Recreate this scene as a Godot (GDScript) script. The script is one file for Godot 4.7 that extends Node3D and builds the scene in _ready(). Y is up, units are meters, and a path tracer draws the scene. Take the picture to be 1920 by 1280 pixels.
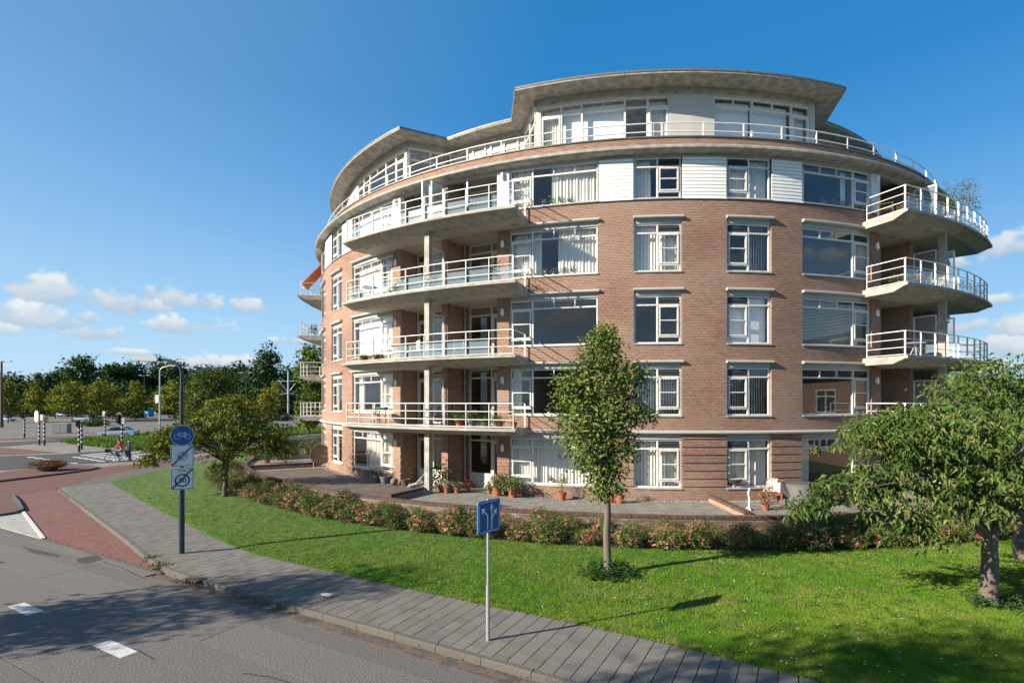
extends Node3D
# Camera: level view camera with a raised lens; F is its focal length in photo pixels, V0 the horizon row.
const F := 986.3
const V0 := 753.08
const CAM_Y := 4.55
# The round building: centre on the ground plan (x, z), facade radius, storey levels.
const CX := 7.26
const CZ := -41.73
const RF := 21.04
const MD := 2.7232            # degrees of facade arc in one metre
const TER := 0.657            # level of the garden terrace
const ST := 2.85
const A0 := 0.87              # axis of the bay that faces the camera
const PER := 60.35            # bay period in degrees
const CO := 0.0625            # brick course
var rng := RandomNumberGenerator.new()
var M := {}
var used := {}

func fl(k): return TER + ST * k
func pol(th, r, y) -> Vector3:
	var a = deg_to_rad(th)
	return Vector3(CX + r * sin(a), y, CZ + r * cos(a))
func outw(th) -> Vector3:
	var a = deg_to_rad(th)
	return Vector3(sin(a), 0, cos(a))
func tang(th) -> Vector3:
	var a = deg_to_rad(th)
	return Vector3(cos(a), 0, -sin(a))
func lpt(a, along, t, y) -> Vector3:      # along the axis of a recess at angle a, t metres to its side
	var p = Vector3(CX, y, CZ) + outw(a) * along + tang(a) * t
	return p
func G(u, v, y = 0.0) -> Vector3:         # a photo pixel on the level y
	var d = (CAM_Y - y) * F / (v - V0)
	return Vector3((u - 960.0) / F * d, y, -d)
func P(u, v, d) -> Vector3:               # a photo pixel at the depth d
	return Vector3((u - 960.0) / F * d, CAM_Y + (V0 - v) / F * d, -d)
func th_of(u, r) -> float:
	var k = (u - 960.0) / F
	return rad_to_deg(asin(clampf((-CZ * k - CX) / (r * sqrt(1 + k * k)), -1, 1)) - atan(k))
func EN(e, n, y = 0.0) -> Vector3:        # road frame: e along the road, n across it towards the building
	return Vector3(.876 * e + .483 * n, y, .483 * e - .876 * n)

# ---------------------------------------------------------------- mesh building
class MB:
	var v := PackedVector3Array()
	var n := PackedVector3Array()
	var c := PackedColorArray()
	var col = null
	func tri(a, b, d, na, nb, nd):
		v.append(a); v.append(b); v.append(d)
		n.append(na); n.append(nb); n.append(nd)
		if col != null:
			c.append(col); c.append(col); c.append(col)
	func q(a: Vector3, b: Vector3, d: Vector3, e: Vector3, ctr: Vector3):
		var nn := (d - a).cross(b - a)
		if nn.length_squared() < 1e-14: nn = (e - a).cross(d - a)
		nn = nn.normalized()
		if nn.dot((a + b + d + e) / 4.0 - ctr) < 0:
			nn = -nn
			tri(a, d, b, nn, nn, nn); tri(a, e, d, nn, nn, nn)
		else:
			tri(a, b, d, nn, nn, nn); tri(a, d, e, nn, nn, nn)
	func t3(a: Vector3, b: Vector3, d: Vector3, up: Vector3):
		var nn := (d - a).cross(b - a).normalized()
		if nn.dot(up) < 0: tri(a, d, b, -nn, -nn, -nn)
		else: tri(a, b, d, nn, nn, nn)
	func box(x: Transform3D, s: Vector3):
		var p := []
		for i in 8:
			p.append(x * Vector3((-.5 if i & 1 == 0 else .5) * s.x, (-.5 if i & 2 == 0 else .5) * s.y, (-.5 if i & 4 == 0 else .5) * s.z))
		var o := x.origin
		q(p[0], p[1], p[3], p[2], o); q(p[4], p[5], p[7], p[6], o); q(p[0], p[1], p[5], p[4], o)
		q(p[2], p[3], p[7], p[6], o); q(p[0], p[2], p[6], p[4], o); q(p[1], p[3], p[7], p[5], o)
	func bx(lo: Vector3, hi: Vector3):
		box(Transform3D(Basis(), (lo + hi) / 2), hi - lo)
	func bar(a: Vector3, b: Vector3, w: float, h: float):
		var z := (b - a).normalized()
		var x := Vector3.UP.cross(z)
		if x.length() < .01: x = Vector3.RIGHT
		x = x.normalized()
		box(Transform3D(Basis(x, z.cross(x), z), (a + b) / 2), Vector3(w, h, (b - a).length()))
	func tube(pts: Array, rad: Array, sides := 8, cap := true):
		var rings := []
		var last := Vector3.ZERO
		for i in pts.size():
			var d: Vector3 = (pts[mini(i + 1, pts.size() - 1)] - pts[maxi(i - 1, 0)]).normalized()
			var x := d.cross(Vector3(0.31, 0.2, 0.93)).normalized() if last == Vector3.ZERO else (last - d * last.dot(d)).normalized()
			last = x
			var y := d.cross(x)
			var ring := []
			for k in sides:
				var a := TAU * k / sides
				ring.append(x * cos(a) + y * sin(a))
			rings.append(ring)
		for i in pts.size() - 1:
			for k in sides:
				var l := (k + 1) % sides
				var a: Vector3 = pts[i] + rings[i][k] * rad[i]
				var b: Vector3 = pts[i] + rings[i][l] * rad[i]
				var d: Vector3 = pts[i + 1] + rings[i + 1][l] * rad[i + 1]
				var e: Vector3 = pts[i + 1] + rings[i + 1][k] * rad[i + 1]
				tri(a, d, b, rings[i][k], rings[i + 1][l], rings[i][l])
				tri(a, e, d, rings[i][k], rings[i + 1][k], rings[i + 1][l])
		if cap:
			for w in [0, pts.size() - 1]:
				var ax: Vector3 = (pts[0] - pts[1]).normalized() if w == 0 else (pts[w] - pts[w - 1]).normalized()
				for k in range(1, sides - 1):
					t3(pts[w] + rings[w][0] * rad[w], pts[w] + rings[w][k] * rad[w], pts[w] + rings[w][k + 1] * rad[w], ax)
	func lathe(prof: Array, x: Transform3D, sides := 16):      # prof: [radius, height] from the bottom up
		for i in prof.size() - 1:
			var r0: float = prof[i][0]
			var r1: float = prof[i + 1][0]
			var y0: float = prof[i][1]
			var y1: float = prof[i + 1][1]
			var sl := Vector2(y1 - y0, r0 - r1).normalized()
			for k in sides:
				var a := TAU * k / sides
				var b := TAU * (k + 1) / sides
				var da := Vector3(cos(a), 0, sin(a))
				var db := Vector3(cos(b), 0, sin(b))
				var na := (x.basis * (da * sl.x + Vector3.UP * sl.y)).normalized()
				var nb := (x.basis * (db * sl.x + Vector3.UP * sl.y)).normalized()
				var p0: Vector3 = x * (da * r0 + Vector3.UP * y0)
				var p1: Vector3 = x * (db * r0 + Vector3.UP * y0)
				var p2: Vector3 = x * (db * r1 + Vector3.UP * y1)
				var p3: Vector3 = x * (da * r1 + Vector3.UP * y1)
				if r0 > 1e-5: tri(p0, p1, p2, na, nb, nb)
				if r1 > 1e-5: tri(p0, p2, p3, na, nb, na)
	func prism(poly: PackedVector2Array, x: Transform3D, depth: float):   # polygon in x, y; thickness along z
		var ids := Geometry2D.triangulate_polygon(poly)
		var zf := x.basis.z
		for i in range(0, ids.size(), 3):
			var a := poly[ids[i]]
			var b := poly[ids[i + 1]]
			var d := poly[ids[i + 2]]
			t3(x * Vector3(a.x, a.y, depth), x * Vector3(b.x, b.y, depth), x * Vector3(d.x, d.y, depth), zf)
			t3(x * Vector3(a.x, a.y, 0), x * Vector3(b.x, b.y, 0), x * Vector3(d.x, d.y, 0), -zf)
		var turn := -1.0 if Geometry2D.is_polygon_clockwise(poly) else 1.0
		for i in poly.size():
			var a := poly[i]
			var b := poly[(i + 1) % poly.size()]
			var side := x.basis * Vector3(b.y - a.y, a.x - b.x, 0) * turn
			var m := x * Vector3((a.x + b.x) / 2, (a.y + b.y) / 2, depth / 2) - side
			q(x * Vector3(a.x, a.y, 0), x * Vector3(b.x, b.y, 0), x * Vector3(b.x, b.y, depth), x * Vector3(a.x, a.y, depth), m)
	func mesh() -> ArrayMesh:
		var arr := []
		arr.resize(Mesh.ARRAY_MAX)
		arr[Mesh.ARRAY_VERTEX] = v
		arr[Mesh.ARRAY_NORMAL] = n
		if col != null: arr[Mesh.ARRAY_COLOR] = c
		var m := ArrayMesh.new()
		if v.size(): m.add_surface_from_arrays(Mesh.PRIMITIVE_TRIANGLES, arr)
		return m

func abox(b: MB, t0, t1, r0, r1, y0, y1, seg := 1):
	asweep(b, [[r0, y0], [r1, y0], [r1, y1], [r0, y1]], t0, t1, seg)
func asweep(b: MB, prof: Array, t0: float, t1: float, seg := 1, caps := true):   # convex profile of [radius, height] swept round the building
	var mid := Vector2.ZERO
	for p in prof: mid += Vector2(p[0], p[1]) / prof.size()
	for i in seg:
		var a: float = lerp(t0, t1, float(i) / seg)
		var d: float = lerp(t0, t1, float(i + 1) / seg)
		var ctr := pol((a + d) / 2, mid.x, mid.y)
		for k in prof.size():
			var p = prof[k]
			var o = prof[(k + 1) % prof.size()]
			b.q(pol(a, p[0], p[1]), pol(d, p[0], p[1]), pol(d, o[0], o[1]), pol(a, o[0], o[1]), ctr)
	if caps:
		for w in [[t0, -1.0], [t1, 1.0]]:
			for k in range(1, prof.size() - 1):
				b.t3(pol(w[0], prof[0][0], prof[0][1]), pol(w[0], prof[k][0], prof[k][1]), pol(w[0], prof[k + 1][0], prof[k + 1][1]), tang(w[0]) * w[1])
func apipe(b: MB, r, y, t0, t1, rad, seg):
	var pts := []
	var rd := []
	for i in seg + 1:
		pts.append(pol(lerp(float(t0), float(t1), float(i) / seg), r, y)); rd.append(rad)
	b.tube(pts, rd, 6)

# ---------------------------------------------------------------- objects
func numbered(called: String) -> String:
	if not used.has(called):
		used[called] = 0
		return called
	used[called] += 1
	return "%s_%03d" % [called, used[called]]
func obj(called: String, b, m: Material, parent: Node = null) -> MeshInstance3D:
	var o := MeshInstance3D.new()
	o.mesh = b.mesh() if b is MB else b
	o.material_override = m
	if parent == null or parent == self:
		o.name = numbered(called)
		add_child(o)
	else:
		o.name = called
		parent.add_child(o, true)
	return o
func part(called: String, parent: Node) -> Node3D:
	var o := Node3D.new()
	o.name = called
	parent.add_child(o, true)
	return o
func tag(o: Node, label: String, category: String, group := ""):
	o.set_meta("label", label); o.set_meta("category", category)
	if group != "": o.set_meta("group", group)
	return o
func thing(called: String, label: String, category: String, at := Vector3.ZERO, turn := 0.0, group := "") -> Node3D:
	var o := Node3D.new()
	o.name = numbered(called)
	add_child(o)
	o.position = at; o.rotation.y = turn
	return tag(o, label, category, group)
func dup(src: Node3D, at: Vector3, turn := 0.0, label := "", sc := Vector3.ONE) -> Node3D:
	var base: String = src.name
	if base.length() > 4 and base[base.length() - 4] == "_" and base.right(3).is_valid_int(): base = base.left(base.length() - 4)
	var o: Node3D = src.duplicate()
	o.name = numbered(base)
	add_child(o)
	o.position = at; o.rotation.y = turn; o.scale = sc
	if label != "": o.set_meta("label", label)
	return o
func struct(called: String, b, m: Material) -> MeshInstance3D:
	var o := obj(called, b, m)
	o.set_meta("kind", "structure")
	return o
func sheet(b: MB, poly: Array, up := Vector3.UP):        # flat polygon of 3D points
	var p2 := PackedVector2Array()
	for p in poly: p2.append(Vector2(p.x, p.z))
	var ids := Geometry2D.triangulate_polygon(p2)
	for i in range(0, ids.size(), 3): b.t3(poly[ids[i]], poly[ids[i + 1]], poly[ids[i + 2]], up)
func slabpoly(b: MB, poly: Array, thick: float):          # polygon with thickness below
	sheet(b, poly)
	var mid := Vector3.ZERO
	var p2 := PackedVector2Array()
	for p in poly: p2.append(Vector2(p.x, p.z))
	var cw := Geometry2D.is_polygon_clockwise(p2)
	for i in poly.size():
		var a: Vector3 = poly[i]
		var d: Vector3 = poly[(i + 1) % poly.size()]
		var s := (d - a).cross(Vector3.UP).normalized() * (-1.0 if not cw else 1.0)
		b.q(a, d, d - Vector3.UP * thick, a - Vector3.UP * thick, (a + d) / 2 - Vector3.UP * thick / 2 + s)

func mcopies(called: String, mesh: Mesh, m: Material, xf: Array, cols: Array, parent: Node, stuff := true) -> MultiMeshInstance3D:
	var mm := MultiMesh.new()
	mm.transform_format = MultiMesh.TRANSFORM_3D
	mm.use_colors = true
	mm.mesh = mesh
	mm.instance_count = xf.size()
	var bf := PackedFloat32Array()
	bf.resize(xf.size() * 16)
	var k := 0
	for i in xf.size():
		var t: Transform3D = xf[i]
		var c: Color = cols[i]
		bf[k] = t.basis.x.x; bf[k + 1] = t.basis.y.x; bf[k + 2] = t.basis.z.x; bf[k + 3] = t.origin.x
		bf[k + 4] = t.basis.x.y; bf[k + 5] = t.basis.y.y; bf[k + 6] = t.basis.z.y; bf[k + 7] = t.origin.y
		bf[k + 8] = t.basis.x.z; bf[k + 9] = t.basis.y.z; bf[k + 10] = t.basis.z.z; bf[k + 11] = t.origin.z
		bf[k + 12] = c.r; bf[k + 13] = c.g; bf[k + 14] = c.b; bf[k + 15] = 1.0
		k += 16
	mm.buffer = bf
	var o := MultiMeshInstance3D.new()
	o.multimesh = mm
	o.material_override = m
	if parent == self:
		o.name = numbered(called)
		add_child(o)
	else:
		o.name = called
		parent.add_child(o, true)
	if stuff: o.set_meta("kind", "stuff")
	return o
# Many alike pieces: the ones that show largest become parts of their own, the rest one mass.
func pieces(parent: Node, called: String, rest: String, mesh: Mesh, xf: Array, idx: Array, pal: Array, rough: float, most := 300):
	var key := []
	var eye := Vector3(0, CAM_Y, 0)
	for i in xf.size():
		var o: Vector3 = xf[i].origin
		var d := eye - o
		var front := -o.z > 1.0 and absf(o.x) < -o.z * .99 and (V0 + (CAM_Y - o.y) * F / -o.z) < 1290
		key.append([(1.0 if front else 1e-4) / maxf(d.length_squared(), .1), i])
	key.sort_custom(func(a, b): return a[0] > b[0])
	var mats := []
	for c in pal: mats.append(grain(c, rough))
	var many := mini(most, key.size())
	for j in many:
		var i: int = key[j][1]
		var o := MeshInstance3D.new()
		o.name = called
		o.mesh = mesh
		o.material_override = mats[idx[i]]
		o.transform = xf[i]
		parent.add_child(o, true)
	var x2 := []
	var c2 := []
	for j in range(many, key.size()):
		var i: int = key[j][1]
		x2.append(xf[i]); c2.append(pal[idx[i]])
	if x2.size(): mcopies(rest, mesh, M.tinted, x2, c2, parent)

# ---------------------------------------------------------------- materials (colours are linear base colours)
func lin(r, g, b) -> Color: return Color(r, g, b).linear_to_srgb()
func noise_tex(freq: float, lo: float, hi: float, oct := 4, size := 512, seed_ := 1, hard := .0) -> NoiseTexture2D:
	var t := NoiseTexture2D.new()
	var f := FastNoiseLite.new()
	f.seed = seed_; f.frequency = freq; f.fractal_octaves = oct
	t.noise = f; t.width = size; t.height = size; t.seamless = true
	var g := Gradient.new()
	g.set_color(0, Color(lo, lo, lo)); g.set_color(1, Color(hi, hi, hi))
	g.set_offset(0, hard); g.set_offset(1, 1.0 - hard)
	t.color_ramp = g
	return t
func mt(r, g, b, rough := .8, metal := 0.0) -> StandardMaterial3D:
	var m := StandardMaterial3D.new()
	m.albedo_color = lin(r, g, b); m.roughness = rough; m.metallic = metal
	return m
func tri(m: StandardMaterial3D, tex: Texture2D, per_m: float) -> StandardMaterial3D:
	m.albedo_texture = tex
	m.uv1_triplanar = true; m.uv1_world_triplanar = true
	m.uv1_scale = Vector3.ONE * per_m
	return m
func bumpy(m: StandardMaterial3D, tex: Texture2D, cm: float) -> StandardMaterial3D:
	m.heightmap_enabled = true; m.heightmap_texture = tex; m.heightmap_scale = cm
	return m
var grains := {}
func grain(c: Color, rough: float) -> StandardMaterial3D:
	var k := str(c) + str(rough)
	if not grains.has(k): grains[k] = tri(mt(c.r, c.g, c.b, rough), M.speck, 1.3)
	return grains[k]

func materials():
	M.speck = noise_tex(.06, .70, 1.0, 5, 512, 3, .2)
	M.blot = noise_tex(.012, .70, 1.0, 5, 512, 5)
	M.fine = noise_tex(.35, .45, 1.0, 3, 512, 8)
	M.streak = noise_tex(.03, .66, 1.0, 5, 512, 11)
	M.soft = noise_tex(.02, .84, 1.0, 5, 512, 31)
	M.softf = noise_tex(.3, .78, 1.0, 3, 512, 33)
	M.stain = noise_tex(.018, .80, 1.0, 6, 512, 41, .22)
	M.asph = noise_tex(.13, .62, 1.0, 4, 1024, 21, .28)
	M.kerbt = noise_tex(.05, .5, 1.0, 5, 512, 23)
	M.tinted = tri(mt(1, 1, 1, .88), M.speck, 1.3)
	M.tinted.vertex_color_use_as_albedo = true
	M.mortar = tri(mt(.30, .25, .215, .95), M.speck, 2.0)
	M.brickfar = tri(mt(.50, .325, .245, .9), M.fine, .8)
	M.concrete = tri(mt(.43, .41, .375, .85), M.stain, .22)
	M.concrete_dark = tri(mt(.27, .265, .25, .85), M.streak, .5)
	M.soffit = bumpy(tri(mt(.52, .49, .44, .9), M.softf, 1.1), M.fine, .12)
	M.render = tri(mt(.66, .65, .62, .9), M.softf, .9)
	M.white = tri(mt(.80, .80, .78, .42), M.soft, .5)
	M.rail = mt(.78, .77, .74, .4)
	M.grey = mt(.34, .36, .37, .5)
	M.cap = mt(.44, .425, .395, .5)
	M.zinc = tri(mt(.28, .27, .25, .55, .3), M.streak, .6)
	M.dark = mt(.03, .03, .032, .6)
	M.black = mt(.015, .015, .016, .5)
	M.cream = mt(.60, .565, .50, .5)
	M.inside = mt(.24, .22, .195, .9)
	M.floorin = mt(.22, .16, .10, .6)
	M.curtain = mt(.80, .79, .74, .9)
	M.curtain.backlight_enabled = true
	M.curtain.backlight = Color(.55, .55, .5)
	M.blindw = mt(.80, .83, .84, .85)
	M.blindb = mt(.66, .60, .50, .85)
	M.blindv = mt(.42, .46, .48, .7)
	M.steel = mt(.55, .56, .57, .35, .75)
	M.galv = mt(.44, .46, .48, .45, .5)
	M.glass = mt(.02, .03, .03, .02)
	M.glass.transparency = BaseMaterial3D.TRANSPARENCY_ALPHA
	M.glass.albedo_color.a = .012
	M.frost = mt(.42, .58, .66, .12)
	M.frost.transparency = BaseMaterial3D.TRANSPARENCY_ALPHA
	M.frost.albedo_color.a = .17
	M.lampglass = mt(.82, .81, .76, .3)
	M.terracotta = tri(mt(.42, .13, .06, .8), M.speck, 3.0)
	M.potgrey = tri(mt(.20, .20, .19, .85), M.speck, 3.0)
	M.potblue = mt(.05, .10, .22, .3)
	M.wood = tri(mt(.16, .10, .06, .7), M.streak, 2.0)
	M.teak = tri(mt(.20, .13, .08, .65), M.streak, 2.0)
	M.bark = bumpy(tri(mt(.15, .115, .085, .95), M.streak, 3.0), M.fine, 1.0)
	M.barkpale = bumpy(tri(mt(.20, .165, .13, .8), M.streak, 2.0), M.fine, .8)
	M.leaf = mt(1, 1, 1, .72)
	M.leaf.metallic_specular = .3
	M.leaf.vertex_color_use_as_albedo = true
	M.leaf.backlight_enabled = true
	M.leaf.backlight = Color(.5, .55, .28)
	M.petal = mt(1, 1, 1, .7)
	M.petal.vertex_color_use_as_albedo = true
	M.road = bumpy(tri(mt(.165, .158, .150, .93), M.fine, .9), M.fine, .35)
	M.asphalt = bumpy(tri(mt(.085, .085, .088, .93), M.fine, .7), M.fine, .3)
	M.lot = tri(mt(.19, .175, .155, .95), M.blot, .06)
	M.red = tri(mt(.25, .105, .085, .93), M.fine, .9)
	M.joint = tri(mt(.075, .07, .06, .98), M.fine, 1.0)
	M.soil = bumpy(tri(mt(.075, .052, .035, 1), M.fine, 1.4), M.fine, 2.0)
	M.turf = tri(mt(.07, .15, .014, 1), M.blot, .35)
	M.turf2 = tri(mt(.08, .13, .025, 1), M.fine, .3)
	M.paint = tri(mt(.62, .61, .585, .8), M.soft, 1.2)
	M.board = mt(.80, .80, .78, .45)
	M.sblue = mt(.010, .075, .30, .35)
	M.swhite = mt(.74, .76, .78, .4)
	M.polegreen = tri(mt(.022, .06, .085, .45), M.blot, 2.0)
	M.skin = mt(.52, .30, .21, .6)
	M.tinbody = mt(1, 1, 1, .8)
	M.tinbody.vertex_color_use_as_albedo = true
	for i in 3:
		var k: float = [1.0, .93, 1.07][i]
		M["road%d" % i] = tri(mt(.190 * k, .177 * k, .167 * k, .93), M.asph, .2)
		M["kerb%d" % i] = tri(mt(.20 * k, .185 * k, .162 * k, .93), M.kerbt, 1.4)

func _ready():
	rng.seed = 20240917
	var cam := Camera3D.new()
	cam.name = "camera"
	cam.projection = Camera3D.PROJECTION_FRUSTUM
	cam.near = 0.1
	cam.far = 2500.0
	cam.size = 2.0 * cam.near * 640.0 / F
	cam.frustum_offset = Vector2(0, cam.near * (V0 - 640.0) / F)
	cam.position = Vector3(0, CAM_Y, 0)
	add_child(cam)
	cam.current = true
	var we := WorldEnvironment.new()
	we.name = "world_environment"
	var env := Environment.new()
	env.background_mode = Environment.BG_SKY
	env.sky = Sky.new()
	var pano := PanoramaSkyMaterial.new()
	pano.panorama = sky_picture()
	env.sky.sky_material = pano
	env.background_energy_multiplier = 0.50
	env.tonemap_mode = Environment.TONE_MAPPER_LINEAR
	env.tonemap_exposure = 2.1
	env.sdfgi_enabled = true; env.ssao_enabled = true; env.ssil_enabled = true
	we.environment = env
	add_child(we)
	var sun := DirectionalLight3D.new()
	sun.name = "sun"
	sun.light_energy = 1.6
	sun.light_color = Color(1.0, .945, .86)
	sun.light_angular_distance = .5
	sun.shadow_enabled = true
	add_child(sun)
	sun.look_at_from_position(Vector3.ZERO, Vector3(.9346, -.473, -.3557), Vector3.UP)
	materials()
	print("ground"); ground()
	print("building"); building()
	print("garden"); garden()
	print("street"); street()
	print("trees"); trees()
	print("far"); far_things()
	print("small"); small_things()
	print("done")

# ---------------------------------------------------------------- sky: clear air, with fair-weather clouds low over the horizon all round
func sky_picture() -> ImageTexture:
	var w := 4096
	var h := 2048
	var small := Image.create(136, 256, false, Image.FORMAT_RGBF)
	var stops := [[0.0, Color(.55, .75, .88)], [4.0, Color(.44, .69, .90)], [8.4, Color(.325, .60, .893)], [16.4, Color(.150, .41, .775)], [22.1, Color(.072, .312, .684)], [28.6, Color(.033, .238, .575)], [37.0, Color(.026, .215, .52)], [55.0, Color(.02, .165, .44)], [90.0, Color(.015, .13, .36)]]
	for y in 256:
		var el := 90.0 - (y + .5) / 256.0 * 180.0
		for x in 136:
			var az := (x - 4 + .5) / 128.0 * TAU
			var c: Color = stops[0][1]
			for i in stops.size() - 1:
				if el >= stops[i][0]:
					c = stops[i][1].lerp(stops[i + 1][1], clampf((el - stops[i][0]) / (stops[i + 1][0] - stops[i][0]), 0, 1))
			var near := cos(deg_to_rad(maxf(el, 0))) * cos(az + 1.93)
			c = c.lerp(Color(.58, .76, .92), clampf((near + .35) * .30, 0, .45))
			if el < 0: c = Color(.30, .32, .30)
			small.set_pixel(x, y, c)
	for y in 256:
		for x in 136:
			small.set_pixel(x, y, small.get_pixel(x, y).linear_to_srgb())
	small.resize(136 * w / 128, h, Image.INTERPOLATE_BILINEAR)
	small = small.get_region(Rect2i(4 * w / 128, 0, w, h))
	small.convert(Image.FORMAT_RGB8)
	var blobs := []
	for b in [[90, 545, 48, 26], [135, 552, 42, 20], [195, 562, 60, 21], [252, 568, 40, 15], [300, 552, 40, 19], [372, 566, 30, 14], [467, 573, 22, 13], [58, 592, 52, 22], [122, 602, 44, 17], [188, 624, 46, 12], [160, 597, 28, 15], [8, 622, 28, 13], [318, 610, 26, 14], [370, 614, 48, 14], [1885, 462, 75, 22], [1800, 492, 46, 10], [1908, 612, 52, 20], [1828, 610, 44, 13], [1890, 650, 80, 24], [1800, 690, 70, 20], [420, 682, 70, 12], [240, 660, 26, 5], [560, 640, 40, 6], [1840, 565, 70, 8]]:
		var k: float = (b[0] - 960.0) / F
		blobs.append([atan(k), atan((V0 - b[1]) / F / sqrt(1 + k * k)), 1.4 * b[2] / F / (1 + k * k), 1.3 * b[3] / F / sqrt(1 + k * k)])
	var r := RandomNumberGenerator.new()
	r.seed = 77
	for i in 150:
		var az := r.randf_range(.86, TAU - .86)
		if az > PI: az -= TAU
		var el := r.randf_range(.03, .24)
		var s := r.randf_range(.5, 1.3)
		blobs.append([az, el, .05 * s, .019 * s])
	var nz := FastNoiseLite.new()
	nz.seed = 5; nz.frequency = .022; nz.fractal_octaves = 5; nz.fractal_gain = .55
	var lo_y := int(h * (.5 - .31 / PI))
	var dens := {}
	for b in blobs:
		var x0 := int((b[0] - b[2] * 1.9) / TAU * w + w / 2.0)
		var x1 := int((b[0] + b[2] * 1.9) / TAU * w + w / 2.0)
		var y0 := int((.5 - (b[1] + b[3] * 1.9) / PI) * h)
		var y1 := int((.5 - (b[1] - b[3] * 1.9) / PI) * h)
		for y in range(maxi(y0, lo_y), mini(y1, h / 2)):
			for x in range(x0, x1):
				var dx: float = ((x + .5 - w / 2.0) / w * TAU - b[0]) / b[2]
				var dy: float = ((.5 - (y + .5) / h) * PI - b[1]) / b[3]
				if dy < 0: dy *= 1.35
				var d := 1.0 - dx * dx - dy * dy
				if d < -2.2: continue
				var n := nz.get_noise_2d(x, y * 1.25) * 1.5 + nz.get_noise_2d(x * 3.1 + 900, y * 3.4) * .5
				var a := smoothstep(.0, .95, d * .75 + n + .28)
				if a < .01: continue
				var id := y * w + posmod(x - w / 2, w)
				var shade := clampf(.5 + dy * .42 + n * .25, 0, 1)
				if not dens.has(id) or dens[id].x < a: dens[id] = Vector2(a, shade)
	for id in dens:
		var x: int = id % w
		var y: int = id / w
		var a: float = dens[id].x
		var cc := Color(.66, .74, .82).lerp(Color(.92, .94, .945), dens[id].y)
		small.set_pixel(x, y, small.get_pixel(x, y).lerp(Color(cc.r, cc.g, cc.b), a * .92))
	return ImageTexture.create_from_image(small)

# ---------------------------------------------------------------- the round apartment building
const BS := 5.106   # narrow window, wall between, wide window, pier and recess, in degrees
const BA := 3.777
const BB := 4.828
const BW := 10.125
const BP := 1.4705
const BL := 7.282
const NARROW := 2.75
var BPAL := [Color(.495, .312, .232), Color(.520, .340, .258), Color(.465, .285, .208), Color(.535, .365, .288), Color(.440, .265, .198), Color(.500, .328, .255), Color(.390, .235, .180), Color(.270, .155, .120)]
var bxf := []
var bid := []
var house: Node3D
const WIN_LO := .449
const WIN_HI := 2.681
const TOPBRICK := 12.543

func bay_openings() -> Array:          # [from, to, kind] over the whole facade that is built in detail
	var l := []
	for k in [-1, 0, 1]:
		var a = A0 + PER * k
		var g = BB / 2
		l.append([a - g - BS - BA - BW, a - g - BS - BA, "WL"])
		l.append([a - g - BS, a - g, "SR"])
		l.append([a + g, a + g + BS, "SL"])
		l.append([a + g + BS + BA, a + g + BS + BA + BW, "WR"])
	return l
func recesses() -> Array: return [A0 - PER * 1.5, A0 - PER * .5, A0 + PER * .5]

func brick_at(th, r, y, len_, h := .05, depth := .1, k := -1):
	var t := tang(th)
	var o := outw(th)
	bxf.append(Transform3D(Basis(t * len_, Vector3.UP * h, o * depth), pol(th, r - depth / 2, y)))
	bid.append(k if k >= 0 else pick_brick())
var nb: FastNoiseLite
func batch(x: float, y: float) -> int:          # bricks come in batches: paler and darker fields, and pale bloom in places
	if nb == null:
		nb = FastNoiseLite.new()
		nb.seed = 12; nb.frequency = .16; nb.fractal_octaves = 3
	var v := nb.get_noise_2d(x * 1.0, y * 1.6) * 1.1 + rng.randfn() * .22
	return 6 if v < -.48 else 4 if v < -.28 else 2 if v < -.06 else 0 if v < .12 else 5 if v < .24 else 1 if v < .42 else 3
func pick_brick() -> int:
	var x := rng.randf()
	return 0 if x < .26 else 1 if x < .46 else 2 if x < .64 else 3 if x < .74 else 4 if x < .86 else 5 if x < .96 else 6
func brick_plane(p0: Vector3, p1: Vector3, y0: float, y1: float, face: Vector3, band := false):   # bricks on a flat wall from p0 to p1, face = outward
	var d := p1 - p0
	d.y = 0
	var L := d.length()
	d /= L
	var j := 0
	var y := y0
	while y + .02 < y1:
		var x := -.11 * (j % 2) - .05 * ((j / 2) % 2)
		var dark := band and posmod(int(round((y - TER) / CO)), 5) == 0
		while x < L - .02:
			var a := maxf(x, 0.0)
			var b := minf(x + .21, L)
			if b - a > .03:
				var depth := .1
				var o := p0 + d * ((a + b) / 2) - face * (depth / 2 + (.035 if dark else 0.0))
				bxf.append(Transform3D(Basis(d * (b - a), Vector3.UP * minf(.05, y1 - y), face * depth), Vector3(o.x, y + .025, o.z)))
				bid.append(pick_brick())
			x += .22
		y += CO
		j += 1

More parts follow.
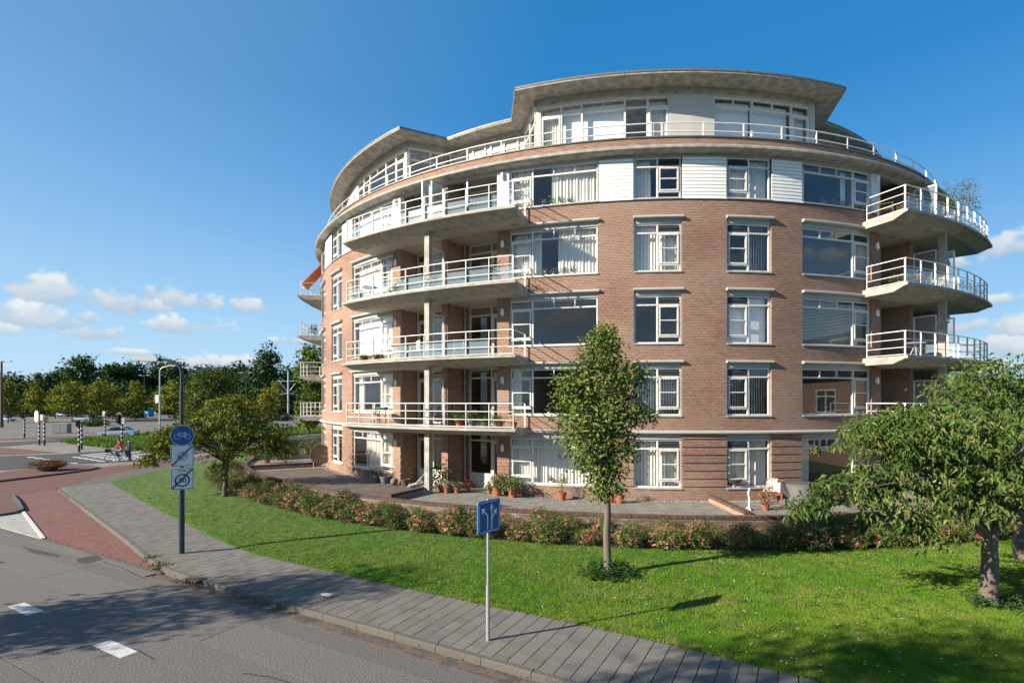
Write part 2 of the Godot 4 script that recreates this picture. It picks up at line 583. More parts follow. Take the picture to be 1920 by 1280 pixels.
func building():
	house = thing("apartment_building", "round five storey brick apartment building with white railed balconies and overhanging roof", "building", Vector3.ZERO)
	var ops := bay_openings()
	var recs := recesses()
	var t_lo := -112.0
	var t_hi := 75.0
	# --- which stretches of the facade are wall at a height
	var brk := -78.0
	var zones := [[TER - .3, fl(0) + WIN_LO]]
	for k in 4:
		zones.append([fl(k) + WIN_LO, fl(k) + WIN_HI])
		zones.append([fl(k) + WIN_HI, fl(k + 1) + WIN_LO if k < 3 else TOPBRICK])
	var wall := MB.new()
	var far_wall := MB.new()
	var zone_runs := []
	for z in zones.size():
		var cuts := []
		for a in recs: cuts.append([a - BL, a + BL])
		if z % 2 == 1:
			for o in ops: cuts.append([o[0], o[1]])
		cuts.sort_custom(func(a, b): return a[0] < b[0])
		var runs := []
		var at := t_lo
		for c in cuts:
			if c[0] > at: runs.append([at, c[0]])
			at = c[1]
		if at < t_hi: runs.append([at, t_hi])
		zone_runs.append(runs)
		for r in runs:
			if r[1] <= brk: abox(far_wall, r[0], r[1], RF - .25, RF, zones[z][0], zones[z][1], maxi(1, int((r[1] - r[0]) / 1.5)))
			else: abox(wall, r[0], r[1], RF - .25, RF - (.052 if z < 2 else .03), zones[z][0], zones[z][1], maxi(1, int((r[1] - r[0]) / 1.5)))
	abox(far_wall, t_hi, 360 + t_lo, RF - .25, RF, TER - .3, TOPBRICK, 60)
	obj("mortar_wall", wall, M.mortar, house)
	obj("rear_wall", far_wall, M.brickfar, house)
	# --- facing bricks
	var j := 0
	var y := TER - .12
	while y + .02 < TOPBRICK:
		var z := 0
		while z < zones.size() - 1 and y + .03 > zones[z][1]: z += 1
		var h := minf(.05, TOPBRICK - y)
		var dark := y < 3.2 and y > TER + .3 and posmod(j, 5) == 0
		for r in zone_runs[z]:
			if r[1] < brk: continue
			var a0: float = maxf(r[0], brk)
			var step := .22 * MD
			var x: float = floor(a0 / step) * step + [0.0, .5, .25, .75][j % 4] * step - step
			while x < r[1] - .02:
				var a := maxf(x, a0)
				var b := minf(x + .21 * MD, r[1])
				if b - a > .07:
					brick_at((a + b) / 2, RF - (.042 if dark else rng.randf() * .003), y + h / 2, (b - a) / MD, h, .1, batch((a + b) / 2 / MD, y))
				x += step
		y += CO
		j += 1
	# --- recesses: side walls, back wall, middle fin
	var backs := MB.new()
	for a in recs:
		for k in 5:
			var y0: float = fl(k)
			var y1: float = fl(k + 1) - .3
			for s in [-1.0, 1.0]:
				var h := MB.new()
				var p0 := lpt(a, 19.5, 2.67 * s, y0)
				var p1 := lpt(a, 20.80, 2.67 * s, y0)
				backs.box(Transform3D(Basis(tang(a), Vector3.UP, outw(a)), lpt(a, 20.13, (2.67 + .145) * s, (y0 + y1) / 2)), Vector3(.19, y1 - y0, 1.2))
				if k < 4: brick_plane(lpt(a, 19.72, 2.67 * s, 0), p1, y0, y1, tang(a) * -s, k == 0)
				# wall beside the glazing
				backs.box(Transform3D(Basis(tang(a), Vector3.UP, outw(a)), lpt(a, 19.58, .28 * s, (y0 + y1) / 2)), Vector3(.34, y1 - y0, .2))
				if k < 4: brick_plane(lpt(a, 19.70, .12 * s, 0), lpt(a, 19.70, .45 * s, 0), y0, y1, outw(a))
			if k < 4:
				for s in [-1.0, 1.0]:
					brick_plane(lpt(a, 19.7, .17 * s, 0), lpt(a, 20.95, .17 * s, 0), y0, y1, tang(a) * s)
				brick_plane(lpt(a, 20.97, -.17, 0), lpt(a, 20.97, .17, 0), y0, y1, outw(a))
			backs.box(Transform3D(Basis(tang(a), Vector3.UP, outw(a)), lpt(a, 20.3, 0, (y0 + y1) / 2)), Vector3(.31, y1 - y0, 1.3))
	obj("recess_wall", backs, M.mortar, house)
	# --- parapet bricks under the roof terrace railing
	y = 14.50
	j = 0
	while y < 14.97:
		var x := brk - (j % 2) * .3
		while x < 60:
			brick_at(x, 20.93, y + .025, .21)
			x += .22 * 2.738
		y += CO
		j += 1
	var bw := part("facing_brickwork", house)
	var unit := BoxMesh.new()
	unit.size = Vector3.ONE
	pieces(bw, "brick", "facing_bricks", unit, bxf, bid, BPAL, .9)
	# --- floors, inner wall, cornice, string course, roof terrace
	var fs := MB.new()
	for k in 6:
		asweep(fs, [[0.5, fl(k) - .3], [20.78, fl(k) - .3], [20.78, fl(k) - .012], [0.5, fl(k) - .012]], -180, 180, 120, false)
	obj("floor_slab", fs, M.soffit, house)
	var ring := MB.new()
	for a in recs:
		for k in range(1, 5): abox(ring, a - BL + .02, a + BL - .02, 20.78, 20.985, fl(k) - .3, fl(k) - .012, 8)
	obj("recess_edge", ring, M.concrete, house)
	var inn := MB.new()
	asweep(inn, [[12.9, TER], [13.0, TER], [13.0, fl(5)], [12.9, fl(5)]], -180, 180, 60, false)
	for k in [-1, 0, 1]:
		var ba: float = A0 + PER * k
		for q in [-(BB / 2 + BS + BA * .5), 0.0, BB / 2 + BS + BA * .5]: inn.box(Transform3D(Basis(tang(ba + q), Vector3.UP, outw(ba + q)), pol(ba + q, 16.8, (TER + fl(5)) / 2)), Vector3(.1, fl(5) - TER, 7.6))
	for a in recs:
		for k in 5:
			for s in [-1.0, 1.0]: inn.box(Transform3D(Basis(tang(a), Vector3.UP, outw(a)), lpt(a, 16.9, 3.0 * s, fl(k) + 1.27)), Vector3(.1, 2.54, 7.0))
	obj("inner_wall", inn, M.inside, house)
	var cor := MB.new()
	asweep(cor, [[20.80, 14.30], [21.36, 14.33], [21.45, 14.39], [21.45, 14.47], [21.38, 14.53], [20.80, 14.55]], -180, 180, 150, false)
	obj("cornice", cor, M.concrete, house)
	var frz := MB.new()
	asweep(frz, [[20.80, 14.22], [21.00, 14.22], [21.00, 14.32], [20.80, 14.32]], -180, 180, 150, false)
	obj("cornice_band", frz, M.grey, house)
	var par := MB.new()
	asweep(par, [[20.60, 14.52], [20.92, 14.52], [20.92, 15.02], [20.60, 15.02]], -180, 180, 120, false)
	obj("parapet", par, M.mortar, house)
	var cop := MB.new()
	asweep(cop, [[20.56, 15.02], [20.98, 15.02], [20.98, 15.07], [20.56, 15.07]], -180, 180, 120, false)
	obj("parapet_cap", cop, M.zinc, house)
	var crs := MB.new()
	var last := t_lo
	for a in recs + [999.0]:
		var e: float = minf(a - BL - .05, t_hi)
		if e > last: asweep(crs, [[21.0, 3.27], [21.13, 3.28], [21.17, 3.32], [21.17, 3.37], [21.10, 3.41], [21.0, 3.41]], last, e, maxi(2, int((e - last) / 1.5)))
		last = a + BL + .05
	obj("string_course", crs, M.cap, house)
	var wl := MB.new()
	asweep(wl, [[20.9, TOPBRICK - .04], [21.07, TOPBRICK - .04], [21.07, TOPBRICK - .005], [20.9, TOPBRICK - .005]], -180, 180, 150, false)
	obj("cladding_drip", wl, M.dark, house)
	# --- windows
	var cfg := {"0WR4": "right", "0WR3": "most", "0WR2": "", "0WR1": "edge", "0WR0": "pleat"}
	for i in ops.size():
		var o = ops[i]
		var bay: int = i / 4 - 1
		if o[1] < -80 or o[0] > 62: continue
		for k in 5: window_unit(o[0], o[1], k, o[2], bay)
	cladding(ops, recs)
	for i in recs.size():
		for k in 5: glazing(recs[i], k, i)
	balconies()
	penthouse()
	wall_lamps()

func pane(par: Node3D, t0, t1, r, y0, y1):
	var b := MB.new()
	abox(b, t0, t1, r - .003, r + .003, y0, y1)
	obj("pane", b, M.glass, par)
# frame bars and panes of one facade window; kind WL / WR: wide, its narrow light beside the recess; SL / SR: narrow, casement on that side
func window_unit(t0: float, t1: float, k: int, kind: String, bay: int):
	var w := part("window", house)
	var y0: float = fl(k) + WIN_LO
	var y1: float = fl(k) + 2.39
	if k == 4:
		y0 = TOPBRICK; y1 = 14.22
	var seg := 4 if kind[0] == "W" else 2
	var f := MB.new()
	var s := MB.new()
	var r0 := RF - .17
	var r1 := RF - .09
	var f0 := t0 + .02 * MD
	var f1 := t1 - .02 * MD
	var ya := y0 + .05
	var j := .055 * MD
	abox(s, t0, t1, RF - .18, RF + .045, y0, y0 + .045, seg)
	obj("sill", s, M.cap, w)
	if k > 0 and k < 4:
		var l := MB.new()
		var lt: float = fl(k) + WIN_HI
		asweep(l, [[RF - .1, lt - .11], [RF + .10, lt - .105], [RF + .13, lt - .075], [RF + .13, lt - .03], [RF + .10, lt - .002], [RF - .1, lt - .002]], t0 - .02 * MD, t1 + .04 * MD, seg)
		obj("lintel_cap", l, M.cap, w)
	if k < 4:
		var g := MB.new()
		abox(g, t0 + .005, t1 - .005, RF - .2, RF - .05, y1, fl(k) + (WIN_HI - .11 if k > 0 else 2.62), seg)
		obj("lintel_band", g, M.grey, w)
	# bars
	abox(f, f0, f0 + j, r0, r1, ya, y1); abox(f, f1 - j, f1, r0, r1, ya, y1)
	var lights := []        # [from, to, bottom, top]
	var yt := y1 - .36
	var parts := []
	if kind[0] == "W":
		var cut := t0 + NARROW if kind == "WR" else t1 - NARROW
		# the narrow light lies beside the recess: at the start for windows after a recess, at the end before one
		if kind == "WL": cut = t0 + NARROW
		else: cut = t1 - NARROW
		parts = [[f0 + j, cut - j * .6, "door"], [cut + j * .6, f1 - j, "wide"]] if kind == "WL" else [[f0 + j, cut - j * .6, "wide"], [cut + j * .6, f1 - j, "door"]]
	else:
		var mid := (t0 + t1) / 2
		parts = [[f0 + j, mid - j * .55, "casement"], [mid + j * .55, f1 - j, "tall"]] if kind == "SL" else [[f0 + j, mid - j * .55, "tall"], [mid + j * .55, f1 - j, "casement"]]
	abox(f, parts[0][1], parts[1][0], r0, r1 + .01, ya, y1)
	for p in parts:
		var a: float = p[0]
		var b: float = p[1]
		var n := 3 if p[2] == "wide" else 1
		abox(f, a, b, r0, r1, ya, ya + .06)
		abox(f, a, b, r0, r1, y1 - .055, y1)
		abox(f, a, b, r0, r1 + .012, yt - .03, yt + .03)
		for i in n:
			var u0: float = lerp(a, b, float(i) / n)
			var u1: float = lerp(a, b, float(i + 1) / n)
			if i > 0: abox(f, u0 - .02 * MD, u0 + .02 * MD, r0, r1, yt + .03, y1 - .055)
			if p[2] == "casement":
				var v := MB.new()
				for q in 2: asweep(v, [[r0 + .01, yt + .05 + q * .12], [r1 + .02, yt + .04 + q * .12], [r1 - .01, yt + .16 + q * .12], [r0 + .01, yt + .16 + q * .12]], u0, u1)
				obj("vent_louvre", v, M.dark, w)
			else:
				pane(w, u0 + (.02 * MD if i > 0 else 0.0), u1 - (.02 * MD if i < n - 1 else 0.0), r0 + .04, yt + .03, y1 - .055)
		if p[2] == "wide" or p[2] == "tall":
			pane(w, a, b, r0 + .04, ya + .06, yt - .03)
		else:
			var yb := ya + .27
			var ym := (yb + yt) / 2 + .02
			abox(f, a, b, r0, r1 + .012, yb - .025, yb + .025)
			# opening sash
			var sash := MB.new()
			var e := .045 * MD
			abox(sash, a + .1, a + .1 + e, r0 + .01, r1 + .03, yb + .03, yt - .035); abox(sash, b - .1 - e, b - .1, r0 + .01, r1 + .03, yb + .03, yt - .035)
			for yy in [yb + .03, yt - .095]: abox(sash, a + .1 + e, b - .1 - e, r0 + .01, r1 + .03, yy, yy + .06)
			abox(sash, a + .1 + e, b - .1 - e, r0 + .01, r1 + .025, ym - .02, ym + .02)
			obj("sash", sash, M.white, w)
			pane(w, a + .1 + e, b - .1 - e, r0 + .05, yb + .09, ym - .02)
			pane(w, a + .1 + e, b - .1 - e, r0 + .05, ym + .02, yt - .095)
			pane(w, a, b, r0 + .04, ya + .06, yb - .025)
	obj("frame", f, M.white, w)

func cladding(ops: Array, recs: Array):
	var y0 := TOPBRICK
	var runs := []
	for k in [-1, 0, 1]:
		var a = A0 + PER * k
		var g = BB / 2
		runs.append([a - g - BS - BA, a - g - BS]); runs.append([a - g, a + g]); runs.append([a + g + BS, a + g + BS + BA])
	for r in runs:
		if r[1] < -80 or r[0] > 60: continue
		var back := MB.new()
		abox(back, r[0], r[1], RF - .25, RF - .03, y0, 14.22, 4)
		var p := part("board_cladding", house)
		obj("backing", back, M.dark, p)
		var n := 12
		for i in n:
			var b := MB.new()
			var a: float = y0 + .01 + i * (14.22 - y0 - .02) / n
			var h: float = (14.22 - y0 - .02) / n - .012
			asweep(b, [[RF - .028, a], [RF + .004, a], [RF - .008, a + h], [RF - .028, a + h]], r[0] + .04, r[1] - .04, 3)
			obj("board", b, M.board, p)
	for a in recs:
		for s in [-1.0, 1.0]:
			var flat := MB.new()
			abox(flat, a + s * BL, a + s * (BL + BP), RF - .25, RF, y0, 14.22, 2)
			obj("corner_panel", flat, M.white, house)

# glazed doors at the back of a recess
func glazing(a: float, k: int, which: int):
	if which == 0 and k == 0: return
	var y0: float = fl(k)
	var y1: float = fl(k + 1) - .3
	for s in [-1.0, 1.0]:
		var d := part("garden_door" if k == 0 else "balcony_door", house)
		var f := MB.new()
		var lower := MB.new()
		var bs := Basis(tang(a), Vector3.UP, outw(a))
		var fr := func(t0, t1, ya, yb, dd):
			f.box(Transform3D(bs, lpt(a, 19.62 + dd / 2, (t0 + t1) / 2 * s, (ya + yb) / 2)), Vector3(absf(t1 - t0), yb - ya, .08 + dd))
		var pn := func(t0, t1, ya, yb):
			var g := MB.new()
			for q in [0.0]: g.box(Transform3D(bs, lpt(a, 19.61 - q, (t0 + t1) / 2 * s, (ya + yb) / 2)), Vector3(absf(t1 - t0), yb - ya, .006))
			obj("pane", g, M.glass, d)
		var yt := y1 - .42
		fr.call(.45, .52, y0, y1, 0.0); fr.call(2.58, 2.66, y0, y1, 0.0); fr.call(1.62, 1.70, y0, y1, 0.01)
		fr.call(.52, 1.62, y1 - .06, y1, 0.0); fr.call(1.70, 2.58, y1 - .06, y1, 0.0)
		fr.call(.52, 1.62, yt - .04, yt + .04, 0.0); fr.call(1.70, 2.58, yt - .04, yt + .04, 0.0)
		fr.call(.52, 1.62, y0, y0 + .08, 0.0); fr.call(1.70, 2.58, y0, y0 + .05, 0.0)
		# door leaf
		fr.call(1.70, 1.79, y0 + .05, yt - .04, .03); fr.call(2.49, 2.58, y0 + .05, yt - .04, .03)
		fr.call(1.79, 2.49, yt - .14, yt - .04, .03)
		if k == 0:
			for t in [[.52, 1.62], [1.79, 2.49]]:
				lower.box(Transform3D(bs, lpt(a, 19.62, (t[0] + t[1]) / 2 * s, y0 + .36)), Vector3(t[1] - t[0], .55, .05))
			obj("lower_panel", lower, M.white, d)
		else: fr.call(1.79, 2.49, y0 + .05, y0 + .22, .03)
		var yl := y0 + (.63 if k == 0 else .08)
		pn.call(.52, 1.62, yl, yt - .04); pn.call(1.79, 2.49, y0 + (.63 if k == 0 else .22), yt - .14)
		pn.call(.52, 1.62, yt + .04, y1 - .06); pn.call(1.70, 2.58, yt + .04, y1 - .06)
		obj("frame", f, M.cream, d)
		var hd := MB.new()
		hd.bar(lpt(a, 19.72, 1.75 * s, y0 + 1.05), lpt(a, 19.72, 1.88 * s, y0 + 1.05), .02, .02)
		obj("handle", hd, M.steel, d)

func balconies():
	var spans := [[-101.5, -77.8, -89.65], [-41.9, -18.2, A0 - PER / 2], [20.7, 44.0, A0 + PER / 2]]
	for si in spans.size():
		var s = spans[si]
		var ax: float = s[2]
		var seg := 16
		for k in range(1, 5):
			var b := part("balcony", house)
			var y: float = fl(k)
			var sl := MB.new()
			asweep(sl, [[20.99, y - .30], [22.28, y - .30], [22.72, y - .12], [22.85, y - .10], [22.85, y], [20.99, y]], s[0], s[1], seg)
			obj("slab", sl, M.concrete, b)
			var sf := MB.new()
			for h in [[s[0] + 1.6, ax - .5], [ax + .5, s[1] - 1.6]]: abox(sf, h[0], h[1], 21.06, 22.0, y - .312, y - .301, 8)
			obj("soffit_panel", sf, M.soffit, b)
			# rails
			var hs := [.98, .66, .34, .06]
			var e0: float = s[0] + .35
			var e1: float = s[1] - .35
			for i in 4:
				var r := MB.new()
				var rad := .022 if i == 0 else .0155
				apipe(r, 22.68, y + hs[i], e0, e1, rad, seg)
				for e in [e0, e1]:
					r.tube([pol(e, 22.68, y + hs[i]), pol(e, 21.12, y + hs[i])], [rad, rad], 6)
				obj("rail", r, M.rail, b)
			var n := 9
			for i in n + 1:
				var p := MB.new()
				var th: float = lerp(e0, e1, float(i) / n)
				p.box(Transform3D(Basis(tang(th), Vector3.UP, outw(th)), pol(th, 22.66, y + .49)), Vector3(.022, .98, .06))
				obj("post", p, M.rail, b)
			for e in [e0, e1]:
				var p := MB.new()
				p.box(Transform3D(Basis(tang(e), Vector3.UP, outw(e)), pol(e, 21.16, y + .49)), Vector3(.06, .98, .022))
				obj("post", p, M.rail, b)
			var glazed: bool = [true, false, true, true][k - 1] if si == 2 else k >= 3 or (si == 1 and k == 2)
			if glazed:
				for i in range(0 if k >= 3 else 3, n if k != 2 else n - 1):
					var g := MB.new()
					var ta: float = lerp(e0, e1, (i + .06) / n)
					var tb: float = lerp(e0, e1, (i + .94) / n)
					abox(g, ta, tb, 22.585, 22.595, y + .08, y + .62)
					obj("glass_panel", g, M.frost, b)
			# middle screen between two homes
			var sc := MB.new()
			var bs := Basis(tang(ax), Vector3.UP, outw(ax))
			for t in [[21.04, 21.09, .02, 2.0], [21.86, 21.92, .02, 2.0]]: sc.box(Transform3D(bs, lpt(ax, (t[0] + t[1]) / 2, 0, y + (t[2] + t[3]) / 2)), Vector3(.05, t[3] - t[2], t[1] - t[0]))
			for yy in [.06, 1.98]: sc.box(Transform3D(bs, lpt(ax, 21.475, 0, y + yy)), Vector3(.05, .05, .77))
			obj("screen_frame", sc, M.white, b)
			var gl := MB.new()
			gl.box(Transform3D(bs, lpt(ax, 21.475, 0, y + 1.02)), Vector3(.008, 1.87, .77))
			obj("screen_glass", gl, M.frost, b)
			if si == 1 and k == 4 or si == 2 and k < 4:
				var s2 := MB.new()
				for t in [22.02, 22.52]: s2.box(Transform3D(bs, lpt(ax, t, 0, y + .9)), Vector3(.05, 1.78, .05))
				s2.box(Transform3D(bs, lpt(ax, 22.27, 0, y + 1.77)), Vector3(.05, .05, .45))
				obj("screen_frame", s2, M.white, b)
				var g2 := MB.new()
				g2.box(Transform3D(bs, lpt(ax, 22.27, 0, y + .92)), Vector3(.008, 1.64, .44))
				obj("screen_glass", g2, M.frost, b)
		# column
		if si > 0:
			for k in 5:
				var c := MB.new()
				var lo: float = fl(k) if k > 0 else TER
				var hi: float = fl(k + 1) - .302
				if k < 4: c.box(Transform3D(Basis(tang(ax), Vector3.UP, outw(ax)), lpt(ax, 22.12, 0, (lo + hi) / 2)), Vector3(.25, hi - lo, .25))
				else: c.tube([lpt(ax, 20.9, 1.2, lo), lpt(ax, 20.9, 1.2, hi)], [.06, .06], 12)
				obj("column", c, M.concrete if k < 4 else M.steel, house)
			for s1 in [-1.0, 1.0]:
				var dp := MB.new()
				for k in 5: dp.tube([lpt(ax, 19.82, .30 * s1, fl(k)), lpt(ax, 19.82, .30 * s1, fl(k + 1) - .3)], [.045, .045], 8)
				obj("rain_pipe", dp, M.grey, house)

func penthouse():
	var p := part("penthouse", house)
	var y0: float = fl(5)
	var ys := 17.85
	var line := [[-79.0, 19.5], [-40.4, 19.5], [-36.6, 17.4], [-22.4, 17.4], [-18.5, 19.5], [17.84, 19.5], [23.5, 17.4], [78.0, 17.4]]
	var band := MB.new()
	var wins := {}
	# glazed stretches of the wall, from the photograph's mullions
	wins[0] = [671, 681, 692, 722, 741, 758]
	var mul_c := [1014, 1052, 1091, 1172, 1215, 1255]
	var mul_d := [1340, 1412, 1486, 1519]
	var spans := []
	for g in [[wins[0], 19.5, [0, 4]], [mul_c, 19.5, [0, 4]], [mul_d, 19.5, [2]]]:
		var t := []
		for u in g[0]: t.append(th_of(u, g[1]))
		spans.append([t, g[1], g[2]])
	for i in line.size() - 1:
		var a = line[i]
		var d = line[i + 1]
		if is_equal_approx(a[1], d[1]):
			var r: float = a[1]
			var at: float = a[0]
			for s in spans:
				var t: Array = s[0]
				if s[1] == r and t[0] > at and t[-1] < d[0]:
					var wl := MB.new()
					abox(wl, at, t[0], r - .2, r, y0, ys - .28, maxi(1, int((t[0] - at) / 2)))
					obj("rendered_wall", wl, M.render, p)
					wl = MB.new()
					abox(wl, t[0], t[-1], r - .2, r, ys - .34, ys - .28, 6)
					obj("window_head", wl, M.render, p)
					at = t[-1]
			var we := MB.new()
			abox(we, at, d[0], r - .2, r, y0, ys - .28, maxi(1, int((d[0] - at) / 2)))
			obj("rendered_wall", we, M.render, p)
			abox(band, a[0], d[0], r - .2, r + .03, ys - .28, ys + .02, maxi(1, int((d[0] - a[0]) / 2)))
		else:
			var pa := pol(a[0], a[1], y0)
			var pb := pol(d[0], d[1], y0)
			var dir := (pb - pa).normalized()
			var nn := dir.cross(Vector3.UP)
			var L := (pb - pa).length()
			var bs := Basis(dir, Vector3.UP, dir.cross(Vector3.UP))
			band.box(Transform3D(bs, (pa + pb) / 2 + Vector3.UP * (ys - .13 - y0)), Vector3(L, .3, .2))
			if i == 1 or i == 3:
				# a glazed return wall
				var w := part("window", p)
				var f := MB.new()
				for t in [.05, .5, .95]: f.box(Transform3D(bs, pa + dir * (L * t) + Vector3.UP * 1.33), Vector3(.08, 2.6, .1))
				for yy in [.05, .75, 2.05, 2.62]: f.box(Transform3D(bs, (pa + pb) / 2 + Vector3.UP * yy), Vector3(L - .02, .07, .09))
				obj("frame", f, M.white, w)
				for t in [.275, .725]:
					for q in [[.09, .71], [.79, 2.01], [2.09, 2.58]]:
						var g := MB.new()
						g.box(Transform3D(bs, pa + dir * (L * t) + Vector3.UP * ((q[0] + q[1]) / 2)), Vector3(L * .45 - .08, q[1] - q[0], .012))
						obj("pane", g, M.glass, w)
			else:
				var wr_ := MB.new()
				wr_.box(Transform3D(bs, (pa + pb) / 2 + Vector3.UP * (ys - .28 - y0) / 2), Vector3(L, ys - .28 - y0, .2))
				obj("return_wall", wr_, M.render, p)
	obj("roof_band", band, M.concrete, p)
	for s in spans:
		var t: Array = s[0]
		var r: float = s[1]
		var w := part("window", p)
		var f := MB.new()
		var yh := ys - .345
		var j := .04 * 57.3 / r
		for q in t: abox(f, q - j, q + j, r - .14, r - .04, y0, yh)
		for i in t.size() - 1:
			var a: float = t[i] + j
			var b: float = t[i + 1] - j
			abox(f, a, b, r - .14, r - .04, y0, y0 + .12); abox(f, a, b, r - .14, r - .04, yh - .07, yh); abox(f, a, b, r - .14, r - .035, yh - .46, yh - .40)
			var wide: bool = (b - a) * r / 57.3 > 1.25
			if wide: abox(f, (a + b) / 2 - j / 2, (a + b) / 2 + j / 2, r - .14, r - .04, yh - .40, yh - .07)
			pane(w, a, b, r - .09, yh - .40, yh - .07)
			if i in s[2]:
				var sh := MB.new()
				for e in [[a, a + j * 1.6], [b - j * 1.6, b]]: abox(sh, e[0], e[1], r - .13, r - .02, y0 + .12, yh - .46)
				for yy in [[y0 + .12, y0 + .30], [yh - .56, yh - .46]]: abox(sh, a + j * 1.6, b - j * 1.6, r - .13, r - .02, yy[0], yy[1])
				obj("door_leaf", sh, M.white, w)
				pane(w, a + j * 1.6, b - j * 1.6, r - .08, y0 + .30, yh - .56)
			else: pane(w, a, b, r - .09, y0 + .12, yh - .46)
		obj("frame", f, M.white, w)
	# set-back wall windows in the notch
	for g in [[-34.5, -29.6], [-28.5, -23.6]]:
		var w := part("window", p)
		var f := MB.new()
		for q in [g[0], (g[0] + g[1]) / 2, g[1]]: abox(f, q - .13, q + .13, 17.40, 17.46, y0, ys - .34)
		for yy in [.02, .85, 2.1, 2.55]: abox(f, g[0], g[1], 17.40, 17.455, y0 + yy, y0 + yy + .06)
		obj("frame", f, M.white, w)
		for yy in [[.08, .85], [.91, 2.1], [2.16, 2.55]]:
			for h in [[g[0] + .13, (g[0] + g[1]) / 2 - .13], [(g[0] + g[1]) / 2 + .13, g[1] - .13]]:
				var q := MB.new()
				abox(q, h[0], h[1], 17.42, 17.43, y0 + yy[0], y0 + yy[1])
				obj("pane", q, M.glass, w)
	# inner drum so that nothing shows through
	var inn := MB.new()
	asweep(inn, [[14.9, y0], [15.0, y0], [15.0, ys], [14.9, ys]], -180, 180, 60, false)
	obj("inner_wall", inn, M.inside, p)
	# overhanging roof in plates
	var outline := []
	for q in [[-80.0, -38.45, 20.5], [-35.3, -23.5, 18.3], [-20.4, 20.06, 20.5], [25.0, 80.0, 18.3]]:
		var n := maxi(2, int((q[1] - q[0]) / 2.0))
		for i in n + 1: outline.append([lerp(float(q[0]), float(q[1]), float(i) / n), q[2]])
	var roof := part("overhanging_roof", house)
	var joints := [-80.0, -66.0, -52.0, -35.3, -29.4, -20.4, -7.5, 6.6, 25.0, 50.0, 80.0]
	for jn in joints.size() - 1:
		var b := MB.new()
		var edge := MB.new()
		var pts := []
		var g0: float = joints[jn] + (.03 if jn > 0 else 0.0)
		var g1: float = joints[jn + 1] - .03
		pts.append(_cut(outline, g0))
		for o in outline:
			if o[0] > g0 + .01 and o[0] < g1 - .01: pts.append(o)
		pts.append(_cut(outline, g1))
		for i in pts.size() - 1:
			var a = pts[i]
			var d = pts[i + 1]
			var ctr := pol((a[0] + d[0]) / 2, (a[1] + d[1]) / 2 - 1, ys + .1)
			b.q(pol(a[0], a[1], ys), pol(d[0], d[1], ys), pol(d[0], 14.0, ys), pol(a[0], 14.0, ys), ctr)
			b.q(pol(a[0], a[1] - .1, ys + .13), pol(d[0], d[1] - .1, ys + .13), pol(d[0], 14.0, ys + .45), pol(a[0], 14.0, ys + .45), ctr)
			b.q(pol(a[0], a[1], ys), pol(d[0], d[1], ys), pol(d[0], d[1], ys + .07), pol(a[0], a[1], ys + .07), ctr)
			edge.q(pol(a[0], a[1] + .02, ys + .07), pol(d[0], d[1] + .02, ys + .07), pol(d[0], d[1] + .02, ys + .15), pol(a[0], a[1] + .02, ys + .15), ctr)
			edge.q(pol(a[0], a[1] + .02, ys + .15), pol(d[0], d[1] + .02, ys + .15), pol(d[0], d[1] - .25, ys + .16), pol(a[0], a[1] - .25, ys + .16), ctr)
			edge.q(pol(a[0], a[1] + .02, ys + .07), pol(d[0], d[1] + .02, ys + .07), pol(d[0], d[1] - .05, ys + .068), pol(a[0], a[1] - .05, ys + .068), pol(a[0], a[1], ys + .2))
		obj("roof_plate", b, M.concrete, roof)
		obj("roof_edge", edge, M.zinc, roof)
	var top := MB.new()
	asweep(top, [[.3, ys], [14.1, ys], [14.1, ys + .43], [.3, ys + .43]], -180, 180, 60, false)
	obj("roof_middle", top, M.zinc, roof)
	# roof terrace railing
	var rl := part("terrace_railing", house)
	for h in [15.68, 15.34]:
		var r := MB.new()
		apipe(r, 20.76, h, -100, 85, .024, 110)
		obj("rail", r, M.rail, rl)
	for i in 41:
		var th := -99.5 + i * 4.57
		var q := MB.new()
		q.box(Transform3D(Basis(tang(th), Vector3.UP, outw(th)), pol(th, 20.76, 15.375)), Vector3(.035, .61, .05))
		obj("post", q, M.rail, rl)

func _cut(outline: Array, t: float) -> Array:
	for i in outline.size() - 1:
		if t >= outline[i][0] - 1e-4 and t <= outline[i + 1][0] + 1e-4:
			return [t, lerp(float(outline[i][1]), float(outline[i + 1][1]), clampf((t - outline[i][0]) / maxf(outline[i + 1][0] - outline[i][0], 1e-5), 0, 1))]
	return outline[-1]

func wall_lamps():
	var b := MB.new()
	b.lathe([[0, -.15], [.05, -.145], [.075, -.11], [.08, 0], [.075, .11], [.05, .145], [0, .15]], Transform3D(Basis.from_scale(Vector3(1, 1, .7)), Vector3.ZERO), 14)
	b.bx(Vector3(-.05, -.08, -.08), Vector3(.05, .08, -.02))
	var m := b.mesh()
	for a in recesses():
		for s in [-1.0, 1.0]:
			for k in 5:
				var o := obj("wall_lamp", m, M.lampglass, house)
				var th: float = a + s * (BL + BP * .5)
				o.transform = Transform3D(Basis(tang(th), Vector3.UP, outw(th)), pol(th, RF + .075, fl(k) + 1.95))

# ---------------------------------------------------------------- ground, roads, pavement, lawn
var lawn_edge := []
var kerb_line := []
const RY := -.12      # road level; the pavement lies at 0
const RED := [Color(.265, .112, .088), Color(.235, .098, .080), Color(.285, .130, .105), Color(.215, .100, .085), Color(.250, .125, .110)]
const TILE := [Color(.205, .192, .175), Color(.218, .205, .187), Color(.193, .181, .164), Color(.210, .195, .174), Color(.228, .215, .196), Color(.180, .169, .155)]

func gp(px: Array, y: float) -> Array:
	var l := []
	for p in px: l.append(G(p[0], p[1], y))
	return l
func flat(called: String, px: Array, y: float, m: Material) -> MeshInstance3D:
	var b := MB.new()
	sheet(b, gp(px, y))
	return struct(called, b, m)

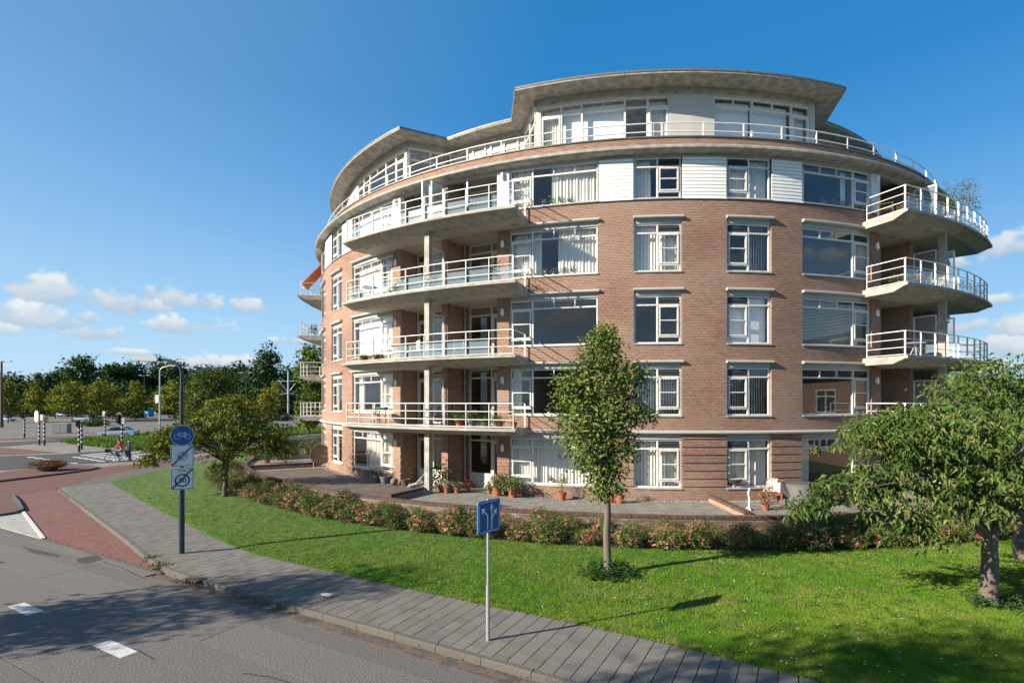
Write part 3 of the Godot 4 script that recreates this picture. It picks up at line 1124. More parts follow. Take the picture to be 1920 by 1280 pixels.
func ground():
	var b := MB.new()
	sheet(b, [Vector3(-1500, -.24, 400), Vector3(1500, -.24, 400), Vector3(1500, -.24, -1900), Vector3(-1500, -.24, -1900)])
	struct("ground", b, M.turf2)
	# car park and town pavement
	b = MB.new()
	sheet(b, [Vector3(-300, -.20, -60), Vector3(-6, -.20, -60), Vector3(30, -.20, -190), Vector3(-300, -.20, -190)])
	struct("car_park_ground", b, M.lot)
	b = MB.new()
	sheet(b, [Vector3(-160, -.16, 2), Vector3(-2, -.16, -14), Vector3(-10, -.16, -66), Vector3(-160, -.16, -66)])
	struct("town_pavement", b, tri(mt(.27, .25, .225, .95), M.blot, .25))
	flat("crossing_road", [[-140, 858], [0, 855], [112, 851], [300, 838], [428, 829], [620, 813], [620, 820], [523, 828], [430, 841], [300, 862], [232, 865], [124, 870], [0, 881], [-140, 888]], -.135, M.asphalt)
	flat("tram_road", [[-140, 834], [0, 829], [140, 822], [300, 812], [700, 796], [700, 802], [300, 820], [110, 828], [0, 837], [-140, 842]], -.14, M.asphalt)
	flat("cycle_lane", [[-140, 827], [140, 817], [700, 793], [700, 796], [140, 821], [-140, 831]], -.14, M.red)
	flat("cycle_crossing", [[-140, 840], [0, 839], [60, 843], [105, 848], [20, 852], [-140, 855]], -.139, M.red)
	flat("cycle_path_crossing", [[-120, 912], [0, 901], [100, 890], [185, 876], [310, 864], [420, 848], [580, 824], [580, 830], [430, 853], [310, 873], [212, 887], [175, 899], [107, 915], [60, 926], [0, 931], [-120, 945]], -.13, M.red)
	# road of large cast slabs
	b = MB.new()
	sheet(b, [EN(-70, -7, RY - .03), EN(40, -7, RY - .03), EN(40, 7.95, RY - .03), EN(-70, 7.95, RY - .03)])
	var road := struct("road", b, M.joint)
	var across := [-7.0, -3.0, .45, 3.9, 6.04, 7.02, 7.58]
	for i in across.size() - 1:
		for j in 9:
			var e0 := -62.1 + j * 7.4 + (.0 if i != 3 else 3.7)
			var s := MB.new()
			slabpoly(s, [EN(e0 + .01, across[i] + .01, RY), EN(e0 + 7.39, across[i] + .01, RY), EN(e0 + 7.39, across[i + 1] - .01, RY), EN(e0 + .01, across[i + 1] - .01, RY)], .03)
			obj("road_slab", s, M["road%d" % ((i * 5 + j * 3) % 3)], road)
	for j in 3:
		var s := MB.new()
		slabpoly(s, [EN(-37.6 + j * 7.4, 7.587, RY), EN(-30.215 + j * 7.4, 7.587, RY), EN(-30.215 + j * 7.4, 7.86, RY), EN(-37.6 + j * 7.4, 7.86, RY)], .03)
		obj("road_slab", s, M["road%d" % (j % 3)], road)
	var es := MB.new()
	es.bar(EN(-22.8, 7.93, RY - .03), EN(-15.3, 7.93, RY - .03), .12, .064)
	obj("edge_stone", es, M.kerb1, road)
	# repairs and sealed cracks in the road
	for q in [[[142, 1047], [180, 1040], [192, 1048], [165, 1056], [146, 1055]], [[38, 1024], [66, 1030], [112, 1040], [108, 1044], [60, 1036]], [[0, 1052], [10, 1053], [2, 1056], [-10, 1056]]]:
		var s := MB.new()
		slabpoly(s, gp(q, RY + .0025), .002)
		obj("asphalt_patch", s, M.asphalt, road)
	for q in [[[190, 1053], [232, 1066], [272, 1085]], [[232, 1212], [258, 1219], [290, 1236], [330, 1262]], [[455, 1262], [500, 1268], [560, 1284]]]:
		for i in 2:
			var s := MB.new()
			var a := G(q[i][0], q[i][1], RY)
			var c := G(q[i + 1][0], q[i + 1][1], RY)
			s.bar(a, c, .022, .004)
			obj("sealed_crack", s, M.black, road)
	# brick gutter along the kerb
	var xf := []
	var ix := []
	var e := -15.2
	while e < 14:
		for r in 3:
			xf.append(Transform3D(Basis(EN(.198, 0), Vector3(0, .06, 0), EN(0, -.093)), EN(e + .1 * (r % 2), 7.64 + r * .1, RY - .033 + rng.randf() * .004)))
			ix.append(rng.randi() % 4)
		e += .205
	var box := BoxMesh.new()
	box.size = Vector3.ONE
	pieces(road, "gutter_brick", "gutter_bricks", box, xf, ix, [Color(.13, .105, .09), Color(.15, .12, .10), Color(.11, .09, .08), Color(.17, .13, .11)], .95, 120)
	for k in [-20.78, -16.8 + .96, -11.88, -7.93, -3.98, -.03]:
		var s := MB.new()
		slabpoly(s, [EN(k, 4.94, RY + .004), EN(k + 1.0, 4.94, RY + .004), EN(k + 1.0, 5.23, RY + .004), EN(k, 5.23, RY + .004)], .003)
		obj("lane_dash", s, M.paint, road)
	# kerb: straight beside the road, then bending away with the cycle path
	for p in [[16.0, 7.9], [-13.8, 7.9], [-15.4, 8.0], [-17.0, 8.35], [-18.8, 8.83], [-22.3, 9.7], [-28.0, 11.1], [-34.4, 12.7]]: kerb_line.append(EN(p[0], p[1]))
	var px := [[1700, 1316], [1440, 1253], [1246, 1206], [1087, 1170], [1000, 1152], [912, 1135], [831, 1118], [712, 1093], [587, 1065], [475, 1039], [412, 1015], [375, 996], [335, 977], [300, 959], [241, 925], [208, 907], [217, 899], [275, 886], [322, 877], [400, 862], [440, 852], [500, 842], [580, 832]]
	lawn_edge.append(EN(24, 10.0)); lawn_edge.append(EN(14, 10.0))
	for p in px: lawn_edge.append(G(p[0], p[1]))
	pavement()
	red_path()
	islands()
	lawn()
	zebra()

func along(line: Array, s: float) -> Array:      # [point, direction] at arc length s
	for i in line.size() - 1:
		var l: float = (line[i + 1] - line[i]).length()
		if s <= l or i == line.size() - 2: return [line[i].lerp(line[i + 1], s / l), (line[i + 1] - line[i]).normalized()]
		s -= l
	return []
func ray_hit(line: Array, o: Vector3, d: Vector3) -> float:     # distance along d to a polyline on the plan
	var best := 1e9
	for i in line.size() - 1:
		var a: Vector3 = line[i]
		var b: Vector3 = line[i + 1]
		var ex := b.x - a.x
		var ez := b.z - a.z
		var den := d.x * ez - d.z * ex
		if absf(den) < 1e-7: continue
		var t := ((a.x - o.x) * ez - (a.z - o.z) * ex) / den
		var u := ((a.x - o.x) * d.z - (a.z - o.z) * d.x) / den
		if t > 0 and u >= 0 and u <= 1: best = minf(best, t)
	return best

func pavement():
	var b := MB.new()
	var poly := []
	for p in kerb_line: poly.append(p + Vector3(0, -.02, 0))
	var back := gp([[150, 905], [212, 887], [310, 873], [430, 853], [580, 830], [620, 822], [640, 840], [470, 900], [420, 960]], -.02)
	for p in back: poly.append(p)
	poly.append(EN(-8, 11.5, -.02)); poly.append(EN(16, 11.5, -.02))
	sheet(b, poly)
	var pv := struct("pavement", b, tri(mt(.20, .187, .168, .95), M.fine, .6))
	# kerb stones of one metre
	var total := 0.0
	for i in kerb_line.size() - 1: total += (kerb_line[i + 1] - kerb_line[i]).length()
	var s := 0.0
	while s < total - .6:
		var a = along(kerb_line, s + .006)
		var c = along(kerb_line, minf(s + .994, total - .01))
		var d: Vector3 = (c[0] - a[0]).normalized()
		var inn := Vector3(-d.z, 0, d.x)          # towards the building
		var low := -.09 if s > total - 4.0 else 0.0
		var k := MB.new()
		var w := .14
		var y0 := -.3
		var y1 := low + rng.randf_range(-.004, .004)
		var A: Vector3 = a[0]
		var B: Vector3 = c[0]
		var ctr := (A + B) / 2 + inn * w / 2 + Vector3.UP * (y0 + y1) / 2
		var pr := [[0.0, y0], [0.0, y1 - .03], [.02, y1], [w, y1], [w, y0]]
		for i in pr.size():
			var p = pr[i]
			var q = pr[(i + 1) % pr.size()]
			k.q(A + inn * p[0] + Vector3.UP * p[1], B + inn * p[0] + Vector3.UP * p[1], B + inn * q[0] + Vector3.UP * q[1], A + inn * q[0] + Vector3.UP * q[1], ctr)
		for e in [A, B]:
			k.q(e + Vector3.UP * y0, e + Vector3.UP * (y1 - .03), e + inn * w + Vector3.UP * y1, e + inn * w + Vector3.UP * y0, ctr)
		obj("kerb_stone", k, M["kerb%d" % (rng.randi() % 3)], pv)
		s += 1.0
	# tiles in rows across the pavement
	var xf := []
	var ix := []
	var row := 0
	s = 3.0
	while s < 51.0:
		var a = along(kerb_line, s)
		var d: Vector3 = a[1]
		var inn := Vector3(-d.z, 0, d.x)
		var far: float = minf(ray_hit(lawn_edge, a[0] + inn * .05, inn), 4.6)
		var x := .15 - (.15 if row % 2 else .0)
		while x < far + .12:
			var x0 := maxf(x, .15)
			var ln := x + .3 - x0
			if ln > .06:
				var tilt := Vector3(rng.randf_range(-.006, .006), 1, rng.randf_range(-.006, .006))
				xf.append(Transform3D(Basis(inn * (ln - .009), tilt * .05, d * .283), a[0] + inn * (x0 + ln / 2) + Vector3.UP * (-.025 + rng.randf_range(-.003, .003))))
				ix.append(rng.randi() % TILE.size())
			x += .3
		s += .3
		row += 1
	var box := BoxMesh.new()
	box.size = Vector3.ONE
	pieces(pv, "paving_tile", "paving_tiles", box, xf, ix, TILE, .92)
	# drain with an iron mouth in the kerb
	var dr := MB.new()
	var o := G(358, 1087)
	var bs := Basis(EN(1, 0), Vector3.UP, EN(0, -1))
	for i in 4: dr.box(Transform3D(bs, o + EN(-.21 + .14 * i, -.015) + Vector3.UP * -.055), Vector3(.03, .10, .05))
	dr.box(Transform3D(bs, o + EN(0, .10) + Vector3.UP * .006), Vector3(.55, .02, .30))
	dr.box(Transform3D(bs, o + EN(0, -.015) + Vector3.UP * -.005), Vector3(.48, .02, .05))
	obj("drain_inlet", dr, tri(mt(.16, .11, .085, .8, .2), M.speck, 5.0), pv)
	var wt := MB.new()
	wt.box(Transform3D(bs, G(612, 1114, .004) + Vector3.UP * -.012), Vector3(.29, .03, .14))
	obj("pale_paving_tile", wt, M.paint, pv)

func red_path():
	var outline := gp([[45, 958], [81, 1010], [282, 1067], [322, 1073], [250, 1022], [200, 986], [150, 950], [107, 916], [60, 926], [25, 927], [42, 948]], -.125)
	var b := MB.new()
	sheet(b, outline)
	var rp := struct("cycle_path", b, M.joint)
	var p2 := PackedVector2Array()
	for p in outline: p2.append(Vector2(p.x, p.z))
	var xf := []
	var ix := []
	var dir := EN(-1, .235).normalized()          # along the path
	var sd := Vector3(-dir.z, 0, dir.x)
	var o := EN(-15.0, 8.2)
	var j := 0
	var s := -2.0
	while s < 24:
		var x := -7.0 + (.1 if j % 2 else 0.0)
		while x < 7:
			var p := o + dir * s + sd * x
			if Geometry2D.is_point_in_polygon(Vector2(p.x, p.z), p2):
				xf.append(Transform3D(Basis(sd * .197, Vector3(rng.randf_range(-.01, .01), 1, rng.randf_range(-.01, .01)) * .05, dir * .098), Vector3(p.x, -.142 + rng.randf_range(-.002, .002), p.z)))
				ix.append(rng.randi() % RED.size())
			x += .204
		s += .104
		j += 1
	var box := BoxMesh.new()
	box.size = Vector3.ONE
	pieces(rp, "paving_brick", "paving_bricks", box, xf, ix, RED, .93)
	# pale tiles in the wedge between road and path
	var wedge := gp([[-60, 972], [0, 966], [42, 960], [81, 1010], [0, 987], [-60, 975]], -.123)
	b = MB.new()
	sheet(b, wedge)
	var wd := struct("pale_paving_wedge", b, M.joint)
	p2 = PackedVector2Array()
	for p in wedge: p2.append(Vector2(p.x, p.z))
	xf = []
	ix = []
	for i in 60:
		for k in 60:
			var p := EN(-30 + i * .205 + (.1 if k % 2 else 0.0), 7.9 + k * .105)
			if Geometry2D.is_point_in_polygon(Vector2(p.x, p.z), p2):
				xf.append(Transform3D(Basis(EN(.195, 0), Vector3(0, .05, 0), EN(0, -.096)), Vector3(p.x, -.140 + rng.randf_range(-.002, .002), p.z)))
				ix.append(rng.randi() % 3)
	pieces(wd, "paving_brick", "paving_bricks", box, xf, ix, [Color(.47, .465, .45), Color(.42, .415, .40), Color(.50, .495, .48)], .93, 250)
	var fr := MB.new()
	var e0 := G(43, 960, -.115)
	var e1 := G(81, 1010, -.115)
	fr.bar(e0, e1, .1, .06)
	obj("pale_edge_stone", fr, M.paint, wd)

func islands():
	for q in [["planter_island", [[-120, 896], [0, 885], [60, 876], [125, 870], [172, 872], [184, 875], [172, 878], [117, 886], [0, 900], [-120, 914]]], ["path_island", [[-90, 926], [0, 925], [24, 926], [36, 938], [44, 953], [26, 959], [0, 963], [-90, 972]]]]:
		var kb := MB.new()
		var pts := gp(q[1], -.02)
		slabpoly(kb, pts, .16)
		var o := struct(q[0], kb, M.kerb0)
		var mid := Vector3.ZERO
		for p in pts: mid += p / pts.size()
		var inner := []
		for p in pts:
			var d: Vector3 = mid - p
			inner.append(p + d.normalized() * minf(.22 * maxf(1.0, absf(d.normalized().z) * 1.6), d.length() * .5) + Vector3.UP * .004)
		var ib := MB.new()
		sheet(ib, inner)
		obj("brick_paving", ib, M.red, o)

func lawn_h(p: Vector3) -> float:       # the lawn swells gently towards the flower bed
	var r := Vector2(p.x - CX, p.z - CZ).length()
	return .015 + .15 * (1.0 - smoothstep(26.2, 31.5, r))
func lawn():
	var b := MB.new()
	var c := Vector3(CX, 0, CZ)
	var rows := []
	var ths := []
	var t := -112.0
	while t <= 80.01:
		ths.append(t); t += 1.0
	for th in ths:
		var d := outw(th)
		var far: float = minf(ray_hit(lawn_edge, c, d), 46.0)
		far = maxf(far, 26.5)
		var row := []
		for i in 13:
			var p: Vector3 = c + d * lerp(26.2, far, pow(i / 12.0, .9))
			p.y = lawn_h(p) if i < 12 else .012
			row.append(p)
		rows.append(row)
	for i in rows.size() - 1:
		for k in 12:
			var a: Vector3 = rows[i][k]
			var e: Vector3 = rows[i + 1][k]
			var f: Vector3 = rows[i + 1][k + 1]
			var g: Vector3 = rows[i][k + 1]
			b.q(a, e, f, g, a - Vector3.UP * 5)
	struct("lawn", b, M.turf)
	# bed of soil round the garden wall
	var sb := MB.new()
	for i in ths.size() - 1:
		for k in 3:
			var r0 := 24.3 + k * .68
			var r1 := 24.3 + (k + 1) * .68
			sb.q(pol(ths[i], r0, .17 + .03 * sin(i * 1.7 + k)), pol(ths[i + 1], r0, .17 + .03 * sin((i + 1) * 1.7 + k)), pol(ths[i + 1], r1, .17 + .03 * sin((i + 1) * 1.7 + k + 1) - (.04 if k == 2 else 0.0)), pol(ths[i], r1, .17 + .03 * sin(i * 1.7 + k + 1) - (.04 if k == 2 else 0.0)), pol(ths[i], r0, -5))
	struct("flower_bed_soil", sb, M.soil)
	# grass: tufts of blades
	var tuft := MB.new()
	var r := RandomNumberGenerator.new()
	r.seed = 9
	for i in 9:
		var a := r.randf() * TAU
		var o := Vector3(r.randf_range(-.05, .05), 0, r.randf_range(-.05, .05))
		var d := Vector3(cos(a), 0, sin(a))
		var w := Vector3(-d.z, 0, d.x) * .006
		var h := r.randf_range(.028, .05)
		var tip := o + d * r.randf_range(.01, .03) + Vector3.UP * h
		tuft.t3(o - w, tip, o + w, Vector3.UP)
	var tm := tuft.mesh()
	var xf := []
	var cl := []
	var nz := FastNoiseLite.new()
	nz.seed = 4; nz.frequency = .35; nz.fractal_octaves = 4
	var n2 := FastNoiseLite.new()
	n2.seed = 14; n2.frequency = 2.2; n2.fractal_octaves = 2
	var n3 := FastNoiseLite.new()
	n3.seed = 24; n3.frequency = .8; n3.fractal_octaves = 3
	var n := 0
	while n < 190000:
		var u := r.randf_range(150, 1950)
		var v := 836.0 + 470.0 * pow(r.randf(), .62)
		var p := G(u, v, .05)
		var rel := Vector2(p.x - CX, p.z - CZ)
		var rr := rel.length()
		n += 1
		if rr < 26.25: continue
		var d := Vector3(rel.x, 0, rel.y) / rr
		if rr > ray_hit(lawn_edge, c, d) + r.randf_range(-.02, .05) or rr > 45.0: continue
		p.y = lawn_h(p)
		var s := r.randf_range(.5, .95) * (1.0 + .012 * maxf(0.0, -p.z - 10))
		var g := nz.get_noise_2d(p.x, p.z)
		var g2 := n2.get_noise_2d(p.x, p.z)
		var k := Color(.105, .228, .015).lerp(Color(.165, .250, .030), clampf(.5 + g * 1.9, 0, 1)).lerp(Color(.060, .145, .020), clampf(g2 * 2.2 - .25, 0, .85)).lerp(Color(.22, .22, .07), clampf(n3.get_noise_2d(p.x, p.z) * 2.6 - .75, 0, .6))
		if r.randf() < .03: k = Color(.25, .24, .08)
		k = k * r.randf_range(.88, 1.3)
		xf.append(Transform3D(Basis(Vector3.UP, r.randf() * TAU).scaled(Vector3(s * 1.2, s, s * 1.2)), p))
		cl.append(k)
	var go := mcopies("grass", tm, M.leaf, xf, cl, self)
	go.set_meta("label", "short mown green grass of the lawn before the building"); go.set_meta("category", "grass")
	# daisies in the grass
	var dm := MB.new()
	for i in 6: dm.t3(Vector3(0, .02, 0), Vector3(cos(i * 1.05) * .018, .024, sin(i * 1.05) * .018), Vector3(cos(i * 1.05 + .8) * .018, .024, sin(i * 1.05 + .8) * .018), Vector3.UP)
	xf = []
	cl = []
	for i in 260:
		var p := G(r.randf_range(300, 1900), r.randf_range(930, 1275), .05)
		var rel := Vector2(p.x - CX, p.z - CZ)
		var rr := rel.length()
		if rr < 26.4 or rr > ray_hit(lawn_edge, c, Vector3(rel.x, 0, rel.y) / rr) - .1: continue
		p.y = lawn_h(p) + .015
		xf.append(Transform3D(Basis(Vector3.UP, r.randf() * TAU), p))
		cl.append(Color(.72, .72, .66))
	var da := mcopies("daisies", dm.mesh(), M.petal, xf, cl, self)
	da.set_meta("label", "tiny white daisies scattered through the mown lawn"); da.set_meta("category", "flowers")
	# grass on the verge between the roads
	var vp := gp([[108, 828], [150, 822], [272, 813], [430, 805], [620, 799], [620, 808], [520, 817], [430, 827], [281, 843], [230, 842], [197, 839], [150, 833]], -.06)
	var vb := MB.new()
	slabpoly(vb, vp, .14)
	struct("verge", vb, M.turf)
	var p2 := PackedVector2Array()
	for p in vp: p2.append(Vector2(p.x, p.z))
	xf = []
	cl = []
	for i in 14000:
		var p := G(r.randf_range(105, 620), r.randf_range(800, 843), -.06)
		if Geometry2D.is_point_in_polygon(Vector2(p.x, p.z), p2):
			var s := r.randf_range(3.0, 7.5)
			xf.append(Transform3D(Basis(Vector3.UP, r.randf() * TAU).scaled(Vector3(s, s * r.randf_range(.7, 1.6), s)), p))
			cl.append(Color(.14, .24, .03).lerp(Color(.10, .15, .03), r.randf()) * r.randf_range(.8, 1.2))
	var vg := mcopies("grass", tm, M.leaf, xf, cl, self)
	vg.set_meta("label", "long grass on the verge between the two roads"); vg.set_meta("category", "grass")

func zebra():
	var o := Node3D.new()
	o.name = "road_markings"
	o.set_meta("kind", "structure")
	add_child(o)
	var bars := [[150, 853.8, 214, 847.5], [161, 855.8, 261, 847], [172, 857.6, 285, 850], [185, 859.4, 297, 851.8], [195, 861.4, 303, 853.9], [208, 863.2, 310, 856]]
	for q in bars:
		var s := MB.new()
		sheet(s, gp([[q[0], q[1] - .55], [q[2], q[3] - .55], [q[2] + 2, q[3] + .55], [q[0] + 2, q[1] + .65]], -.13))
		obj("crossing_bar", s, M.paint, o)
	for q in [[133, 857], [145, 858.8], [156, 860.6], [167, 862.4], [179, 864.3], [48, 857], [62, 859], [76, 861], [100, 866.5], [128, 868.2]]:
		var s := MB.new()
		sheet(s, gp([[q[0], q[1] - .7], [q[0] + 15, q[1] - .9], [q[0] + 19, q[1] + .5], [q[0] + 4, q[1] + .7]], -.13))
		obj("crossing_block", s, M.paint, o)

# ---------------------------------------------------------------- garden terrace, walls, flower bed
func wr(th: float) -> float:            # outer face of the garden wall
	return 24.55 + 1.0 * smoothstep(-40.0, -70.0, th)
const WT := .81                         # top of the garden wall
const COPE := [Color(.125, .078, .062), Color(.155, .092, .070), Color(.105, .070, .058), Color(.175, .110, .085)]
const GBR := [Color(.235, .160, .125), Color(.265, .185, .145), Color(.205, .140, .110), Color(.295, .220, .180), Color(.185, .130, .105), Color(.34, .28, .245)]
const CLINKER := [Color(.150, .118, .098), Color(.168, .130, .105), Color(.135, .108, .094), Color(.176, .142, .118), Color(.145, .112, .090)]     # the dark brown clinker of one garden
const TTILE := [Color(.275, .26, .235), Color(.30, .285, .26), Color(.25, .237, .215), Color(.32, .305, .28), Color(.265, .24, .21)]

func garden():
	var box := BoxMesh.new()
	box.size = Vector3.ONE
	# terrace paving
	var b := MB.new()
	for i in 150:
		var a := -108.0 + i * 1.2
		var c := a + 1.2
		b.q(pol(a, 20.7, TER - .015), pol(c, 20.7, TER - .015), pol(c, wr(c) - .1, TER - .015), pol(a, wr(a) - .1, TER - .015), pol(a, 22, -5))
	var tr := struct("terrace", b, M.joint)
	var xf := []
	var ix := []
	var th := -75.0
	while th < 62:
		var step := .302 / 22.8 * 57.2958
		var r := 21.34
		while r < wr(th) - .25:
			var w: float = deg_to_rad(step) * (r + .15) - .008
			xf.append(Transform3D(Basis(tang(th) * w, Vector3.UP * .04, outw(th) * .294), pol(th, r + .15, TER - .02 + rng.randf_range(-.002, .002))))
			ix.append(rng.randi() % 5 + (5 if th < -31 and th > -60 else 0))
			r += .302
		th += step
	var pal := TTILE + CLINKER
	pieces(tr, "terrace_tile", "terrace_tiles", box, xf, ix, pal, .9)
	# pebbles along the foot of the facade
	xf = []
	var cl := []
	for i in 7000:
		var t := rng.randf_range(-70, 50)
		var s := rng.randf_range(.012, .026)
		xf.append(Transform3D(Basis(Vector3(rng.randf(), rng.randf(), rng.randf() + .1).normalized(), rng.randf() * 6).scaled(Vector3(s, s * .7, s)), pol(t, rng.randf_range(21.06, 21.33), TER - .006)))
		cl.append(Color(.42, .40, .37) * rng.randf_range(.55, 1.25))
	var peb := SphereMesh.new()
	peb.radius = 1.0; peb.height = 2.0; peb.radial_segments = 6; peb.rings = 3
	var gs := mcopies("gravel", peb, M.tinted, xf, cl, self)
	gs.set_meta("label", "pale gravel strip along the foot of the brick facade"); gs.set_meta("category", "gravel")
	# --- the long curved wall
	var gw := thing("garden_wall", "long curved low brick wall with dark brick coping round the terrace", "wall")
	var core := MB.new()
	for i in 112:
		var a := -78.0 + i * 1.25
		var c := a + 1.25
		var pts := []
		for q in [[a, 0.0], [c, 0.0]]:
			pts.append([wr(q[0]) - .21, wr(q[0]) - .012, q[0]])
		var A = pts[0]
		var B = pts[1]
		var ctr := pol((a + c) / 2, A[0] + .1, .3)
		core.q(pol(a, A[1], 0), pol(c, B[1], 0), pol(c, B[1], WT - .11), pol(a, A[1], WT - .11), ctr)
		core.q(pol(a, A[0], 0), pol(c, B[0], 0), pol(c, B[0], WT - .11), pol(a, A[0], WT - .11), ctr)
		core.q(pol(a, A[0], WT - .11), pol(c, B[0], WT - .11), pol(c, B[1], WT - .11), pol(a, A[1], WT - .11), ctr)
	obj("wall_core", core, M.mortar, gw)
	xf = []
	ix = []
	var cx := []
	var ci := []
	var j := 0
	var y := .075
	while y < WT - .12:
		th = -78.0 + (.3 if j % 2 else 0.0)
		while th < 60:
			var d := .22 / wr(th) * 57.2958
			xf.append(Transform3D(Basis(tang(th) * .21, Vector3.UP * .05, outw(th) * .1), pol(th, wr(th) - .05 - rng.randf() * .003, y)))
			ix.append(rng.randi() % GBR.size())
			th += d
		y += CO
		j += 1
	th = -78.0
	while th < 60:
		cx.append(Transform3D(Basis(tang(th) * .064, Vector3.UP * .105, outw(th) * .235), pol(th, wr(th) - .108, WT - .053 + rng.randf_range(-.002, .002))))
		ci.append(rng.randi() % COPE.size())
		th += .0755 / wr(th) * 57.2958
	pieces(gw, "brick", "wall_bricks", box, xf, ix, GBR, .92, 250)
	pieces(gw, "coping_brick", "coping_bricks", box, cx, ci, COPE, .9, 250)
	# --- walls between the gardens
	var defs := [[-62.0, 21.3, "low brick wall dividing the terrace behind the round table", false], [A0 - PER / 2 - .5, 22.3, "low brick dividing wall running out from the balcony column", true], [1.3, 21.3, "low brick dividing wall beside the grill on the terrace", true], [A0 + PER / 2 + .5, 22.3, "low brick dividing wall behind the cherry tree", true]]
	for d in defs:
		var a: float = d[0]
		var w := thing("dividing_wall", d[2], "wall", Vector3.ZERO, 0.0, "low walls between the gardens")
		var r1 := wr(a) - .23
		var k := MB.new()
		var bs := Basis(tang(a), Vector3.UP, outw(a))
		k.box(Transform3D(bs, pol(a, (d[1] + r1) / 2, (TER - .1 + WT - .0) / 2)), Vector3(.19, WT + .02 - TER + .1 - .02, r1 - d[1]))
		obj("wall_core", k, M.mortar, w)
		bxf = []
		bid = []
		for s in [-1.0, 1.0]:
			brick_plane(pol(a, d[1], 0) + tang(a) * .105 * s, pol(a, r1, 0) + tang(a) * .105 * s, TER - .02, WT + .02, tang(a) * s)
		pieces(w, "brick", "wall_bricks", box, bxf, bid, BPAL, .92, 60)
		xf = []
		ix = []
		var r: float = d[1]
		while r < r1:
			xf.append(Transform3D(Basis(tang(a) * .235, Vector3.UP * .105, outw(a) * .064), pol(a, r + .035, WT + .07)))
			ix.append(rng.randi() % 4)
			r += .0755
		pieces(w, "coping_brick", "coping_bricks", box, xf, ix, COPE, .9, 60)
	roses()

# ---------------------------------------------------------------- leaves
# Joins many leaves, each a folded blade of two faces, into one mesh.
func leaf_cloud(xf: Array, cl: Array, wid: float, bend: float) -> ArrayMesh:
	var n := xf.size()
	var v := PackedVector3Array()
	var nn := PackedVector3Array()
	var cc := PackedColorArray()
	v.resize(n * 6); nn.resize(n * 6); cc.resize(n * 6)
	var k := 0
	for i in n:
		var t: Transform3D = xf[i]
		var o := t.origin
		var tip := o + t.basis.y - t.basis.z * bend
		var m := o + t.basis.y * .45 + t.basis.z * bend * .5
		var r := m + t.basis.x * wid * .5
		var l := m - t.basis.x * wid * .5
		var n1 := (r - o).cross(tip - o).normalized()
		var n2 := (tip - o).cross(l - o).normalized()
		v[k] = o; v[k + 1] = tip; v[k + 2] = r
		v[k + 3] = o; v[k + 4] = l; v[k + 5] = tip
		var c: Color = cl[i]
		for j in 3:
			nn[k + j] = n1; nn[k + 3 + j] = n2
		for j in 6: cc[k + j] = c
		k += 6
	var arr := []
	arr.resize(Mesh.ARRAY_MAX)
	arr[Mesh.ARRAY_VERTEX] = v; arr[Mesh.ARRAY_NORMAL] = nn; arr[Mesh.ARRAY_COLOR] = cc
	var am := ArrayMesh.new()
	am.add_surface_from_arrays(Mesh.PRIMITIVE_TRIANGLES, arr)
	return am
# Leaves in clumps spread through blobs [centre, radii, share]; returns the clump centres.
func leafage(parent: Node, called: String, blobs: Array, n: int, size: float, pal: Array, sd: int, o := {}) -> Array:
	var r := RandomNumberGenerator.new()
	r.seed = sd
	var per: int = o.get("per", 26)
	var spread: float = o.get("spread", .32)
	var droop: float = o.get("droop", .25)
	var flatc: float = o.get("flat", .7)
	var inner: float = o.get("inner", .35)
	var total := 0.0
	for b in blobs: total += b[2]
	var cen := []
	for i in maxi(1, n / per):
		var x := r.randf() * total
		var bi := 0
		while x > blobs[bi][2] and bi < blobs.size() - 1:
			x -= blobs[bi][2]; bi += 1
		var d := Vector3(r.randfn(), r.randfn(), r.randfn()).normalized()
		var rad := pow(r.randf_range(pow(inner, 3), 1.0), 1.0 / 3.0)
		var bb: Vector3 = blobs[bi][1]
		cen.append([blobs[bi][0] + d * bb * rad, d, r.randf()])
	var xf := []
	var cl := []
	for c in cen:
		var hue: float = c[2]
		for k in per:
			var off := Vector3(r.randfn(), r.randfn() * flatc, r.randfn()) * spread
			var p: Vector3 = c[0] + off
			if o.has("spray"):             # leaves strung along a twig that runs outwards and hangs at its tip
				var f := r.randf()
				var run: Vector3 = Vector3(c[1].x, 0, c[1].z) + Vector3(.001, 0, 0)
				p = c[0] + run.normalized() * (f - .6) * o.spray + Vector3.UP * (.12 - .42 * f * f) * o.spray * .6 + off * .55
			var ax: Vector3 = (Vector3(r.randfn(), r.randfn() * .5, r.randfn()).normalized() + c[1] * .5 - Vector3.UP * droop * 2.0).normalized()
			var up: Vector3 = (Vector3.UP * .8 + c[1] * .55 + Vector3(r.randfn(), r.randfn(), r.randfn()) * .45)
			up = (up - ax * up.dot(ax)).normalized()
			var s := size * r.randf_range(.65, 1.25)
			xf.append(Transform3D(Basis(ax.cross(up) * s, ax * s, up * s), p))
			var ci := clampf(hue * .75 + r.randf() * .35, 0, .999) * (pal.size() - 1)
			var kc: Color = pal[int(ci)].lerp(pal[int(ci) + 1], ci - int(ci)) * r.randf_range(.82, 1.18)
			if o.has("odd") and r.randf() < o.odd[1]: kc = o.odd[0] * r.randf_range(.8, 1.2)
			cl.append(kc)
	var key: String = o.get("mesh", "broad")
	var form: Array = {"broad": [.62, .16], "long": [.31, .3], "clump": [.95, .2], "needle": [.25, .05]}[key]
	obj(called, leaf_cloud(xf, cl, form[0], form[1]), M.leaf, parent)
	return cen
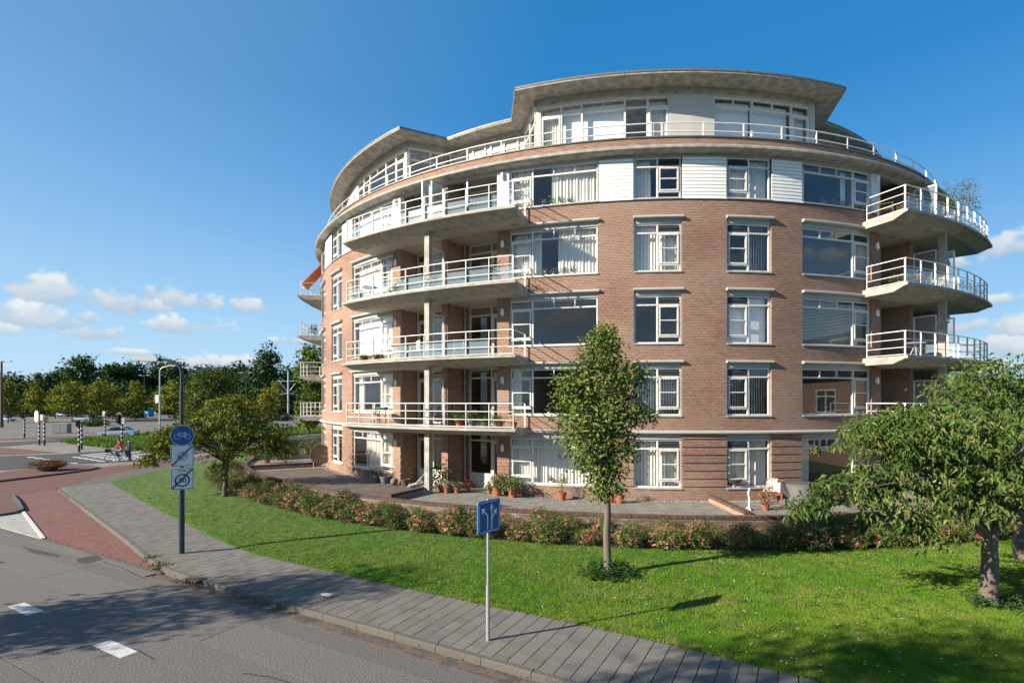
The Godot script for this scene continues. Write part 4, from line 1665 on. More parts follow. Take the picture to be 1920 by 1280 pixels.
func limbs(parent: Node, base: Vector3, fork: Vector3, r0: float, cen: Array, n: int, sd: int, m: Material, sag := .0, called := "trunk"):
	var r := RandomNumberGenerator.new()
	r.seed = sd
	var b := MB.new()
	var up := fork - base
	var pts := []
	var rad := []
	for i in 9:
		var t := i / 8.0
		pts.append(base + up * t + Vector3(r.randfn(), 0, r.randfn()) * .012 * up.length() * (0.0 if i == 0 or i == 8 else 1.0) * .5)
		rad.append(r0 * (1.0 - .35 * t) * (1.25 if i == 0 else 1.0))
	b.tube(pts, rad, 12)
	obj(called, b, m, parent)
	var lb := MB.new()
	for i in n:
		var e: Vector3 = cen[(i * 7919 + sd) % cen.size()][0]
		var s := fork + up * r.randf_range(-.28, .0)
		var d := e - s
		var mid := s + d * .5 + Vector3.UP * d.length() * (.10 + sag)
		var rr := r0 * r.randf_range(.28, .45)
		lb.tube([s, s.lerp(mid, .55) + Vector3.UP * .03 * d.length(), mid, e], [rr, rr * .75, rr * .5, rr * .12], 6)
	obj("limbs", lb, m, parent)

func roses():
	var proto := []
	var pals := [[Color(.050, .105, .022), Color(.085, .155, .034), Color(.120, .185, .048), Color(.15, .17, .06)], [Color(.045, .10, .024), Color(.080, .145, .034), Color(.115, .165, .046), Color(.16, .15, .06)]]
	for v in 5:
		var t := thing("rose_bush", "low rose bush with pink flowers in the bed along the garden wall", "rose bush", pol(-70 + v, 25.2, .16), 0.0, "rose bushes along the garden wall")
		var r := RandomNumberGenerator.new()
		r.seed = 60 + v
		var blobs := [[Vector3(0, .36, 0), Vector3(.52, .34, .46), 1.0], [Vector3(r.randf_range(-.25, .25), .62, r.randf_range(-.2, .2)), Vector3(.28, .28, .26), .35]]
		var cen := leafage(t, "foliage", blobs, 2200, .060, pals[v % 2], 300 + v, {"per": 13, "spread": .085, "droop": .05, "inner": .5, "odd": [Color(.20, .07, .045), .04]})
		limbs(t, Vector3(0, -.02, 0), Vector3(0, .18, 0), .02, cen, 10, 40 + v, M.bark, 0.0, "stem")
		var fm := MB.new()
		fm.col = Color.WHITE
		for i in [60, 34, 90, 18, 70][v]:
			var c = cen[(i * 37 + v) % cen.size()]
			var d: Vector3 = c[1]
			if d.y < -.2: d.y = .3
			for k in 3:
				var s := r.randf_range(.016, .030)
				var x := Transform3D(Basis(Quaternion(Vector3.UP, (d + Vector3.UP * .6).normalized())).scaled(Vector3.ONE * s), c[0] + d * .07 + Vector3(r.randfn(), r.randfn(), r.randfn()) * .035)
				fm.col = [Color(.52, .07, .11), Color(.58, .14, .16), Color(.60, .24, .20), Color(.42, .04, .09)][r.randi() % 4]
				for e in 6:
					var a := TAU * e / 6.0
					var q := Vector3(cos(a), .25, sin(a))
					var w := Vector3(-sin(a), 0, cos(a)) * .55
					fm.t3(x * Vector3.ZERO, x * (q * .95 + w), x * (q * .95 - w), x.basis.y)
					fm.t3(x * Vector3(0, .2, 0), x * (q * .55 + w * .6 + Vector3.UP * .25), x * (q * .55 - w * .6 + Vector3.UP * .25), x.basis.y)
		obj("flowers", fm, M.petal, t).set_meta("kind", "stuff")
		proto.append(t)
	var k := 0
	var th := -71.0
	while th < 42:
		for row in 2:
			var rr := wr(th) + .66 + row * .78
			var at := pol(th + row * 1.3 + rng.randf_range(-.25, .25), rr + rng.randf_range(-.08, .08), .16)
			var v := rng.randi() % 5
			if th < -52: v = [1, 3][k % 2]
			var sc := Vector3.ONE * rng.randf_range(.82, 1.18)
			sc.y *= rng.randf_range(.68, .98) * (1.0 if row == 0 else .9)
			var where := "below the farther terrace" if th < -58 else "below the shaded terrace" if th < -40 else "between the shaded terrace and the column" if th < -29 else "behind the blue lane sign" if th < -15 else "below the potted conifers" if th < -4 else "below the grill" if th < 9 else "under the cherry branches" if th < 24 else "behind the cherry trunk"
			var lb := "%s rose bush %s, %s" % [["pink flowered", "sparsely flowered", "richly pink flowered", "almost flowerless", "pink flowered"][v if k >= 5 else k], where, "wall side" if row == 0 else "lawn side"]
			if k < 5:
				proto[k].position = at; proto[k].rotation.y = rng.randf() * TAU; proto[k].scale = sc
				proto[k].set_meta("label", lb)
			else: dup(proto[v], at, rng.randf() * TAU, lb, sc)
			k += 1
		th += 2.45

# ---------------------------------------------------------------- street furniture
func tubes(b: MB, pts: Array, r: float, sides := 8):
	var rd := []
	for p in pts: rd.append(r)
	b.tube(pts, rd, sides)
func ring(b: MB, c: Vector3, x: Vector3, y: Vector3, rad: float, r: float, n := 24):
	var pts := []
	for i in n + 1: pts.append(c + x * cos(TAU * i / n) * rad + y * sin(TAU * i / n) * rad)
	tubes(b, pts, r, 5)
func rrect(w: float, h: float, r: float) -> PackedVector2Array:
	var p := PackedVector2Array()
	for q in [[w / 2 - r, h / 2 - r, 0.0], [-w / 2 + r, h / 2 - r, PI / 2], [-w / 2 + r, -h / 2 + r, PI], [w / 2 - r, -h / 2 + r, PI * 1.5]]:
		for i in 5: p.append(Vector2(q[0], q[1]) + Vector2.from_angle(q[2] + PI / 2 * i / 4.0) * r)
	return p
func strip(a: Vector2, b: Vector2, w: float) -> PackedVector2Array:
	var d := (b - a).normalized().orthogonal() * w / 2
	return PackedVector2Array([a + d, b + d, b - d, a - d])
func border(w: float, h: float, r: float, t: float) -> Array:        # a frame of four strips
	return [strip(Vector2(-w / 2 + t / 2, -h / 2 + r), Vector2(-w / 2 + t / 2, h / 2 - r), t), strip(Vector2(w / 2 - t / 2, -h / 2 + r), Vector2(w / 2 - t / 2, h / 2 - r), t), strip(Vector2(-w / 2 + r, h / 2 - t / 2), Vector2(w / 2 - r, h / 2 - t / 2), t), strip(Vector2(-w / 2 + r, -h / 2 + t / 2), Vector2(w / 2 - r, -h / 2 + t / 2), t)]
func words(t: String, size: float, depth := .002) -> TextMesh:
	var m := TextMesh.new()
	var f := SystemFont.new()
	f.font_names = PackedStringArray(["Droid Sans"])
	f.font_weight = 700
	m.font = f; m.text = t; m.font_size = 64; m.pixel_size = size / 64.0 / .72; m.depth = depth
	return m

func street():
	lane_sign()
	lamp_with_signs()
	signals()
	far_poles()

func lane_sign():
	var at := G(915, 1200)
	var t := thing("lane_sign", "square blue lane arrow sign on a grey steel post at the pavement", "sign", at, deg_to_rad(50))
	var b := MB.new()
	b.tube([Vector3(0, -.1, 0), Vector3(0, 1.02, 0), Vector3(0, 1.03, 0), Vector3(0, 1.06, 0)], [.038, .038, .036, .026], 14)
	b.tube([Vector3(0, 1.05, 0), Vector3(0, 2.70, 0)], [.026, .026], 12)
	obj("post", b, M.galv, t)
	var s := part("sign_board", t)
	var x := Transform3D(Basis(), Vector3(0, 2.37, .035))
	var e := MB.new()
	e.prism(rrect(.62, .62, .05), Transform3D(Basis(), x.origin - Vector3(0, 0, .03)), .03)
	obj("sign_case", e, mt(.02, .16, .38, .4), s)
	var f := MB.new()
	f.prism(rrect(.585, .585, .04), x, .003)
	obj("sign_face", f, M.sblue, s)
	var w := MB.new()
	var fr := Transform3D(Basis(), x.origin + Vector3(0, 0, .004))
	for q in border(.565, .565, .03, .012): w.prism(q, fr, .002)
	w.prism(strip(Vector2(-.055, -.24), Vector2(-.055, .03), .026), fr, .002)
	w.prism(strip(Vector2(-.052, .022), Vector2(-.155, .115), .026), fr, .002)
	w.prism(PackedVector2Array([Vector2(-.225, .175), Vector2(-.11, .165), Vector2(-.155, .115), Vector2(-.19, .055)]), fr, .002)
	w.prism(strip(Vector2(.06, -.24), Vector2(.06, .16), .026), fr, .002)
	w.prism(PackedVector2Array([Vector2(.06, .25), Vector2(.115, .13), Vector2(.06, .155), Vector2(.005, .13)]), fr, .002)
	w.prism(strip(Vector2(.065, -.05), Vector2(.15, .06), .026), fr, .002)
	w.prism(PackedVector2Array([Vector2(.205, .13), Vector2(.20, .01), Vector2(.15, .06), Vector2(.10, .09)]), fr, .002)
	obj("arrows", w, M.swhite, s)
	var c := MB.new()
	for yy in [2.2, 2.55]: c.bx(Vector3(-.05, yy - .02, -.035), Vector3(.05, yy + .02, .006))
	obj("clamp", c, M.galv, s)

func lamp_with_signs():
	var at := G(340, 1037)
	var t := thing("lamp_post", "dark green street lamp post carrying one round and two square signs", "street lamp", at)
	var d := -at.z
	var hy := func(v): return CAM_Y + (V0 - v) / F * d
	var b := MB.new()
	b.tube([Vector3(0, -.1, 0), Vector3(0, 2.0, 0), Vector3(0, 2.05, 0), Vector3(0, hy.call(733), 0)], [.078, .078, .06, .058], 16)
	obj("pole", b, M.polegreen, t)
	var a := MB.new()
	var pts := [Vector3(0, hy.call(733), 0)]
	var top: float = hy.call(674)
	for i in 9:
		var q := PI / 2 * i / 8.0
		pts.append(Vector3(-.55 * (1 - cos(q)), top - .42 + .42 * sin(q), .0))
	pts.append(Vector3(-.70, top, 0))
	tubes(a, pts, .045, 12)
	obj("arm", a, M.polegreen, t)
	var h := part("lamp_head", t)
	var k := MB.new()
	k.prism(PackedVector2Array([Vector2(-.66, -.05), Vector2(-.66, .06), Vector2(-.85, .085), Vector2(-1.36, .11), Vector2(-1.44, .03), Vector2(-1.42, -.02), Vector2(-.85, -.06)]), Transform3D(Basis(), Vector3(0, top, -.12)), .24)
	obj("housing", k, M.galv, h)
	var g := MB.new()
	g.prism(PackedVector2Array([Vector2(-.86, -.062), Vector2(-1.41, -.022), Vector2(-1.36, -.075), Vector2(-.90, -.125)]), Transform3D(Basis(), Vector3(0, top, -.10)), .20)
	obj("lamp_glass", g, M.frost, h)
	var turn := Basis(Vector3.UP, deg_to_rad(27))
	var make := func(called, cy, shape: PackedVector2Array, back: Material):
		var s := part(called, t)
		s.transform = Transform3D(turn, Vector3(.03, cy, 0) + turn * Vector3(0, 0, .085))
		var e := MB.new()
		e.prism(shape, Transform3D(Basis(), Vector3(0, 0, -.02)), .02)
		obj("plate", e, back, s)
		var c := MB.new()
		c.bx(Vector3(-.06, -.03, -.075), Vector3(.06, .03, -.019))
		obj("clamp", c, M.galv, s)
		return s
	var circ := PackedVector2Array()
	for i in 40: circ.append(Vector2.from_angle(TAU * i / 40.0) * .305)
	var s1 = make.call("round_sign", hy.call(815.5), circ, M.swhite)
	var c2 := PackedVector2Array()
	for i in 40: c2.append(Vector2.from_angle(TAU * i / 40.0) * .292)
	var f := MB.new()
	f.prism(c2, Transform3D(Basis(), Vector3(0, 0, .001)), .003)
	obj("face", f, M.sblue, s1)
	var w := MB.new()
	var z := Vector3(0, 0, .006)
	for q in [-.125, .13]: ring(w, z + Vector3(q, -.035, 0), Vector3.RIGHT, Vector3.UP, .078, .007)
	var bl := [[-.125, -.035, -.075, .09], [-.075, .09, -.045, .09], [-.105, .055, .075, .055], [-.10, .04, .005, -.035], [.005, -.035, .075, .055], [.005, -.035, .13, -.035], [.13, -.035, .065, .085], [.04, .088, .095, .088]]
	for q in bl: tubes(w, [z + Vector3(q[0], q[1], 0), z + Vector3(q[2], q[3], 0)], .007, 5)
	obj("bicycle_symbol", w, M.swhite, s1)
	var sq := rrect(.585, .60, .03)
	for i in 2:
		var s2 = make.call("square_sign", hy.call([853.5, 896.5][i]), rrect(.59, .64, .03), M.swhite)
		var fc := MB.new()
		fc.prism(rrect(.575, .625, .025), Transform3D(Basis(), Vector3(0, 0, .001)), .002)
		obj("face", fc, M.swhite, s2)
		var bk := MB.new()
		var fr := Transform3D(Basis(), Vector3(0, 0, .0065))
		for q in border(.565, .615, .01, .012): bk.prism(q, fr, .0015)
		var mid := MB.new()
		if i == 0:
			var cc := PackedVector2Array()
			for j in 30: cc.append(Vector2.from_angle(TAU * j / 30.0) * .14 + Vector2(0, -.01))
			mid.prism(cc, Transform3D(Basis(), Vector3(0, 0, .0035)), .0015)
			obj("faded_disc", mid, mt(.30, .38, .46, .4), s2)
			var cr := MB.new()
			cr.prism(strip(Vector2(-.10, .09), Vector2(.10, -.11), .03), Transform3D(Basis(), Vector3(0, 0, .0052)), .001)
			obj("faded_bar", cr, M.swhite, s2)
		else:
			var r2 := MB.new()
			var n := 30
			for j in n:
				var a0 := TAU * j / n
				var a1 := TAU * (j + 1) / n
				var p0 := Vector2.from_angle(a0)
				var p1 := Vector2.from_angle(a1)
				var o := Vector2(0, -.05)
				r2.prism(PackedVector2Array([o + p0 * .155, o + p0 * .195, o + p1 * .195, o + p1 * .155]), Transform3D(Basis(), Vector3(0, 0, .0035)), .0015)
			obj("speed_ring", r2, M.black, s2)
			var tx := obj("speed_number", words("30", .14), M.black, s2)
			tx.position = Vector3(0, -.05, .005)
			var tz := obj("zone_word", words("ZONE", .055), M.black, s2)
			tz.position = Vector3(0, .235, .005)
		for q in [-.03, 0.0, .03]: bk.prism(strip(Vector2(-.26 + q, -.29), Vector2(.26 + q, .29), .013), fr, .002)
		obj("diagonal_bars", bk, M.black, s2)

func striped(b1: MB, b2: MB, h: float, r: float, base := 0.62):       # black foot, then black and white rings
	b1.tube([Vector3(0, -.1, 0), Vector3(0, base, 0)], [r, r], 10)
	var y := base
	var k := 0
	while y < h - .01:
		var e := minf(y + .22, h)
		(b2 if k % 2 == 0 else b1).tube([Vector3(0, y, 0), Vector3(0, e, 0)], [r, r], 10)
		y = e
		k += 1
func signal_head(par: Node, at: Vector3, turn: float, n: int, board: bool):
	var s := part("signal_head", par)
	s.transform = Transform3D(Basis(Vector3.UP, turn), at)
	var b := MB.new()
	var h := .28 * n
	b.prism(rrect(.27, h + .04, .06), Transform3D(Basis(), Vector3(0, 0, -.12)), .2)
	obj("housing", b, M.black, s)
	if board:
		var p := MB.new()
		p.prism(rrect(.62, h + .38, .28), Transform3D(Basis(), Vector3(0, 0, -.15)), .02)
		obj("backing_board", p, M.black, s)
		var q := MB.new()
		q.prism(rrect(.68, h + .44, .31), Transform3D(Basis(), Vector3(0, 0, -.175)), .02)
		obj("board_rim", q, M.cream, s)
	for i in n:
		var y := h / 2 - .14 - .28 * i
		var l := MB.new()
		l.lathe([[.1, 0], [.07, .03], [0, .04]], Transform3D(Basis(Vector3.RIGHT, PI / 2), Vector3(0, y, .075)), 14)
		obj("lens", l, [mt(.10, .012, .01, .2), mt(.12, .06, .01, .2), mt(.01, .06, .02, .2)][i % 3], s)
		var v := MB.new()
		for k in 8:
			var a0 := PI * (k / 8.0)
			var a1 := PI * ((k + 1) / 8.0)
			var p0 := Vector3(cos(a0) * .115, y + sin(a0) * .115, .08)
			var p1 := Vector3(cos(a1) * .115, y + sin(a1) * .115, .08)
			v.q(p0, p1, p1 + Vector3(0, -.02, .2), p0 + Vector3(0, -.02, .2), Vector3(0, y - .5, .1))
		obj("visor", v, M.black, s)

func signals():
	# [pixel of the foot, height of pole, heads: [height, turn, lenses, board, offset], label]
	var list := [
		[[45, 820.5], 3.4, [[2.95, 110, 3, false, -.15]], [], "striped signal pole with a grey backed side-facing light before the car park"],
		[[73, 833.8], 2.75, [[3.1, 160, 3, true, -.02]], [[.25, 2.75]], "striped signal pole with a large white rimmed board seen from behind"],
		[[82.5, 834.5], 2.9, [[2.85, 80, 2, false, .22]], [[-.2, 2.9]], "striped signal pole with black side lights beside the white rimmed board"],
		[[147.5, 847], 2.5, [[2.65, 20, 2, false, 0.0]], [], "striped signal pole with a small cyclist light at the crossing"],
		[[152.5, 841.7], 2.6, [[2.55, 100, 1, false, .2]], [], "striped signal pole with a round push light behind the crossing"],
		[[196, 821], 3.1, [[3.05, 100, 1, false, .25]], [[-.05, 3.05]], "thin striped signal pole with one hooded light near the silver car"],
		[[228, 838], 2.35, [[2.9, -4, 3, true, -.35]], [[.18, 2.65]], "striped signal pole with a black three lens traffic light on a white rimmed board"],
		[[242.3, 863.5], 1.55, [], [], "short striped post standing at the end of the crossing"],
	]
	for q in list:
		var at := G(q[0][0], q[0][1], -.13)
		var t := thing("signal_post", q[4], "traffic light" if q[2].size() else "bollard", at, 0.0, "striped posts of the crossing")
		var b1 := MB.new()
		var b2 := MB.new()
		striped(b1, b2, q[1], .095)
		obj("pole", b1, M.black, t)
		obj("white_bands", b2, M.paint, t)
		for h in q[2]: signal_head(t, Vector3(h[4], h[0], .12), deg_to_rad(h[1]), h[2], h[3])
		for h in q[3]:
			var bx := MB.new()
			bx.prism(rrect(.32, .62, .03), Transform3D(Basis(), Vector3(h[0], h[1] + .1, -.1)), .24)
			obj("control_box", bx, M.cream, t)
	var ca := G(115, 811.5, -.16)
	var cb := thing("signal_cabinet", "large grey roadside cabinet beside the crossing", "cabinet", ca, deg_to_rad(8))
	var b := MB.new()
	b.bx(Vector3(-1.05, 0, -.45), Vector3(1.05, 1.36, .45))
	obj("cabinet_body", b, tri(mt(.27, .29, .29, .6), M.blot, 1.0), cb)
	b = MB.new()
	b.bx(Vector3(-1.09, 1.36, -.49), Vector3(1.09, 1.43, .49))
	obj("cabinet_lid", b, M.grey, cb)
	for x in [-.5, .5]:
		b = MB.new()
		b.bx(Vector3(x - .48, .1, .45), Vector3(x + .48, 1.3, .465))
		obj("cabinet_door", b, tri(mt(.30, .32, .32, .6), M.blot, 1.0), cb)

func arm_lamp(label: String, at: Vector3, h: float, r: float, kind: String, m: Material) -> Node3D:
	var t := thing("street_lamp", label, "street lamp", at, 0.0, "lamp posts round the car park")
	var b := MB.new()
	b.tube([Vector3(0, -.2, 0), Vector3(0, h * .3, 0), Vector3(0, h, 0)], [r, r * .8, r * .55], 10)
	obj("pole", b, m, t)
	if kind == "bent":
		var a := MB.new()
		var pts := [Vector3(0, h, 0)]
		for i in 7:
			var q := PI / 2 * i / 6.0
			pts.append(Vector3(.9 * (1 - cos(q)), h + .75 * sin(q), 0))
		pts.append(Vector3(1.7, h + .95, 0))
		tubes(a, pts, r * .5)
		a.bx(Vector3(1.6, h + .88, -.13), Vector3(2.4, h + 1.02, .13))
		obj("arm", a, m, t)
	else:
		for s in ([-1.0, 1.0] if kind == "double" else [1.0]):
			var a := MB.new()
			a.tube([Vector3(0, h, 0), Vector3(s * .9, h + .05, 0)], [r * .4, r * .4], 6)
			obj("arm", a, m, t)
			var l := MB.new()
			l.prism(PackedVector2Array([Vector2(.7, -.08), Vector2(1.9, .0), Vector2(1.7, .14), Vector2(.8, .12)]), Transform3D(Basis.from_scale(Vector3(s, 1, 1)), Vector3(0, h, -.2)), .4)
			obj("lamp_head", l, M.galv, t)
	return t

func far_poles():
	var t := arm_lamp("tall bent grey street lamp with a white notice at the car park edge", G(299, 812, -.16), 9.2, .15, "bent", M.galv)
	var b := MB.new()
	b.bx(Vector3(-.62, 4.55, .1), Vector3(-.08, 5.75, .13))
	obj("notice_board", b, M.swhite, t)
	b = MB.new()
	for y in [4.85, 5.2, 5.5]: b.bx(Vector3(-.52, y, .13), Vector3(-.18, y + .06, .135))
	obj("notice_lines", b, M.grey, t)
	var p := P(270, 703, 175)
	arm_lamp("dark double headed lamp post behind the blue toilet cabin", Vector3(p.x, -.2, p.z), p.y + .1, .16, "double", M.dark)
	p = P(461, 698, 150)
	arm_lamp("double headed lamp post before the tallest dark tree", Vector3(p.x, -.2, p.z), p.y + .1, .16, "double", M.dark)
	p = G(2, 801, -.16)
	arm_lamp("dark lamp post with a single head at the edge of the car park", p, P(2, 676, -p.z).y, .28, "single", M.wood)
	# tram wire pole
	p = P(540, 696, 140)
	var c := thing("catenary_pole", "grey tram wire pole with braced cross arms", "pole", Vector3(p.x, -.2, p.z))
	b = MB.new()
	b.tube([Vector3.ZERO, Vector3(0, p.y + .2, 0)], [.24, .18], 10)
	obj("pole", b, M.galv, c)
	b = MB.new()
	var y0 := P(540, 713, 140).y
	b.tube([Vector3(-3.0, y0, 0), Vector3(3.0, y0, 0)], [.09, .09], 6)
	for s in [-1.0, 1.0]:
		b.tube([Vector3(s * 2.4, y0, 0), Vector3(0, y0 - 3.0, 0)], [.07, .07], 6)
		b.tube([Vector3(0, y0 - 3.1, 0), Vector3(s * 2.6, y0 - 3.7, 0)], [.07, .07], 6)
	obj("cross_arm", b, M.galv, c)

# ---------------------------------------------------------------- trees
const GREEN := [Color(.030, .070, .016), Color(.050, .098, .022), Color(.075, .130, .028)]
const CHERRY := [Color(.040, .085, .018), Color(.065, .120, .026), Color(.100, .155, .038), Color(.17, .205, .08)]
const AUTUMN := [Color(.060, .105, .016), Color(.100, .150, .020), Color(.150, .185, .026), Color(.18, .16, .03)]
const YELLOW := [Color(.12, .16, .022), Color(.20, .21, .03), Color(.29, .24, .035)]
const DARKG := [Color(.024, .050, .016), Color(.040, .075, .021), Color(.065, .105, .028)]
const PLANE := [Color(.065, .120, .028), Color(.100, .165, .035), Color(.150, .195, .048), Color(.19, .20, .06)]

func tree(called: String, label: String, at: Vector3, turn: float, group := "") -> Node3D:
	return thing(called, label, "tree", at, turn, group)

func trees():
	# the young street tree before the facade
	var at := G(1140, 1075, .12)
	var t := tree("young_tree", "slender young upright tree with a straight trunk on the lawn before the facade", at, 0)
	var bl := [[Vector3(-.10, 6.35, 0), Vector3(.2, .32, .2), .12], [Vector3(-.15, 5.85, 0), Vector3(.42, .5, .4), .5], [Vector3(-.35, 5.1, 0), Vector3(.75, .55, .7), 1.1], [Vector3(-1.0, 5.0, .1), Vector3(.38, .32, .35), .25], [Vector3(.55, 5.1, 0), Vector3(.42, .5, .42), .4], [Vector3(-.25, 4.25, 0), Vector3(1.1, .75, .95), 1.9], [Vector3(.85, 4.25, 0), Vector3(.36, .22, .3), .2], [Vector3(-.2, 3.4, 0), Vector3(.95, .65, .8), 1.4], [Vector3(-.05, 2.6, 0), Vector3(.42, .5, .4), .5]]
	for q in bl: q[0].y -= .12
	var cen := leafage(t, "crown", bl, 13500, .105, PLANE, 11, {"per": 22, "spread": .15, "droop": .2, "inner": .45, "odd": [Color(.22, .15, .05), .03]})
	limbs(t, Vector3(0, -.15, 0), Vector3(-.03, 3.2, 0), .105, cen, 70, 5, M.barkpale, .12)
	# weeds round its foot
	var wd := thing("weed_patch", "dark green patch of weeds at the foot of the slender tree", "weeds", at)
	leafage(wd, "leaves", [[Vector3(0, .08, .05), Vector3(.75, .14, .55), 1.0]], 900, .11, [Color(.03, .075, .02), Color(.05, .11, .03)], 31, {"per": 6, "spread": .06, "droop": -.25, "inner": .1, "mesh": "long"})
	# spreading cherry at the edge of the lawn
	at = G(1856, 1130, .06)
	t = tree("cherry_tree", "wide spreading cherry tree with drooping leaves and a thick trunk on the lawn", at, 0)
	bl = [[Vector3(.5, 3.5, 0), Vector3(2.3, .95, 2.0), 2.6], [Vector3(-1.9, 3.5, .1), Vector3(1.5, .85, 1.2), 1.6], [Vector3(-1.2, 4.0, -.3), Vector3(1.7, .45, 1.3), 1.2], [Vector3(-3.0, 2.65, .3), Vector3(1.35, .42, .9), .9], [Vector3(-4.1, 2.15, .2), Vector3(.65, .16, .4), .18], [Vector3(-.9, 2.65, .8), Vector3(1.6, .5, 1.0), 1.0], [Vector3(-2.3, 1.95, .7), Vector3(.6, .35, .4), .2], [Vector3(3.3, 4.9, -.5), Vector3(1.3, .8, 1.2), .9], [Vector3(2.6, 3.3, 0), Vector3(1.7, 1.3, 1.5), 1.7], [Vector3(.9, 2.55, .3), Vector3(1.2, .4, .9), .6]]
	cen = leafage(t, "crown", bl, 15500, .155, CHERRY, 12, {"per": 34, "spread": .17, "droop": .5, "flat": .4, "inner": .45, "spray": 1.15, "mesh": "long", "odd": [Color(.22, .19, .07), .05]})
	limbs(t, Vector3(0, -.15, 0), Vector3(.02, 2.0, 0), .185, cen, 60, 6, M.barkpale, .1)
	wd = thing("weed_patch", "grey green patch of weeds at the foot of the cherry trunk", "weeds", at)
	leafage(wd, "leaves", [[Vector3(.3, .06, .1), Vector3(.6, .1, .35), 1.0], [Vector3(-.3, .06, .1), Vector3(.25, .1, .25), .4]], 500, .1, [Color(.04, .085, .03), Color(.06, .115, .04)], 32, {"per": 6, "spread": .06, "droop": -.2, "inner": .1, "mesh": "long"})
	at = G(1917, 1050, .12)
	t = tree("cherry_tree", "second cherry tree standing behind the wide spreading one", at, 0)
	bl = [[Vector3(.3, 4.2, 0), Vector3(2.6, 1.6, 2.2), 3.0], [Vector3(1.2, 3.0, 0), Vector3(2.0, .9, 1.6), 1.0]]
	cen = leafage(t, "crown", bl, 7000, .17, CHERRY, 13, {"per": 24, "spread": .24, "droop": .4, "flat": .5, "inner": .3, "mesh": "long"})
	limbs(t, Vector3(0, -.15, 0), Vector3(0, 2.2, 0), .2, cen, 30, 7, M.barkpale, .1)
	# umbrella-shaped tree by the end of the garden wall
	at = G(421, 931, .14)
	t = tree("maple_tree", "broad low tree with tinted leaves and twin trunks at the curved end of the wall", at, 0)
	bl = [[Vector3(.2, 3.65, 0), Vector3(1.9, .85, 1.7), 2.6], [Vector3(-1.5, 2.95, .3), Vector3(1.5, .65, 1.2), 1.7], [Vector3(-2.5, 2.25, .4), Vector3(1.0, .45, .8), 1.0], [Vector3(-3.2, 1.75, .4), Vector3(.45, .2, .4), .25], [Vector3(1.8, 3.05, 0), Vector3(1.3, .7, 1.1), 1.2], [Vector3(2.6, 2.3, 0), Vector3(.75, .55, .7), .5], [Vector3(.4, 4.35, -.2), Vector3(1.2, .42, 1.0), .8], [Vector3(.6, 2.2, .5), Vector3(1.2, .4, .7), .5], [Vector3(-.1, 1.6, .5), Vector3(.3, .5, .3), .12]]
	cen = leafage(t, "crown", bl, 12000, .145, AUTUMN, 14, {"per": 26, "spread": .18, "spray": .8, "droop": .35, "flat": .55, "inner": .3, "odd": [Color(.22, .09, .03), .06]})
	limbs(t, Vector3(0, -.15, 0), Vector3(.1, 2.1, 0), .13, cen, 40, 8, M.bark, .1)
	var b := MB.new()
	b.tube([Vector3(-.35, -.15, -.5), Vector3(-.33, 1.1, -.45), Vector3(-.1, 2.4, -.2)], [.075, .065, .05], 9)
	obj("trunk", b, M.bark, t)
	# a taller round tree on the verge behind it
	var p := P(396, 800, 60)
	t = tree("round_tree", "round topped tree with pale spotted leaves on the verge behind the umbrella-shaped one", Vector3(p.x, -.1, p.z), 0)
	bl = [[Vector3(0, 5.4, 0), Vector3(2.7, 2.2, 2.6), 3.0], [Vector3(.4, 7.2, 0), Vector3(1.8, 1.2, 1.8), 1.2], [Vector3(-.9, 3.8, 0), Vector3(2.0, 1.1, 1.9), 1.0]]
	cen = leafage(t, "crown", bl, 6500, .30, [Color(.05, .085, .02), Color(.085, .125, .025), Color(.14, .15, .035)], 15, {"per": 20, "spread": .42, "inner": .4})
	limbs(t, Vector3(0, -.1, 0), Vector3(0, 3.2, 0), .2, cen, 24, 9, M.bark)
	# roadside trees that stand beside and behind the camera; their shadows cross the road and the lawn
	t = tree("roadside_tree", "broad roadside tree casting its shadow over road and pavement", Vector3(-18.05, -.1, -7.95), 0, "roadside trees")
	bl = [[Vector3(0, 5.2, 0), Vector3(1.6, 1.9, 1.6), 2.2], [Vector3(.2, 6.9, 0), Vector3(1.2, 1.0, 1.2), .8], [Vector3(-.2, 3.8, .1), Vector3(1.4, .7, 1.4), .8]]
	cen = leafage(t, "crown", bl, 6000, .16, AUTUMN, 16, {"per": 20, "spread": .26, "inner": .2})
	limbs(t, Vector3.ZERO, Vector3(0, 3.0, 0), .14, cen, 30, 10, M.bark)
	t = tree("roadside_tree", "tall roadside tree casting its shadow over the mown lawn", Vector3(-11.9, -.1, -1.9), 0, "roadside trees")
	bl = [[Vector3(0, 8.4, 0), Vector3(1.9, 1.5, 1.9), 2.0], [Vector3(.2, 10.0, .1), Vector3(1.3, .9, 1.3), .8], [Vector3(-.3, 7.0, 0), Vector3(1.4, .7, 1.4), .6]]
	cen = leafage(t, "crown", bl, 6000, .16, AUTUMN, 17, {"per": 20, "spread": .28, "inner": .2})
	limbs(t, Vector3.ZERO, Vector3(0, 6.0, 0), .17, cen, 30, 11, M.bark)
	far_trees()

